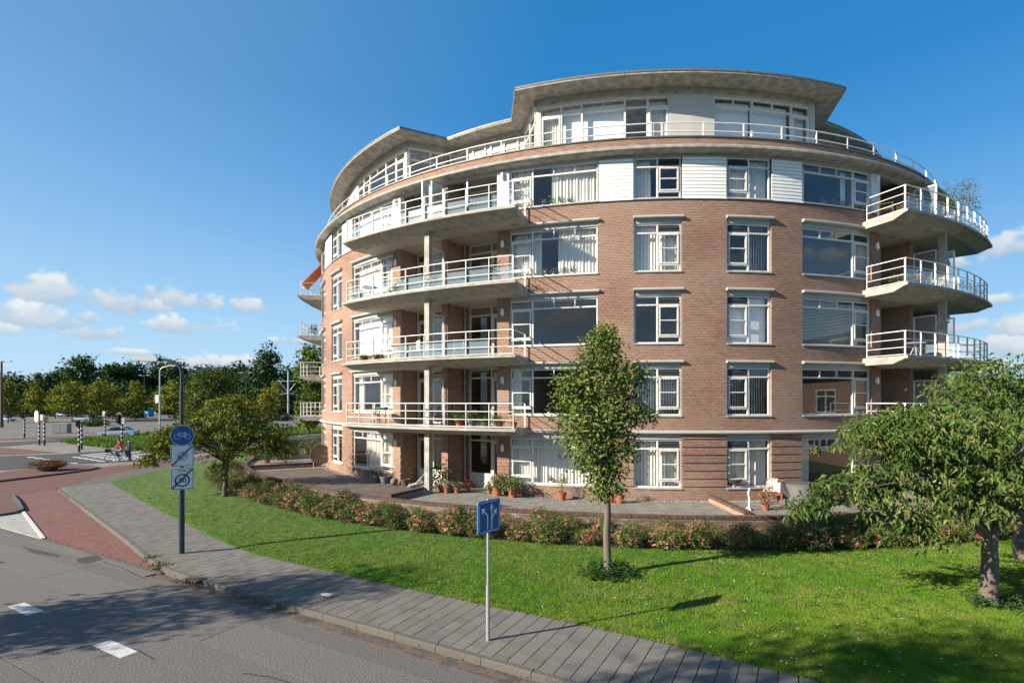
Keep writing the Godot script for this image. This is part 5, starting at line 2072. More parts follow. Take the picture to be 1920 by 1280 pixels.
func far_tree(called: String, label: String, group: String, u: float, top: float, d: float, wpx: float, base_v: float, pal: Array, n: int, leaf: float, sd: int, low := .25, trunk := .22):
	var p := P(u, top, d)
	var H := p.y + .2
	var W := wpx / F * d / 2
	var t := tree(called, label, Vector3(p.x, -.2, p.z), 0, group)
	var r := RandomNumberGenerator.new()
	r.seed = sd
	var bl := []
	var hc := H * (1 + low) / 2
	var vr := H * (1 - low) / 2
	for i in 7:
		var a := r.randf() * TAU
		var k := r.randf_range(.15, .6)
		bl.append([Vector3(cos(a) * W * k, hc + vr * r.randf_range(-.55, .55), sin(a) * W * k), Vector3(W * .55, vr * .5, W * .55), 1.0])
	if called == "car_park_tree":            # loose, pointed young crowns
		bl = []
		for i in 6:
			var f := i / 5.0
			bl.append([Vector3(r.randfn() * W * .16, H * lerp(low, .92, f), r.randfn() * W * .16), Vector3(W * lerp(.95, .22, f) * r.randf_range(.75, 1.1), vr * .22, W * lerp(.95, .22, f)), lerp(1.2, .25, f)])
	else: bl.append([Vector3(0, hc, 0), Vector3(W * .8, vr * .8, W * .8), 1.6])
	if called != "car_park_tree": bl.append([Vector3(r.randf_range(-.2, .2) * W, H - vr * .3, 0), Vector3(W * .4, vr * .3, W * .4), .5])
	var cen := leafage(t, "crown", bl, n, leaf, pal, sd, {"per": 12, "spread": leaf * 1.05, "inner": .5, "mesh": "clump"})
	limbs(t, Vector3.ZERO, Vector3(0, H * maxf(low, .2) * 1.3, 0), trunk, cen, 8, sd, M.bark)

func by(u: float) -> String:
	return "past the dark lamp post" if u < 40 else "past the signal with the white rimmed board" if u < 110 else "past the white hatchback" if u < 200 else "past the silver blue saloon" if u < 262 else "past the blue toilet cabin" if u < 330 else "past the round topped tree" if u < 450 else "beside the tallest dark tree" if u < 530 else "past the tram wire pole"
func far_trees():
	# the wood behind the car park
	var wood := [[-40, 690, 205, 120], [25, 700, 200, 80], [75, 697, 205, 70], [118, 690, 215, 60], [160, 668, 200, 78], [208, 678, 215, 70], [245, 672, 220, 70], [290, 668, 225, 80], [335, 676, 222, 70], [375, 686, 218, 70], [418, 688, 222, 60], [445, 680, 215, 60], [470, 700, 190, 60], [548, 690, 200, 60], [585, 684, 205, 60], [630, 690, 205, 70], [1775, 712, 190, 60], [1815, 702, 185, 60], [1850, 706, 185, 56], [1890, 712, 190, 70], [1935, 708, 195, 70]]
	for i in wood.size():
		var q = wood[i]
		far_tree("forest_tree", "tall dark green tree in the wood " + by(q[0]) if q[0] < 900 else "dark tree rising behind the cherry trees and curved balconies", "trees of the wood", q[0], q[1], q[2], q[3], 770, DARKG if i % 3 != 1 else GREEN, 4200, 1.05, 400 + i, .04)
	# a darker rank closing the wood below the crowns
	for i in 19:
		far_tree("understory_tree", "low dark tree closing the wood " + by(-40 + i * 36), "low trees of the wood", -40 + i * 36 + rng.randf_range(-8, 8), 722 + rng.randf_range(-8, 8), 196.0, 62, 770, DARKG, 1800, 1.15, 500 + i, .0)
	far_tree("poplar_tree", "tallest dense dark tree rising above the wood", "", 508, 645, 170, 80, 770, [Color(.022, .055, .018), Color(.038, .080, .024), Color(.055, .10, .03)], 4200, .85, 430, .05)
	far_tree("bright_tree", "light green tree showing beside the far balconies", "", 585, 640, 85, 66, 785, [Color(.06, .11, .02), Color(.10, .155, .025), Color(.15, .18, .03)], 3600, .42, 431, .1)
	far_tree("bright_shrub_tree", "yellow green tree behind the lowest far balcony", "", 578, 735, 78, 60, 785, [Color(.07, .11, .02), Color(.12, .15, .025), Color(.16, .17, .03)], 2200, .36, 432, .1)
	# yellowing trees of the car park
	var ys := [[14, 714, 120, 42], [66, 718, 150, 46], [103, 722, 150, 40], [134, 712, 122, 52], [158, 720, 150, 40], [180, 713, 128, 50], [196, 718, 135, 44], [210, 722, 140, 38], [252, 716, 135, 50], [304, 724, 190, 44], [326, 713, 132, 50], [345, 722, 150, 40], [498, 722, 140, 46], [520, 716, 150, 40]]
	for i in ys.size():
		var q = ys[i]
		far_tree("car_park_tree", "small yellowing car park tree " + by(q[0]), "yellowing trees in the car park", q[0], q[1], q[2], q[3], 788, YELLOW, 1900, .50, 460 + i, .36, .13)
	# hedges and shrubs of the car park
	for q in [[40, 772, 165, 70, 1.6], [110, 771, 168, 60, 1.7], [160, 770, 165, 50, 1.6], [212, 770, 162, 60, 1.8], [256, 772, 150, 36, 2.0], [345, 773, 150, 60, 1.8], [420, 772, 150, 70, 1.9], [520, 776, 130, 60, 2.0]]:
		var p := P(q[0], q[1], q[2])
		var s := thing("hedge", "dark clipped hedge behind the car park, " + by(q[0]), "hedge", Vector3(p.x, -.2, p.z), 0.0, "hedges of the car park")
		var w: float = q[3] / F * q[2] / 2
		leafage(s, "leaves", [[Vector3(0, q[4] * .5, 0), Vector3(w, q[4] * .55, 1.2), 1.0]], 700, .45, [Color(.018, .04, .012), Color(.04, .07, .018)], 700 + int(q[0]), {"per": 7, "spread": .3, "inner": .4, "mesh": "clump"})
	for q in [[186, 797, 4.0, 1.2], [172, 799, 3.0, 1.0], [258, 780, 4.5, 1.5]]:
		var p := G(q[0], q[1], -.16)
		var s := thing("shrub", "bright green low shrub on a car park island", "shrub", p, 0.0, "shrubs on the car park islands")
		leafage(s, "leaves", [[Vector3(0, q[3] * .45, 0), Vector3(q[2] / 2, q[3] * .5, 1.0), 1.0]], 600, .3, [Color(.06, .10, .02), Color(.10, .15, .03)], 760 + int(q[0]), {"per": 7, "spread": .22, "inner": .4, "mesh": "clump"})

# ---------------------------------------------------------------- cars, people, far objects
func wheel(par: Node, at: Vector3, r: float):
	var w := part("wheel", par)
	w.position = at
	var x := Transform3D(Basis(Vector3.FORWARD, PI / 2), Vector3.ZERO)
	var b := MB.new()
	b.lathe([[r * .6, -.1], [r * .93, -.1], [r, -.06], [r, .06], [r * .93, .1], [r * .6, .1]], Transform3D(Basis(Vector3.RIGHT, PI / 2), Vector3.ZERO), 18)
	obj("tyre", b, M.black, w)
	b = MB.new()
	b.lathe([[0, -.06], [r * .62, -.085], [r * .62, .085], [0, .06]], Transform3D(Basis(Vector3.RIGHT, PI / 2), Vector3.ZERO), 14)
	obj("rim", b, M.steel, w)
# profile: [x, roof or bonnet height, is cabin]; nose at -x
func car(label: String, at: Vector3, turn: float, paint: Color, shape: String):
	var t := thing("parked_car", label, "car", at, turn, "cars round the car park")
	var m := mt(paint.r, paint.g, paint.b, .3)
	m.clearcoat_enabled = true; m.clearcoat = .8; m.clearcoat_roughness = .08
	var L := 4.3 if shape != "hatch" else 3.9
	var lower := PackedVector2Array([Vector2(-L / 2, .35), Vector2(-L / 2 - .02, .58), Vector2(-L / 2 + .12, .70), Vector2(-L / 2 + 1.0, .88), Vector2(L / 2 - .55, .95), Vector2(L / 2 - .08, .90 if shape == "sedan" else .98), Vector2(L / 2, .6), Vector2(L / 2 - .03, .32), Vector2(1.72, .24), Vector2(-1.72, .24)])
	var cab: PackedVector2Array
	match shape:
		"sedan": cab = PackedVector2Array([Vector2(-1.15, .86), Vector2(-.45, 1.36), Vector2(.15, 1.42), Vector2(.75, 1.38), Vector2(1.55, .93)])
		"estate": cab = PackedVector2Array([Vector2(-1.15, .86), Vector2(-.45, 1.38), Vector2(.3, 1.46), Vector2(1.7, 1.40), Vector2(2.0, .95)])
		_: cab = PackedVector2Array([Vector2(-1.05, .86), Vector2(-.4, 1.36), Vector2(.2, 1.43), Vector2(1.3, 1.38), Vector2(1.75, .95)])
	var b := MB.new()
	_loft(b, lower, .84, .78, .60)
	obj("body", b, m, t)
	var g := MB.new()
	_loft(g, cab, .76, .58, 1.1)
	obj("windows", g, mt(.02, .025, .03, .08), t)
	var rf := MB.new()
	var ins := []
	var pts := [cab[1] + Vector2(-.04, .005), cab[2] + Vector2(0, .02), cab[3] + Vector2(.04, .005)]
	for i in 2:
		var a: Vector2 = pts[i]
		var c: Vector2 = pts[i + 1]
		rf.q(Vector3(a.x, a.y, -.6), Vector3(c.x, c.y, -.6), Vector3(c.x, c.y, .6), Vector3(a.x, a.y, .6), Vector3(0, .5, 0))
	for s in [-1.0, 1.0]:
		for q in [[cab[0], cab[1], .03], [cab[4], cab[3], .03], [Vector2(.25, .92), cab[2], .0]]:
			rf.bar(Vector3(q[0].x, q[0].y, .765 * s), Vector3(q[1].x, q[1].y + .01, .592 * s), .06, .06)
		rf.bar(Vector3(pts[0].x, pts[0].y - .01, .595 * s), Vector3(pts[1].x, pts[1].y - .01, .595 * s), .06, .05)
		rf.bar(Vector3(pts[1].x, pts[1].y - .01, .595 * s), Vector3(pts[2].x, pts[2].y - .01, .595 * s), .06, .05)
	obj("roof", rf, m, t)
	for x in [-1.3, 1.28]:
		for s in [-1.0, 1.0]: wheel(t, Vector3(x, .31, .76 * s), .31)
	for s in [-1.0, 1.0]:
		var h := MB.new()
		h.bx(Vector3(-L / 2 - .03, .56, .55 * s - .16), Vector3(-L / 2 + .12, .70, .55 * s + .16))
		obj("headlight", h, M.swhite, t)
		h = MB.new()
		h.bx(Vector3(L / 2 - .12, .66, .66 * s - .12), Vector3(L / 2 + .005, .86, .66 * s + .12))
		obj("tail_light", h, mt(.25, .01, .01, .3), t)
	var bp := MB.new()
	bp.bx(Vector3(-L / 2 - .06, .30, -.80), Vector3(-L / 2 + .05, .46, .80))
	bp.bx(Vector3(L / 2 - .05, .30, -.80), Vector3(L / 2 + .05, .46, .80))
	obj("bumper", bp, M.dark, t)
	var np := MB.new()
	np.bx(Vector3(-L / 2 - .07, .36, -.26), Vector3(-L / 2 - .06, .46, .26))
	obj("number_plate", np, mt(.65, .50, .05, .5), t)
func _loft(b: MB, prof: PackedVector2Array, wl: float, wh: float, soft: float):      # side profile given width, narrower towards the top
	var lo := 9.0
	var hi := -9.0
	for p in prof:
		lo = minf(lo, p.y); hi = maxf(hi, p.y)
	var wd := func(y): return lerp(wl, wh, pow(clampf((y - lo) / (hi - lo), 0, 1), soft))
	var c := Vector2.ZERO
	for p in prof: c += p / prof.size()
	for i in prof.size():
		var a := prof[i]
		var d := prof[(i + 1) % prof.size()]
		var wa: float = wd.call(a.y)
		var wb: float = wd.call(d.y)
		b.q(Vector3(a.x, a.y, -wa), Vector3(d.x, d.y, -wb), Vector3(d.x, d.y, wb), Vector3(a.x, a.y, wa), Vector3(c.x, c.y, 0))
		for s in [-1.0, 1.0]: b.t3(Vector3(a.x, a.y, wa * s), Vector3(d.x, d.y, wb * s), Vector3(c.x, c.y, (wl + .03) * s), Vector3(0, 0, s))

# a figure: bones [a, b, radius a, radius b, colour] joined smoothly and meshed as one surface
func figure(bones: Array, cell := .024, k := .03) -> MB:
	var lo := Vector3.ONE * 99
	var hi := -lo
	for q in bones:
		var rm := Vector3.ONE * (maxf(q[2], q[3]) + .06)
		lo = lo.min(q[0] - rm).min(q[1] - rm); hi = hi.max(q[0] + rm).max(q[1] + rm)
	var n := Vector3i(((hi - lo) / cell).ceil()) + Vector3i.ONE
	var f := PackedFloat32Array()
	f.resize(n.x * n.y * n.z)
	f.fill(1.0)
	for q in bones:
		var rm := Vector3.ONE * (maxf(q[2], q[3]) + .07)
		var i0 := Vector3i(((q[0].min(q[1]) - rm - lo) / cell).floor()).clamp(Vector3i.ZERO, n - Vector3i.ONE)
		var i1 := Vector3i(((q[0].max(q[1]) + rm - lo) / cell).ceil()).clamp(Vector3i.ZERO, n - Vector3i.ONE)
		var ab: Vector3 = q[1] - q[0]
		var l2 := maxf(ab.length_squared(), 1e-8)
		for z in range(i0.z, i1.z + 1):
			for y in range(i0.y, i1.y + 1):
				for x in range(i0.x, i1.x + 1):
					var p := lo + Vector3(x, y, z) * cell
					var t := clampf((p - q[0]).dot(ab) / l2, 0, 1)
					var d: float = (p - q[0] - ab * t).length() - lerp(float(q[2]), float(q[3]), t)
					var id := (z * n.y + y) * n.x + x
					var o := f[id]
					var h := clampf(.5 + .5 * (o - d) / k, 0, 1)
					f[id] = lerp(o, d, h) - k * h * (1 - h)
	var b := MB.new()
	b.col = Color.WHITE
	var vid := {}
	var sample := func(p: Vector3) -> Color:
		var best := 1e9
		var cc := Color.WHITE
		for q in bones:
			var ab: Vector3 = q[1] - q[0]
			var t := clampf((p - q[0]).dot(ab) / maxf(ab.length_squared(), 1e-8), 0, 1)
			var d: float = (p - q[0] - ab * t).length() - lerp(float(q[2]), float(q[3]), t)
			if d < best:
				best = d; cc = q[4]
		return cc
	var vert := func(x, y, z):
		var key: int = (z * n.y + y) * n.x + x
		if vid.has(key): return vid[key]
		var s := Vector3.ZERO
		var c := 0
		var g := Vector3.ZERO
		for e in 8:
			var ax: int = x + (e & 1)
			var ay: int = y + ((e >> 1) & 1)
			var az: int = z + ((e >> 2) & 1)
			var v0 := f[(az * n.y + ay) * n.x + ax]
			g += Vector3((e & 1) * 2 - 1, ((e >> 1) & 1) * 2 - 1, ((e >> 2) & 1) * 2 - 1) * v0
			for w in 3:
				if (e >> w) & 1: continue
				var bx: int = ax + (1 if w == 0 else 0)
				var by: int = ay + (1 if w == 1 else 0)
				var bz: int = az + (1 if w == 2 else 0)
				var v1 := f[(bz * n.y + by) * n.x + bx]
				if (v0 < 0) != (v1 < 0):
					s += Vector3(ax, ay, az).lerp(Vector3(bx, by, bz), v0 / (v0 - v1)); c += 1
		var p: Vector3 = lo + s / maxi(c, 1) * cell
		vid[key] = [p, g.normalized(), sample.call(p)]
		return vid[key]
	for z in range(1, n.z - 1):
		for y in range(1, n.y - 1):
			for x in range(1, n.x - 1):
				var a := f[(z * n.y + y) * n.x + x] < 0
				for w in 3:
					var id: int = (z * n.y + y) * n.x + x + [1, n.x, n.x * n.y][w]
					if a == (f[id] < 0): continue
					var q: Array
					if w == 0: q = [vert.call(x, y - 1, z - 1), vert.call(x, y, z - 1), vert.call(x, y, z), vert.call(x, y - 1, z)]
					elif w == 1: q = [vert.call(x - 1, y, z - 1), vert.call(x - 1, y, z), vert.call(x, y, z), vert.call(x, y, z - 1)]
					else: q = [vert.call(x - 1, y - 1, z), vert.call(x, y - 1, z), vert.call(x, y, z), vert.call(x - 1, y, z)]
					if not a: q.reverse()
					for i in [[0, 2, 1], [0, 3, 2]]:
						for j in i:
							b.v.append(q[j][0]); b.n.append(q[j][1]); b.c.append(q[j][2])
	return b
func hand(l: Array, wrist: Vector3, dir: Vector3, side: Vector3, skin: Color):       # palm and five curled fingers
	var palm := wrist + dir * .08
	l.append([wrist, palm, .03, .034, skin])
	var dn := dir.cross(side).normalized()
	for i in 4:
		var o := palm + side * (.027 - .018 * i)
		var ln: float = [.035, .042, .039, .03][i]
		l.append([o, o + dir * ln, .009, .0085, skin]); l.append([o + dir * ln, o + dir * ln * 1.2 + dn * ln * .9, .0085, .008, skin])
	l.append([wrist + dir * .03 + side * .03, palm + side * .055 + dn * .02, .011, .009, skin])
func head(l: Array, c: Vector3, fwd: Vector3, skin: Color, s := 1.0):
	l.append([c + Vector3(0, .02, 0) * s, c + Vector3(0, .045, 0) * s - fwd * .015 * s, .088 * s, .09 * s, skin])
	l.append([c - Vector3(0, .05, 0) * s + fwd * .02 * s, c - Vector3(0, .075, 0) * s + fwd * .045 * s, .062 * s, .04 * s, skin])
	l.append([c + fwd * .095 * s, c - Vector3(0, .03, 0) * s + fwd * .108 * s, .012 * s, .017 * s, skin])
	for e in [-1.0, 1.0]:
		var sd: Vector3 = fwd.cross(Vector3.UP).normalized() * e
		l.append([c + sd * .09 * s, c + sd * .094 * s - Vector3(0, .03, 0) * s, .018 * s, .014 * s, skin])
func face_bits(par: Node, c: Vector3, fwd: Vector3, s := 1.0):
	var sd := fwd.cross(Vector3.UP).normalized()
	var b := MB.new()
	for e in [-1.0, 1.0]: b.box(Transform3D(Basis(sd, Vector3.UP, fwd), c + (fwd * .088 + sd * .033 * e + Vector3.UP * .012) * s), Vector3(.026, .012, .012) * s)
	obj("eyes", b, M.black, par)
	b = MB.new()
	b.box(Transform3D(Basis(sd, Vector3.UP, fwd), c + (fwd * .088 - Vector3.UP * .065) * s), Vector3(.045, .01, .012) * s)
	obj("mouth", b, mt(.3, .08, .07, .6), par)
func hair(par: Node, c: Vector3, fwd: Vector3, col: Color, s := 1.0, long := 0.0):
	var b := MB.new()
	b.lathe([[.098, -.03], [.106, .02], [.10, .065], [.07, .11], [0, .135]], Transform3D(Basis(fwd.cross(Vector3.UP).normalized(), Vector3.UP, -fwd).scaled(Vector3.ONE * s), c - fwd * .022 * s + Vector3.UP * .015 * s), 14)
	if long > 0: b.tube([c - fwd * .075 * s, c - fwd * .10 * s - Vector3.UP * long], [.075 * s, .035 * s], 8)
	obj("hair", b, mt(col.r, col.g, col.b, .6), par)

func cyclist():
	# bicycle axes: x forward along travel
	var at := G(221, 866.5, -.13)
	var turn := deg_to_rad(205)        # riding away and to one side
	var bike := thing("bicycle", "dark city bicycle with a front basket and rear child seat at the crossing", "bicycle", at, turn)
	var b := MB.new()
	for x in [-.55, .52]:
		var w := part("wheel", bike)
		w.position = Vector3(x, .35, 0)
		var ty := MB.new()
		ring(ty, Vector3.ZERO, Vector3.RIGHT, Vector3.UP, .335, .018, 28)
		obj("tyre", ty, M.black, w)
		var sp := MB.new()
		for i in 10: tubes(sp, [Vector3.ZERO, Vector3(cos(TAU * i / 10), sin(TAU * i / 10), 0) * .32], .002, 4)
		ring(sp, Vector3.ZERO, Vector3.RIGHT, Vector3.UP, .315, .009, 28)
		obj("spokes", sp, M.steel, w)
	for q in [[Vector3(.52, .35, 0), Vector3(.40, .92, 0)], [Vector3(.43, .78, 0), Vector3(-.10, .32, 0)], [Vector3(-.10, .32, 0), Vector3(-.27, .88, 0)], [Vector3(-.10, .32, 0), Vector3(-.55, .35, 0)], [Vector3(-.55, .35, 0), Vector3(-.22, .74, 0)], [Vector3(.42, .82, 0), Vector3(-.14, .45, 0)], [Vector3(.40, .92, 0), Vector3(.37, 1.06, 0)]]: tubes(b, q, .017, 8)
	obj("frame", b, M.black, bike)
	b = MB.new()
	tubes(b, [Vector3(.18, 1.08, -.30), Vector3(.34, 1.10, -.2), Vector3(.37, 1.06, 0), Vector3(.34, 1.10, .2), Vector3(.18, 1.08, .30)], .013)
	obj("handlebar", b, M.steel, bike)
	b = MB.new()
	b.prism(PackedVector2Array([Vector2(-.16, -.09), Vector2(.12, -.025), Vector2(.12, .025), Vector2(-.16, .09)]), Transform3D(Basis(Vector3.RIGHT, -PI / 2), Vector3(-.27, .90, 0)), .06)
	obj("saddle", b, M.black, bike)
	b = MB.new()
	b.bx(Vector3(.48, .78, -.18), Vector3(.80, .80, .18))
	for q in [[.48, -.18, .80, -.17], [.48, .17, .80, .18], [.48, -.17, .49, .17], [.79, -.17, .80, .17]]: b.bx(Vector3(q[0], .80, q[1]), Vector3(q[2], 1.04, q[3]))
	obj("basket", b, M.dark, bike)
	b = MB.new()
	b.bx(Vector3(-.78, .80, -.16), Vector3(-.45, .85, .16)); b.bx(Vector3(-.82, .80, -.16), Vector3(-.77, 1.28, .16))
	for s in [-1.0, 1.0]: b.bx(Vector3(-.74, .42, s * .17 - .02), Vector3(-.52, .86, s * .17 + .02))
	obj("child_seat", b, mt(.03, .035, .06, .5), bike)
	b = MB.new()
	for s in [-1.0, 1.0]: b.bx(Vector3(-.16 if s < 0 else -.10, .15 if s < 0 else .46, s * .09 - .04), Vector3(-.04 if s < 0 else .02, .18 if s < 0 else .49, s * .09 + .04))
	obj("pedals", b, M.black, bike)
	# rider
	var skin := Color(.52, .30, .21)
	var top := Color(.62, .05, .14)
	var jean := Color(.10, .17, .27)
	var shoe := Color(.5, .48, .45)
	var l := []
	var hip := Vector3(-.27, 1.0, 0)
	var chest := Vector3(-.12, 1.42, 0)
	l.append([hip, Vector3(-.22, 1.18, 0), .15, .13, top]); l.append([Vector3(-.22, 1.18, 0), chest, .13, .135, top])
	l.append([chest + Vector3(.01, .06, -.12), chest + Vector3(.01, .06, .12), .075, .075, top])
	l.append([chest + Vector3(.02, .1, 0), Vector3(-.06, 1.60, 0), .055, .05, skin])
	var hd := Vector3(-.04, 1.70, 0)
	head(l, hd, Vector3.RIGHT, skin)
	for s in [-1.0, 1.0]:
		var sh := chest + Vector3(.01, .06, .17 * s)
		var el := Vector3(.06, 1.24, .27 * s)
		var wr_ := Vector3(.19, 1.13, .29 * s)
		l.append([sh, sh.lerp(el, .55), .058, .05, top]); l.append([sh.lerp(el, .5), el, .046, .04, skin]); l.append([el, wr_, .04, .03, skin])
		hand(l, wr_ + Vector3(-.02, .0, 0), Vector3(.75, -.66, 0).normalized(), Vector3(0, 0, -s), skin)
		var kn := Vector3(.12 if s < 0 else .16, .62 if s < 0 else .84, .11 * s)
		var an := Vector3(-.13 if s < 0 else -.06, .24 if s < 0 else .54, .10 * s)
		l.append([hip + Vector3(.02, -.02, .08 * s), kn, .095, .062, jean]); l.append([kn, an, .06, .042, jean])
		l.append([an + Vector3(-.03, -.035, 0), an + Vector3(.14, -.055, 0), .038, .03, shoe])
	var rider := thing("person", "person in a bright pink top and jeans riding the city bicycle", "person", at, turn)
	obj("body", figure(l), M.tinbody, rider)
	face_bits(rider, hd, Vector3.RIGHT)
	hair(rider, hd, Vector3.RIGHT, Color(.05, .03, .02), 1.0, .12)
	# child in the rear seat
	l = []
	var pink := Color(.70, .38, .42)
	var h2 := Vector3(-.60, .92, 0)
	l.append([h2, Vector3(-.64, 1.20, 0), .11, .10, pink]); l.append([Vector3(-.63, 1.21, -.07), Vector3(-.63, 1.21, .07), .055, .055, pink])
	l.append([Vector3(-.63, 1.24, 0), Vector3(-.62, 1.30, 0), .04, .04, skin])
	var hc := Vector3(-.61, 1.39, 0)
	head(l, hc, Vector3.RIGHT, skin, .86)
	for s in [-1.0, 1.0]:
		var e2 := Vector3(-.52, 1.07, .15 * s)
		l.append([Vector3(-.63, 1.21, .11 * s), e2, .042, .036, pink]); l.append([e2, Vector3(-.42, 1.03, .13 * s), .034, .026, skin])
		hand(l, Vector3(-.42, 1.03, .13 * s), Vector3.RIGHT, Vector3(0, 0, -s), skin)
		var k2 := Vector3(-.40, .90, .12 * s)
		l.append([h2 + Vector3(0, -.01, .06 * s), k2, .062, .045, Color(.45, .42, .5)]); l.append([k2, Vector3(-.46, .62, .13 * s), .043, .03, Color(.45, .42, .5)])
		l.append([Vector3(-.47, .60, .13 * s), Vector3(-.36, .58, .13 * s), .03, .024, Color(.7, .7, .7)])
	var ch := thing("person", "small child in a pale pink coat and cap on the bicycle's rear seat", "person", at, turn)
	obj("body", figure(l, .02, .02), M.tinbody, ch)
	face_bits(ch, hc, Vector3.RIGHT, .86)
	hair(ch, hc, Vector3.RIGHT, Color(.6, .35, .38), .9)

func walker():
	var at := G(226, 778.3, -.2)
	var l := []
	var skin := Color(.5, .3, .22)
	var sh := Color(.35, .42, .5)
	var pa := Color(.05, .05, .09)
	l.append([Vector3(0, .95, 0), Vector3(0, 1.15, 0), .14, .13, pa]); l.append([Vector3(0, 1.12, 0), Vector3(.02, 1.42, 0), .135, .15, sh]); l.append([Vector3(.02, 1.43, -.15), Vector3(.02, 1.43, .15), .08, .08, sh])
	l.append([Vector3(.02, 1.48, 0), Vector3(.04, 1.58, 0), .055, .05, skin])
	var hd := Vector3(.05, 1.68, 0)
	head(l, hd, Vector3.RIGHT, skin)
	for s in [-1.0, 1.0]:
		var e := Vector3(-.06 * s, 1.16, .24 * s)
		var w := Vector3(.08 - .12 * s, .94, .23 * s)
		l.append([Vector3(.02, 1.42, .2 * s), e, .055, .045, sh]); l.append([e, w, .042, .032, skin])
		hand(l, w, Vector3(.2, -1, 0).normalized(), Vector3(1, .2, 0).normalized(), skin)
		var k := Vector3(.18 * s + .04, .52, .09 * s)
		var f := Vector3(.34 * s - .06, .08, .09 * s)
		l.append([Vector3(0, .92, .09 * s), k, .09, .065, pa]); l.append([k, f, .06, .042, pa]); l.append([f + Vector3(-.03, -.03, 0), f + Vector3(.17, -.03, 0), .042, .035, Color(.03, .03, .03)])
	var t := thing("person", "person in a pale top and dark trousers walking across the car park", "person", at, deg_to_rad(180))
	obj("body", figure(l, .03), M.tinbody, t)
	face_bits(t, hd, Vector3.RIGHT)
	hair(t, hd, Vector3.RIGHT, Color(.08, .05, .03))

func far_things():
	car("dark blue estate car parked in the middle of the car park", G(117, 781.3, -.2), deg_to_rad(-8) + PI, Color(.02, .035, .085), "estate")
	car("white hatchback parked in front of a dark teal car", G(152, 789.5, -.2), deg_to_rad(16), Color(.72, .73, .74), "hatch")
	car("dark teal hatchback parked half behind the white one", G(171, 788.3, -.2), deg_to_rad(60), Color(.03, .08, .10), "hatch")
	car("silver blue saloon car driving behind the traffic lights", G(222, 819.5, -.14), deg_to_rad(11), Color(.30, .36, .42), "sedan")
	car("white car parked behind the blue toilet cabin", G(289, 777.2, -.2), deg_to_rad(4), Color(.70, .71, .72), "hatch")
	car("dark red car parked under the hedge", G(97, 775.2, -.2), deg_to_rad(80), Color(.12, .015, .02), "hatch")
	car("silver grey car parked beside the dark lamp post", G(8, 790, -.2), deg_to_rad(175), Color(.32, .36, .40), "sedan")
	car("dark blue car parked by the hedge and lamp post", G(6, 776, -.2), deg_to_rad(10), Color(.02, .03, .07), "hatch")
	# toilet cabin
	var at := G(279, 781, -.2)
	var t := thing("toilet_cabin", "bright blue portable toilet cabin with a pale roof in the car park", "toilet cabin", at, deg_to_rad(-18))
	var d := -at.z
	var w := 10.5 / F * d
	var h := 16.5 / F * d
	var b := MB.new()
	b.bx(Vector3(-w / 2, .05, -w / 2), Vector3(w / 2, h - .2, w / 2))
	obj("cabin_wall", b, mt(.02, .22, .52, .5), t)
	b = MB.new()
	b.prism(PackedVector2Array([Vector2(-w / 2 - .05, 0), Vector2(w / 2 + .05, 0), Vector2(w * .25, .28), Vector2(-w * .25, .28)]), Transform3D(Basis(), Vector3(0, h - .2, -w / 2 - .03)), w + .06)
	obj("cabin_roof", b, mt(.55, .68, .76, .5), t)
	b = MB.new()
	b.bx(Vector3(-w * .32, .15, w / 2), Vector3(w * .32, h - .35, w / 2 + .05))
	obj("cabin_door", b, mt(.03, .27, .60, .5), t)
	for x in [-.46, .46]:
		b = MB.new()
		b.bx(Vector3(x * w - .06, .05, w / 2), Vector3(x * w + .06, h - .2, w / 2 + .08))
		obj("corner_post", b, mt(.03, .25, .58, .5), t)
	cyclist()
	walker()
	# planter bush on the island
	at = G(89, 882, -.02)
	t = thing("planter_bush", "round planter bowl overflowing with red and green foliage on the traffic island", "planter", at)
	b = MB.new()
	b.lathe([[0, 0], [.35, 0], [.45, .05], [.75, .28], [.8, .36], [.7, .36], [0, .3]], Transform3D(), 20)
	obj("bowl", b, M.potgrey, t)
	leafage(t, "foliage", [[Vector3(0, .42, 0), Vector3(1.05, .26, .85), 1.0]], 2600, .085, [Color(.07, .11, .025), Color(.12, .12, .03), Color(.22, .06, .03), Color(.30, .06, .04)], 90, {"per": 12, "spread": .09, "inner": .5})
	# houses across the street, seen only in the windows
	house_row(Vector3(34, 0, -6), deg_to_rad(-62), "brick row house with a dark tiled roof across the side street")
	house_row(Vector3(-13, 0, 26), deg_to_rad(155), "brick row house with a dark tiled roof across the road")

func house_row(at: Vector3, turn: float, label: String):
	var t := thing("row_house", label, "house", at, turn, "row houses across the street")
	var b := MB.new()
	b.bx(Vector3(-15, 0, -9), Vector3(15, 6.2, 0))
	obj("wall", b, M.brickfar, t)
	b = MB.new()
	b.prism(PackedVector2Array([Vector2(-.5, 6.2), Vector2(9.5, 6.2), Vector2(4.5, 10.2)]), Transform3D(Basis(Vector3.UP, PI / 2), Vector3(-15.3, 0, .0)), 30.6)
	obj("roof", b, tri(mt(.045, .045, .05, .8), M.fine, .5), t)
	for i in 6:
		for k in 2:
			var x := -12.5 + i * 5.0
			var w := part("window", t)
			var y := 1.0 + k * 2.8
			var f := MB.new()
			for q in [[x - 1.1, x - 1.0], [x + 1.0, x + 1.1], [x - .05, x + .05]]: f.bx(Vector3(q[0], y, 0.003), Vector3(q[1], y + 1.6, .08))
			for q in [y - .06, y + 1.1, y + 1.56]: f.bx(Vector3(x - 1.12, q, .003), Vector3(x + 1.12, q + .09, .085))
			obj("frame", f, M.white, w)
			var g := MB.new()
			g.bx(Vector3(x - 1.0, y, .004), Vector3(x + 1.0, y + 1.58, .03))
			obj("pane", g, mt(.03, .04, .05, .05), w)

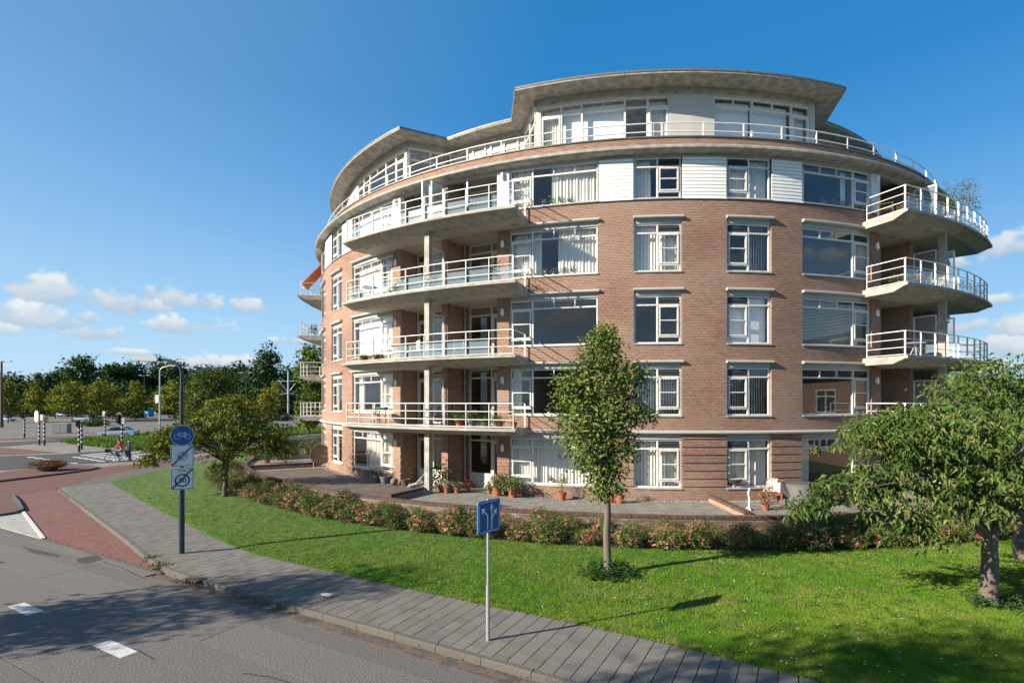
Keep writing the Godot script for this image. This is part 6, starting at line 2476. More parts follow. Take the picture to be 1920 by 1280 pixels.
# ---------------------------------------------------------------- curtains, pots, terrace and balcony things
const FLOORS := ["ground floor", "first floor", "second floor", "third floor", "fourth floor"]
func curtain(t0: float, t1: float, k: int, what: String, label: String, group := "curtains behind the windows"):
	var y0: float = fl(k) + WIN_LO + .10 if k < 4 else TOPBRICK + .10
	var y1: float = fl(k) + 2.36 if k < 4 else 14.2
	var b := MB.new()
	var L := (t1 - t0) / MD
	var m: Material = M.curtain
	var r := RF - .34
	var cat := "curtain"
	match what:
		"pleat":
			var n := maxi(6, int(L / .035))
			var ph := rng.randf() * 6
			for i in n:
				var a := float(i) / n
				var c := float(i + 1) / n
				var ra := r + .035 * sin(a * L * 46 + ph) + .02 * sin(a * L * 17 + ph)
				var rc := r + .035 * sin(c * L * 46 + ph) + .02 * sin(c * L * 17 + ph)
				b.q(pol(lerp(t0, t1, a), ra, y0), pol(lerp(t0, t1, c), rc, y0), pol(lerp(t0, t1, c), rc, y1), pol(lerp(t0, t1, a), ra, y1), pol(t0, r - 3, y0))
		"slats":
			m = M.blindv; cat = "blind"
			var n := int(L / .10)
			for i in n:
				var th: float = lerp(t0, t1, (i + .5) / n)
				b.box(Transform3D(Basis(tang(th), Vector3.UP, outw(th)) * Basis(Vector3.UP, .7), pol(th, r, (y0 + y1) / 2)), Vector3(.09, y1 - y0, .003))
		"venetian":
			m = M.blindw; cat = "blind"
			var n := int((y1 - y0) / .06)
			for i in n:
				var y: float = y0 + i * .06
				asweep(b, [[r - .02, y - .012], [r + .02, y + .008], [r + .02, y + .011], [r - .02, y - .009]], t0, t1, 2)
		"roller":
			m = M.blindw; cat = "blind"
			abox(b, t0, t1, r - .004, r, y0 + .02, y1, 3)
		"beige":
			m = M.blindb; cat = "blind"
			abox(b, t0, t1, r - .004, r, y0 + .25, y1, 3)
	if b.v.size(): tag(obj("curtain" if cat == "curtain" else "window_blind", b, m), label, cat, group)

func curtains():
	var g := BB / 2
	var wl := [A0 - g - BS - BA - BW, A0 - g - BS - BA]        # wide window before the young tree
	var s1 := [A0 - g - BS, A0 - g]
	var s2 := [A0 + g, A0 + g + BS]
	var wrr := [A0 + g + BS + BA, A0 + g + BS + BA + BW]
	var lw := [wrr[0] - PER, wrr[1] - PER]                    # wide window beside the sunlit recess
	var ls := [s2[0] - PER, s2[1] - PER]
	var put := func(w, a, b, k, what, where): curtain(lerp(float(w[0]), float(w[1]), float(a)), lerp(float(w[0]), float(w[1]), float(b)), k, what, {"pleat": "pleated white curtain behind the %s of the %s", "slats": "vertical slat blind behind the %s of the %s", "venetian": "white venetian blind behind the %s of the %s", "roller": "white roller blind behind the %s of the %s", "beige": "beige roller blind behind the %s of the %s"}[what] % [where, FLOORS[k]])
	var A := "wide window by the slender tree"
	var B := "narrow window above the flower pots"
	var Cc := "narrow window above the grill"
	var D := "wide window beside the curved balconies"
	var E := "wide window beside the sunlit recess"
	put.call(wl, .48, .99, 4, "pleat", A); put.call(wl, .02, .26, 4, "pleat", A)
	put.call(wl, .55, .99, 3, "pleat", A); put.call(wl, .02, .36, 3, "pleat", A)
	put.call(wl, .02, .99, 0, "pleat", A)
	put.call(wl, .02, .12, 1, "pleat", A)
	put.call(s1, .03, .38, 4, "pleat", B); put.call(s1, .03, .97, 3, "pleat", B); put.call(s1, .03, .97, 1, "slats", B); put.call(s1, .03, .97, 0, "pleat", B)
	put.call(s2, .03, .97, 4, "pleat", Cc); put.call(s2, .03, .97, 2, "roller", Cc); put.call(s2, .03, .97, 1, "slats", Cc); put.call(s2, .03, .97, 0, "pleat", Cc); put.call(s2, .5, .97, 3, "slats", Cc)
	put.call(wrr, .01, .10, 4, "pleat", D); put.call(wrr, .60, .68, 4, "pleat", D); put.call(wrr, .01, .98, 3, "slats", D); put.call(wrr, .01, .98, 2, "venetian", D); put.call(wrr, .01, .16, 0, "pleat", D)
	put.call(lw, .02, .98, 4, "roller", E); put.call(lw, .02, .68, 3, "beige", E); put.call(lw, .76, .98, 3, "pleat", E); put.call(lw, .02, .98, 2, "roller", E); put.call(lw, .02, .20, 1, "pleat", E); put.call(lw, .66, .98, 1, "pleat", E); put.call(lw, .28, .98, 0, "pleat", E)
	for k in 5: put.call(ls, .5, .97, k, "pleat", "narrow window facing the street corner")
	# penthouse blinds
	for u in [[1093, 1171], [1054, 1090], [1342, 1411], [1414, 1485]]:
		var b := MB.new()
		var a := th_of(u[0], 19.5)
		var c := th_of(u[1], 19.5)
		abox(b, a, c, 19.18, 19.185, fl(5) + (.75 if u[0] < 1200 else .45), 17.4, 2)
		tag(obj("window_blind", b, M.blindw), "pale roller blind behind the rooftop window", "blind", "rooftop blinds")
	for u in [[1018, 1050], [1217, 1252], [1490, 1516]]:
		var b := MB.new()
		var a := th_of(u[0], 19.5)
		var c := th_of(u[1], 19.5)
		for i in 30:
			var q := i / 30.0
			var w := (i + 1) / 30.0
			b.q(pol(lerp(a, c, q), 19.2 + .03 * sin(q * 40), fl(5) + .1), pol(lerp(a, c, w), 19.2 + .03 * sin(w * 40), fl(5) + .1), pol(lerp(a, c, w), 19.2 + .03 * sin(w * 40), 17.4), pol(lerp(a, c, q), 19.2 + .03 * sin(q * 40), 17.4), pol(a, 15, 15))
		tag(obj("curtain", b, M.curtain), "pleated curtain behind a rooftop terrace door", "curtain", "rooftop curtains")

func potted(label: String, at: Vector3, pr: float, ph: float, m: Material, blobs: Array, n: int, leaf: float, pal: Array, sd: int, o := {}, group := "potted plants"):
	var t := thing("potted_plant", label, "potted plant", at, 0.0, group)
	var b := MB.new()
	b.lathe([[0, 0], [pr * .72, 0], [pr * .92, ph * .78], [pr * 1.02, ph * .79], [pr * 1.04, ph], [pr * .9, ph], [pr * .86, ph * .9], [0, ph * .88]], Transform3D(), 18)
	obj("pot", b, m, t)
	var bl := []
	for q in blobs: bl.append([q[0] + Vector3(0, ph, 0), q[1], q[2]])
	var cen := leafage(t, "plant", bl, n, leaf, pal, sd, o)
	var s := MB.new()
	for i in 6: s.tube([Vector3(0, ph * .85, 0), cen[(i * 5) % cen.size()][0]], [.012, .005], 5)
	obj("stems", s, M.bark, t)

func small_things():
	curtains()
	var g1 := [Color(.05, .10, .02), Color(.09, .15, .03)]
	var yel := [Color(.14, .17, .02), Color(.20, .22, .03)]
	var round_ := func(r, h): return [[Vector3(0, h * .5, 0), Vector3(r, h * .55, r), 1.0]]
	var Y := TER
	# terrace pots, from the column to the young tree
	potted("dark leafy plant in a clay pot beside the concrete column", G(828, 921, Y), .17, .24, M.terracotta, round_.call(.36, .75), 420, .13, [Color(.03, .07, .02), Color(.05, .1, .03)], 1)
	potted("small clay pot of white flowers by the column", G(838, 924, Y), .15, .26, M.terracotta, round_.call(.2, .26), 260, .06, g1, 2, {"odd": [Color(.6, .6, .55), .3], "per": 8, "spread": .07})
	potted("small clay pot of pale flowers next to the white flowered pot", G(857, 924, Y), .15, .26, M.terracotta, round_.call(.19, .24), 260, .06, g1, 3, {"odd": [Color(.55, .6, .4), .25], "per": 8, "spread": .07})
	potted("slim grey pot of crimson flowers before the garden door", G(878, 921, Y), .10, .22, M.potgrey, round_.call(.24, .30), 320, .07, [Color(.25, .03, .05), Color(.4, .06, .09)], 4, {"odd": [Color(.06, .1, .03), .4], "per": 8, "spread": .08})
	potted("little clay pot with a small plant beside the two big pots", G(918, 925, Y), .12, .16, M.terracotta, round_.call(.16, .25), 160, .07, g1, 5, {"per": 8, "spread": .06})
	potted("big clay pot with a spreading olive green plant", G(933, 929, Y), .22, .36, M.terracotta, round_.call(.42, .5), 620, .085, [Color(.09, .11, .02), Color(.13, .13, .03)], 6, {"odd": [Color(.3, .12, .05), .1], "spread": .12, "per": 12})
	potted("big clay pot with a broad leaved pale green plant", G(962, 932, Y), .22, .36, M.terracotta, round_.call(.42, .42), 620, .10, [Color(.07, .12, .03), Color(.16, .2, .08)], 7, {"spread": .12, "per": 12})
	potted("clay pot with a yellow green conifer below the wide window", G(1054, 937, Y), .18, .32, M.terracotta, round_.call(.22, .5), 700, .05, yel, 8, {"spread": .06, "per": 12, "mesh": "needle", "droop": -.3})
	potted("clay pot with a yellow green conifer behind the slender tree trunk", G(1163, 943, Y), .18, .32, M.terracotta, round_.call(.2, .5), 700, .05, yel, 9, {"spread": .06, "per": 12, "mesh": "needle", "droop": -.3, "odd": [Color(.4, .25, .02), .06]})
	potted("small clay pot half hidden by the slender tree trunk", G(1146, 941, Y), .14, .26, M.terracotta, round_.call(.14, .2), 120, .06, g1, 10)
	for q in [[704, 904, 21], [722, 906, 22]]:
		potted("dark basket pot with a rusty round heather on the shaded terrace", G(q[0], q[1], Y), .26, .34, M.potgrey, round_.call(.32, .4), 900, .05, [Color(.09, .045, .02), Color(.14, .08, .03)], q[2], {"spread": .06, "per": 12, "mesh": "needle"}, "heather pots")
	potted("empty looking wicker pot beside the heather pots", G(760, 910, Y), .24, .30, M.wood, round_.call(.2, .15), 80, .06, g1, 23)
	var cb := MB.new()
	cb.lathe([[0, 0], [.1, .01], [.17, .08], [.19, .16], [.16, .26], [.09, .32], [0, .34]], Transform3D(), 16)
	var bo := obj("stone_ball", cb, M.potgrey)
	bo.position = G(739, 909, Y)
	tag(bo, "round grey stone ball on the shaded terrace", "ornament")
	# bundle of folded loungers by the column
	var fl_ := thing("folded_lounger", "folded pale garden lounger leaning by the concrete column", "lounger", G(787, 913, Y), deg_to_rad(20))
	for i in 3:
		var b := MB.new()
		b.bar(Vector3(-.55 + .1 * i, .05, .1 * i), Vector3(.35, .18 + .30 * i, .1 * i), .07, .05)
		obj("frame_bar", b, M.cream, fl_)
	var cu := MB.new()
	cu.bar(Vector3(-.5, .10, .1), Vector3(.2, .22, .1), .45, .08)
	obj("cushion", cu, M.grey, fl_)
	# round folded table leaning on the dividing wall
	var tb := thing("folding_table", "round brown slatted garden table tipped on edge before the dividing wall", "table", G(601, 877, Y), deg_to_rad(22))
	for i in 11:
		var x := -.5 + i * .1
		var h := sqrt(maxf(.0, .56 * .56 - x * x))
		var b := MB.new()
		b.box(Transform3D(Basis(Vector3.RIGHT, -.2), Vector3(x, .78, 0)), Vector3(.094, h * 2, .03))
		obj("slat", b, M.teak, tb)
	var rg := MB.new()
	ring(rg, Vector3(0, .78, 0), Vector3.RIGHT, Vector3(0, cos(.2), -sin(.2)), .57, .025, 30)
	obj("rim", rg, M.wood, tb)
	for x in [-.4, .4]:
		var b := MB.new()
		b.tube([Vector3(x, .4, .05), Vector3(x, 0, .12)], [.02, .02], 6)
		obj("leg", b, M.steel, tb)
	# plants on the farther terrace
	var k := 0
	for q in [[500, 868, .6, .8], [478, 862, .55, .75], [520, 862, .3, .45], [536, 858, .3, .4], [552, 853, .5, 1.0], [575, 849, .6, 1.3], [592, 850, .5, 1.2], [588, 858, .35, .5], [600, 860, .4, .7]]:
		potted(["leafy", "dark", "pale"][k % 3] + " shrub in a clay pot on the farther terrace, " + ("by its curved wall" if k < 4 else "by the corner of the facade"), G(q[0], q[1], Y), .22, .3, M.terracotta, round_.call(q[2], q[3]), 700, .10, [[Color(.05, .085, .02), Color(.10, .13, .03)], [Color(.02, .05, .015), Color(.05, .08, .02)], [Color(.10, .13, .03), Color(.16, .18, .05)]][k % 3], 120 + k, {"spread": .14, "per": 12, "odd": [Color(.35, .2, .15), .05]}, "shrubs of the farther terrace")
		k += 1
	litter()
	terrace_right()
	balcony_things()
	sill_things()
	var aw := MB.new()
	var p0 := pol(-82, 21.1, 14.3)
	var p1 := pol(-76.5, 21.1, 14.3)
	var o0 := pol(-82, 22.5, 12.75)
	var o1 := pol(-76.5, 22.5, 12.75)
	aw.q(p0, p1, o1, o0, p0 - Vector3.UP * 5); aw.q(p0 - Vector3.UP * .02, p1 - Vector3.UP * .02, o1 - Vector3.UP * .02, o0 - Vector3.UP * .02, p0 + Vector3.UP * 5)
	var an := thing("awning", "orange awning lowered over a far balcony", "awning")
	var om := mt(.66, .30, .10, .85)
	om.backlight_enabled = true; om.backlight = Color(.6, .3, .1)
	obj("cloth", aw, om, an)
	var ab := MB.new()
	tubes(ab, [o0, o1], .03); tubes(ab, [pol(-82, 21.1, 12.9), o0], .015); tubes(ab, [pol(-76.5, 21.1, 12.9), o1], .015)
	obj("arms", ab, M.rail, an)

func terrace_right():
	var Y := TER
	var gr := thing("kettle_grill", "brown kettle grill on a steel leg beside the dividing wall", "grill", G(1376, 937, Y))
	var b := MB.new()
	b.lathe([[0, .62], [.12, .63], [.24, .70], [.30, .80], [.31, .84], [.27, .84], [0, .80]], Transform3D(), 18)
	obj("bowl", b, tri(mt(.16, .12, .09, .4, .5), M.blot, 3.0), gr)
	b = MB.new()
	b.tube([Vector3(0, 0, 0), Vector3(0, .64, 0)], [.07, .06], 12)
	obj("leg", b, M.steel, gr)
	var fi := thing("garden_figure", "white stone garden figure standing behind the grill", "statue", G(1356, 936, Y))
	b = MB.new()
	b.lathe([[0, 0], [.22, 0], [.24, .12], [.17, .26], [.20, .34], [.11, .48], [.14, .58], [.10, .70], [.12, .80], [.07, .90], [0, .93]], Transform3D(), 14)
	obj("stone_body", b, tri(mt(.60, .57, .50, .8), M.blot, 3.0), fi)
	var st := thing("driftwood_stump", "white painted branch standing on splayed roots on the terrace", "ornament", G(1405, 956, Y))
	b = MB.new()
	b.tube([Vector3(0, .0, 0), Vector3(.02, .35, 0), Vector3(-.02, .62, 0), Vector3(.03, .80, 0)], [.05, .04, .045, .035], 8)
	for i in 4: b.tube([Vector3(0, .12, 0), Vector3(cos(i * 1.6) * .16, 0, sin(i * 1.6) * .16)], [.035, .02], 6)
	obj("branch", b, M.paint, st)
	potted("dry reddish grass in a pot beside the white branch", G(1436, 956, Y), .14, .2, M.terracotta, [[Vector3(0, .3, 0), Vector3(.28, .35, .25), 1.0]], 260, .14, [Color(.20, .10, .06), Color(.28, .17, .10)], 50, {"mesh": "needle", "droop": -.5, "spread": .09, "per": 8})
	var ch := thing("garden_chair", "wooden garden chair under a crumpled clear cover", "chair", G(1452, 945, Y), deg_to_rad(-30))
	for x in [-.26, .26]:
		for z in [-.25, .25]:
			b = MB.new()
			b.bar(Vector3(x, 0, z), Vector3(x, .42 if z > 0 else .9, z), .05, .05)
			obj("leg", b, mt(.30, .10, .04, .6), ch)
	b = MB.new()
	b.bx(Vector3(-.3, .40, -.28), Vector3(.3, .44, .3))
	obj("seat", b, mt(.30, .10, .04, .6), ch)
	b = MB.new()
	for i in 5: b.bx(Vector3(-.24 + i * .12 - .03, .46, -.27), Vector3(-.24 + i * .12 + .03, .92, -.23))
	obj("backrest", b, mt(.30, .10, .04, .6), ch)
	var cv := MB.new()
	var r := RandomNumberGenerator.new()
	r.seed = 3
	var gp_ := []
	for i in 7:
		var row := []
		for j in 7: row.append(Vector3(-.36 + i * .12 + r.randf_range(-.02, .02), 1.0 - (maxf(absf(i - 3.0), absf(j - 3.0)) / 3.0) ** 3 * .5 + r.randf_range(-.03, .03), -.36 + j * .12))
		gp_.append(row)
	for i in 6:
		for j in 6: cv.q(gp_[i][j], gp_[i + 1][j], gp_[i + 1][j + 1], gp_[i][j + 1], Vector3(0, 0, 0))
	var film := mt(.75, .77, .78, .3)
	film.transparency = BaseMaterial3D.TRANSPARENCY_ALPHA
	film.albedo_color.a = .45
	obj("clear_cover", cv, film, ch)
	var tb := thing("covered_table", "garden table under a dark grey cover beneath the cherry branches", "table", G(1505, 945, Y), deg_to_rad(-8))
	b = MB.new()
	b.lathe([[.75, .02], [.72, .5], [.70, .72], [.62, .80], [0, .82]], Transform3D(Basis.from_scale(Vector3(1.2, 1, .8)), Vector3.ZERO), 20)
	obj("cover", b, mt(.10, .10, .10, .6), tb)
	potted("blue glazed pot of trailing plants at the terrace edge", G(1538, 966, Y), .24, .22, M.potblue, [[Vector3(0, .12, 0), Vector3(.3, .15, .25), 1.0]], 300, .08, [Color(.06, .1, .03), Color(.12, .15, .05)], 51, {"spread": .1, "per": 10})
	potted("large dark pot of broad leaves under the cherry branches", G(1620, 955, Y), .26, .4, M.dark, [[Vector3(0, .3, 0), Vector3(.5, .4, .4), 1.0]], 500, .13, [Color(.04, .08, .02), Color(.08, .12, .03)], 52, {"spread": .14, "per": 12})

func chair_white(label: String, at: Vector3, turn: float, m: Material, group := "balcony chairs"):
	var t := thing("balcony_chair", label, "chair", at, turn, group)
	for x in [-.22, .22]:
		for s in [[-.22, .92], [.22, .62]]:
			var b := MB.new()
			b.tube([Vector3(x, 0, s[0] * 1.15), Vector3(x, s[1], s[0])], [.018, .018], 6)
			obj("leg", b, m, t)
		var ar := MB.new()
		ar.bar(Vector3(x, .62, -.22), Vector3(x, .63, .24), .05, .025)
		obj("armrest", ar, m, t)
	var b2 := MB.new()
	b2.bx(Vector3(-.22, .40, -.2), Vector3(.22, .43, .24))
	obj("seat", b2, m, t)
	for i in 5:
		b2 = MB.new()
		b2.bar(Vector3(-.18 + i * .09, .44, -.21), Vector3(-.18 + i * .09, .95, -.25), .05, .018)
		obj("back_slat", b2, m, t)
	return t
func table_small(label: String, at: Vector3, m: Material):
	var t := thing("balcony_table", label, "table", at, 0.0, "balcony tables")
	var b := MB.new()
	b.lathe([[0, .70], [.38, .70], [.40, .715], [.38, .73], [0, .73]], Transform3D(), 20)
	obj("table_top", b, m, t)
	for i in 3:
		b = MB.new()
		b.tube([Vector3(0, .68, 0), Vector3(cos(i * 2.1) * .3, 0, sin(i * 2.1) * .3)], [.018, .015], 6)
		obj("leg", b, m, t)
func balcony_things():
	var gm := [Color(.04, .085, .02), Color(.09, .14, .03)]
	var at := func(th, r, k): return pol(th, r, fl(k) + .002)
	var blob := func(r, h): return [[Vector3(0, h * .5, 0), Vector3(r, h * .55, r), 1.0]]
	# balcony column beside the sunlit recess
	chair_white("white plastic chair on the second floor balcony", at.call(-32.5, 21.7, 2), deg_to_rad(-60), M.paint)
	chair_white("white folding chair beside the glazed door of the second floor balcony", at.call(-27.0, 21.0, 2), deg_to_rad(20), M.paint)
	chair_white("dark purple padded chair on the third floor balcony", at.call(-36.0, 21.6, 3), deg_to_rad(-40), mt(.05, .04, .07, .8))
	chair_white("dark chair on the first floor balcony before the column", at.call(-29.2, 21.7, 1), deg_to_rad(30), M.dark)
	chair_white("black wire chair by the round pots on the first floor balcony", at.call(-27.4, 21.7, 1), deg_to_rad(-70), M.black)
	table_small("small dark garden table on the first floor balcony", at.call(-38.5, 21.9, 1), M.dark)
	table_small("low pale table on the second floor balcony", at.call(-34.6, 21.8, 2), M.paint)
	table_small("dark bistro table on the third floor balcony", at.call(-39.5, 21.9, 3), M.dark)
	var tr := thing("plant_trough", "small green trough standing on legs on the first floor balcony", "planter", at.call(-36.6, 22.1, 1), deg_to_rad(-36))
	var b := MB.new()
	b.prism(PackedVector2Array([Vector2(-.26, .62), Vector2(.26, .62), Vector2(.30, .80), Vector2(-.30, .80)]), Transform3D(Basis(), Vector3(0, 0, -.12)), .24)
	obj("trough", b, mt(.02, .14, .09, .6), tr)
	for x in [-.22, .22]:
		b = MB.new()
		b.bar(Vector3(x, 0, 0), Vector3(x, .64, 0), .03, .03)
		obj("leg", b, M.dark, tr)
	var pl := [
		[-20.9, 22.2, 3, .22, .30, M.potgrey, .42, .55, gm, "dark bushy plant in a pot at the end of the third floor balcony"],
		[-23.8, 22.3, 3, .14, .22, M.potgrey, .2, .3, gm, "small green plant on the third floor balcony"],
		[-28.0, 22.3, 3, .14, .22, M.potgrey, .32, .4, [Color(.25, .15, .14), Color(.10, .11, .04)], "pinkish shrub behind the third floor railing"],
		[-40.3, 22.3, 3, .14, .2, M.terracotta, .22, .3, [Color(.08, .1, .03), Color(.2, .12, .06)], "small potted plant at the outer end of the third floor balcony"],
		[-33.0, 22.35, 3, .12, .18, M.potgrey, .3, .2, [Color(.14, .17, .05), Color(.2, .22, .08)], "trailing pale plants along the third floor railing"],
		[-39.5, 22.3, 2, .2, .22, M.terracotta, .22, .14, gm, "shallow clay bowl of plants on the second floor balcony"],
		[-36.6, 22.35, 2, .16, .15, M.terracotta, .2, .16, [Color(.30, .05, .06), Color(.1, .1, .04)], "bowl of red flowers on the second floor balcony"],
		[-25.0, 22.3, 1, .17, .30, M.terracotta, .24, .3, gm, "clay pot of green leaves on the first floor balcony"],
		[-23.5, 22.3, 1, .18, .28, M.potgrey, .26, .36, [Color(.10, .14, .04), Color(.16, .17, .06)], "grey tub with a pale shrub on the first floor balcony"],
		[-21.9, 22.3, 1, .22, .22, M.potgrey, .24, .16, gm, "round stone tub of low plants on the first floor balcony"],
		[-20.4, 22.3, 1, .17, .24, M.terracotta, .24, .18, [Color(.14, .12, .05), Color(.10, .14, .04)], "round stone pot of heather on the first floor balcony"],
		[-18.9, 22.2, 1, .14, .24, M.terracotta, .17, .6, [Color(.13, .17, .02), Color(.2, .22, .03)], "yellow green conifer at the end of the first floor balcony"],
		[-24.0, 22.3, 4, .12, .18, M.potgrey, .2, .24, [Color(.10, .14, .05), Color(.16, .2, .08)], "pale herb pot on the fourth floor balcony"],
		[-22.6, 22.3, 4, .12, .18, M.potgrey, .2, .26, gm, "leafy pot on the fourth floor balcony"],
		[-25.9, 22.3, 4, .12, .18, M.potgrey, .18, .2, gm, "low grey green pot on the fourth floor balcony"],
		[30.9, 22.25, 4, .28, .40, M.blindw, .40, 1.5, [Color(.05, .10, .02), Color(.09, .15, .025)], "tall cone shaped conifer in a pale tub on the top curved balcony"],
		[23.2, 22.2, 4, .28, .22, M.potgrey, .34, .22, [Color(.08, .12, .03), Color(.3, .12, .1)], "stone bowl of mixed flowers on the top curved balcony"],
		[33.4, 22.2, 4, .24, .40, M.potblue, .35, .5, [Color(.3, .3, .2), Color(.14, .16, .06)], "cream flowered plant on the top curved balcony"],
		[22.3, 22.2, 3, .2, .2, M.potgrey, .35, .2, [Color(.12, .13, .05), Color(.08, .1, .04)], "low box of plants on the third floor curved balcony"],
		[25.2, 22.2, 3, .14, .2, M.terracotta, .18, .2, [Color(.35, .15, .12), Color(.10, .12, .04)], "pot of red flowers on the third floor curved balcony"],
		[33.0, 22.2, 3, .2, .3, M.potblue, .28, .3, gm, "blue pot of green leaves on the third floor curved balcony"],
		[-85.5, 22.2, 1, .16, .22, M.terracotta, .2, .2, gm, "clay pot on the far first floor balcony"],
		[-84.0, 22.2, 2, .16, .22, M.terracotta, .2, .2, [Color(.3, .08, .06), Color(.1, .12, .03)], "red flower pot on the far second floor balcony"],
		[-84.5, 22.2, 3, .16, .26, M.potblue, .2, .75, [Color(.03, .06, .015), Color(.05, .09, .02)], "clipped cone plant on the far third floor balcony"],
	]
	for i in pl.size():
		var q = pl[i]
		var bl: Array = blob.call(q[6], q[7])
		if q[9].contains("cone"): bl = [[Vector3(0, .25, 0), Vector3(q[6], .32, q[6]), 1.0], [Vector3(0, q[7] * .45, 0), Vector3(q[6] * .75, q[7] * .25, q[6] * .75), .8], [Vector3(0, q[7] * .75, 0), Vector3(q[6] * .42, q[7] * .25, q[6] * .42), .4]]
		potted(q[9], at.call(q[0], q[1], q[2]), q[3], q[4], q[5], bl, 1600 if q[7] > 1.0 else 420, .05 if q[7] > .55 else .075, q[8], 200 + i, {"spread": .07 if q[7] > .55 else .10, "per": 10, "mesh": "needle" if q[7] > .55 else "broad", "droop": -.2 if q[7] > .55 else .1}, "potted plants on the balconies")
	# young olive tree on the top curved balcony
	potted("thin young olive tree rising above the top curved balcony", at.call(35.6, 22.2, 4), .26, .42, M.potblue, [[Vector3(.25, 1.5, 0), Vector3(.35, .55, .3), 1.0], [Vector3(-.45, 1.3, .1), Vector3(.3, .35, .3), .3], [Vector3(.6, 1.0, 0), Vector3(.35, .3, .3), .4]], 700, .09, [Color(.06, .10, .03), Color(.14, .17, .05)], 260, {"spread": .16, "per": 9, "mesh": "long", "odd": [Color(.3, .2, .06), .08]}, "potted plants on the balconies")
	chair_white("slatted teak chair near the corner of the top curved balcony", at.call(22.3, 21.6, 4), deg_to_rad(60), M.teak)
	chair_white("slatted teak chair facing the first on the top curved balcony", at.call(24.6, 21.9, 4), deg_to_rad(200), M.teak)
	chair_white("pale folding chair on the third floor curved balcony", at.call(29.5, 21.8, 3), deg_to_rad(60), M.steel)
	table_small("pale round table on the third floor curved balcony", at.call(27.5, 21.6, 3), M.paint)
	table_small("small white table on the second floor curved balcony", at.call(28.0, 21.6, 2), M.paint)
	chair_white("dark chair on the far third floor balcony", at.call(-80.5, 22.0, 3), deg_to_rad(0), M.dark)
	chair_white("dark chair on the far second floor balcony", at.call(-80.3, 22.0, 2), deg_to_rad(0), M.dark)

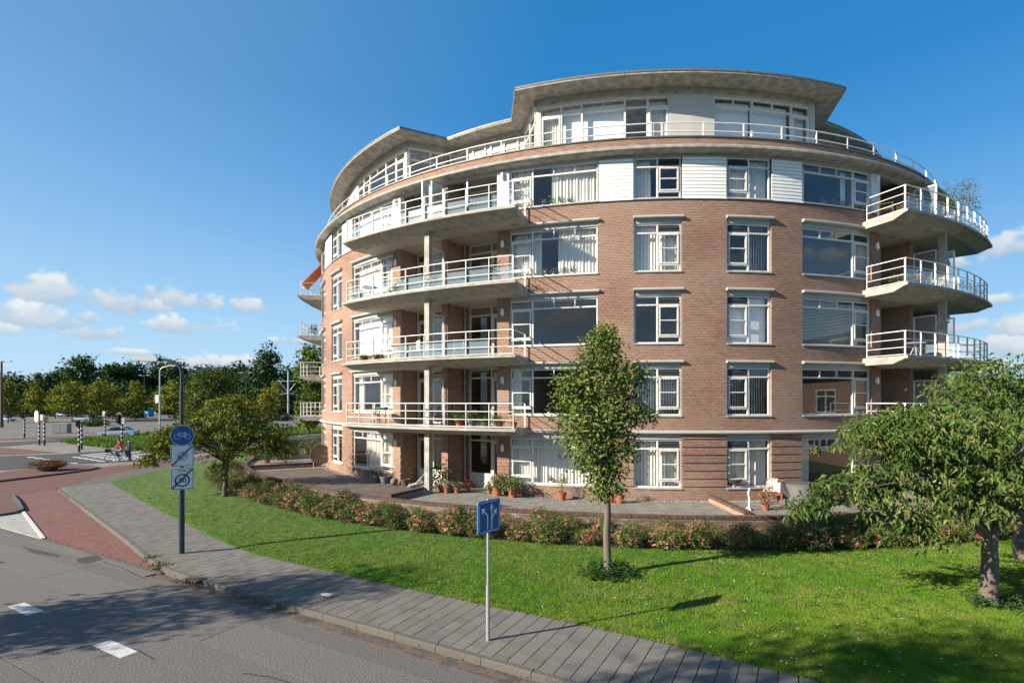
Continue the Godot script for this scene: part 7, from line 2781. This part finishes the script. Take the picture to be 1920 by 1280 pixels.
func sill_things():
	# pots and crockery standing on the inner sills
	var g := BB / 2
	var wl := [A0 - g - BS - BA - BW, A0 - g - BS - BA]
	var wv := [A0 + g + BS + BA, A0 + g + BS + BA + BW]
	var sb := MB.new()
	for o in bay_openings():
		if o[1] < -72 or o[0] > 45: continue
		for k in 5: abox(sb, o[0], o[1], RF - .42, RF - .2, (fl(k) + WIN_LO if k < 4 else TOPBRICK) + .02, (fl(k) + WIN_LO if k < 4 else TOPBRICK) + .05, 4)
	obj("inner_sill", sb, M.white, house)
	var on := func(w, f, k): return pol(lerp(float(w[0]), float(w[1]), float(f)), RF - .28, (fl(k) + WIN_LO if k < 4 else TOPBRICK) + .052)
	var i := 0
	for q in [[.40, .05, .07], [.50, .09, .06], [.57, .09, .06], [.68, .08, .05], [.76, .04, .06], [.86, .08, .07], [.34, .03, .15]]:
		var b := MB.new()
		b.lathe([[0, 0], [q[1] * .7, 0], [q[1], q[2] * .6], [q[1] * .9, q[2]], [q[1] * .25, q[2] * 1.25], [0, q[2] * 1.3]], Transform3D(), 14)
		var o := obj("crockery", b, M.white)
		o.position = on.call(wl, q[0], 2)
		tag(o, "white crockery piece on the sill of the second floor wide window", "crockery", "white crockery on the sill")
	for q in [[wl, .38, 4], [wl, .48, 4], [wl, .58, 4], [wl, .68, 4], [wl, .42, 3], [wl, .50, 3], [wl, .60, 3], [wl, .72, 3], [wl, .48, 0], [wl, .60, 0], [wl, .45, 1], [wv, .35, 4], [wv, .5, 4], [wv, .62, 4], [wv, .2, 1], [wv, .35, 1]]:
		potted("potted house plant on the %s sill %s" % [FLOORS[q[2]], "by the slender tree" if q[0] == wl else "beside the curved balconies"], on.call(q[0], q[1], q[2]), .07, .12, M.white, [[Vector3(0, .12, 0), Vector3(.1, .14, .08), 1.0]], 70, .07, [Color(.05, .1, .03), Color(.12, .16, .05)], 600 + i, {"spread": .05, "per": 7, "odd": [Color(.6, .5, .5), .2], "droop": -.2}, "house plants on the sills")
		i += 1
	# two table lamps behind the ground floor window by the recess
	var lw := [wv[0] - PER, wv[1] - PER]
	for f in [.33, .74]:
		var p := pol(lerp(float(lw[0]), float(lw[1]), f), RF - .27, fl(0) + WIN_LO + .052)
		var t := thing("table_lamp", "cream shaded table lamp behind the ground floor window by the recess", "lamp", p, 0.0, "table lamps on the sill")
		var b := MB.new()
		b.lathe([[0, 0], [.07, 0], [.07, .02], [.012, .03], [.012, .75], [0, .75]], Transform3D(), 12)
		obj("base", b, M.dark, t)
		b = MB.new()
		b.lathe([[.15, .72], [.09, .95]], Transform3D(), 16)
		obj("lamp_shade", b, mt(.75, .62, .45, .9), t)

func litter():
	# autumn leaves gathered at the drain and along the gutter, a few on the lawn
	var r := RandomNumberGenerator.new()
	r.seed = 55
	var groups := [["brown autumn leaves gathered before the kerb drain", G(352, 1092, RY), .55, .16, 70], ["scattered brown leaves along the gutter past the drain", G(700, 1185, RY), 3.2, .12, 50], ["few yellow fallen leaves scattered on the lawn", Vector3(5.0, .04, -12.0), 4.0, 2.2, 60]]
	for g in groups:
		var xf := []
		var cl := []
		for i in g[4]:
			var p: Vector3 = g[1] + EN(r.randfn() * g[2] * .6, r.randfn() * g[3] * .6)
			if i % 60 >= 0 and g[3] > 1.0: p.y = lawn_h(p) + .03
			else: p.y = RY + r.randf_range(.008, .03)
			var up := Vector3(r.randfn() * .35, 1, r.randfn() * .35).normalized()
			var ax := Vector3(r.randfn(), 0, r.randfn()).normalized()
			ax = (ax - up * ax.dot(up)).normalized()
			var s := r.randf_range(.05, .085)
			xf.append(Transform3D(Basis(ax.cross(up) * s, ax * s, up * s), p))
			cl.append([Color(.20, .07, .03), Color(.26, .12, .05), Color(.16, .06, .04), Color(.36, .24, .06)][r.randi() % 4] if g[3] < 1.0 else Color(.42, .33, .06))
		var o := obj("fallen_leaves", leaf_cloud(xf, cl, .7, .15), M.leaf)
		o.set_meta("kind", "stuff"); o.set_meta("label", g[0]); o.set_meta("category", "leaves")
	for q in [[302, 1067, "green weeds growing in the kerb joint by the cycle path", .3], [284, 1052, "dry weeds at the kerb of the cycle path", .2]]:
		var w := thing("weed_patch", q[2], "weeds", G(q[0], q[1], -.12))
		leafage(w, "leaves", [[Vector3(0, .05, 0), Vector3(q[3], .08, .12), 1.0]], 220, .10, [Color(.07, .11, .03), Color(.14, .14, .05)], int(q[0]), {"per": 6, "spread": .05, "droop": -.35, "mesh": "needle"})
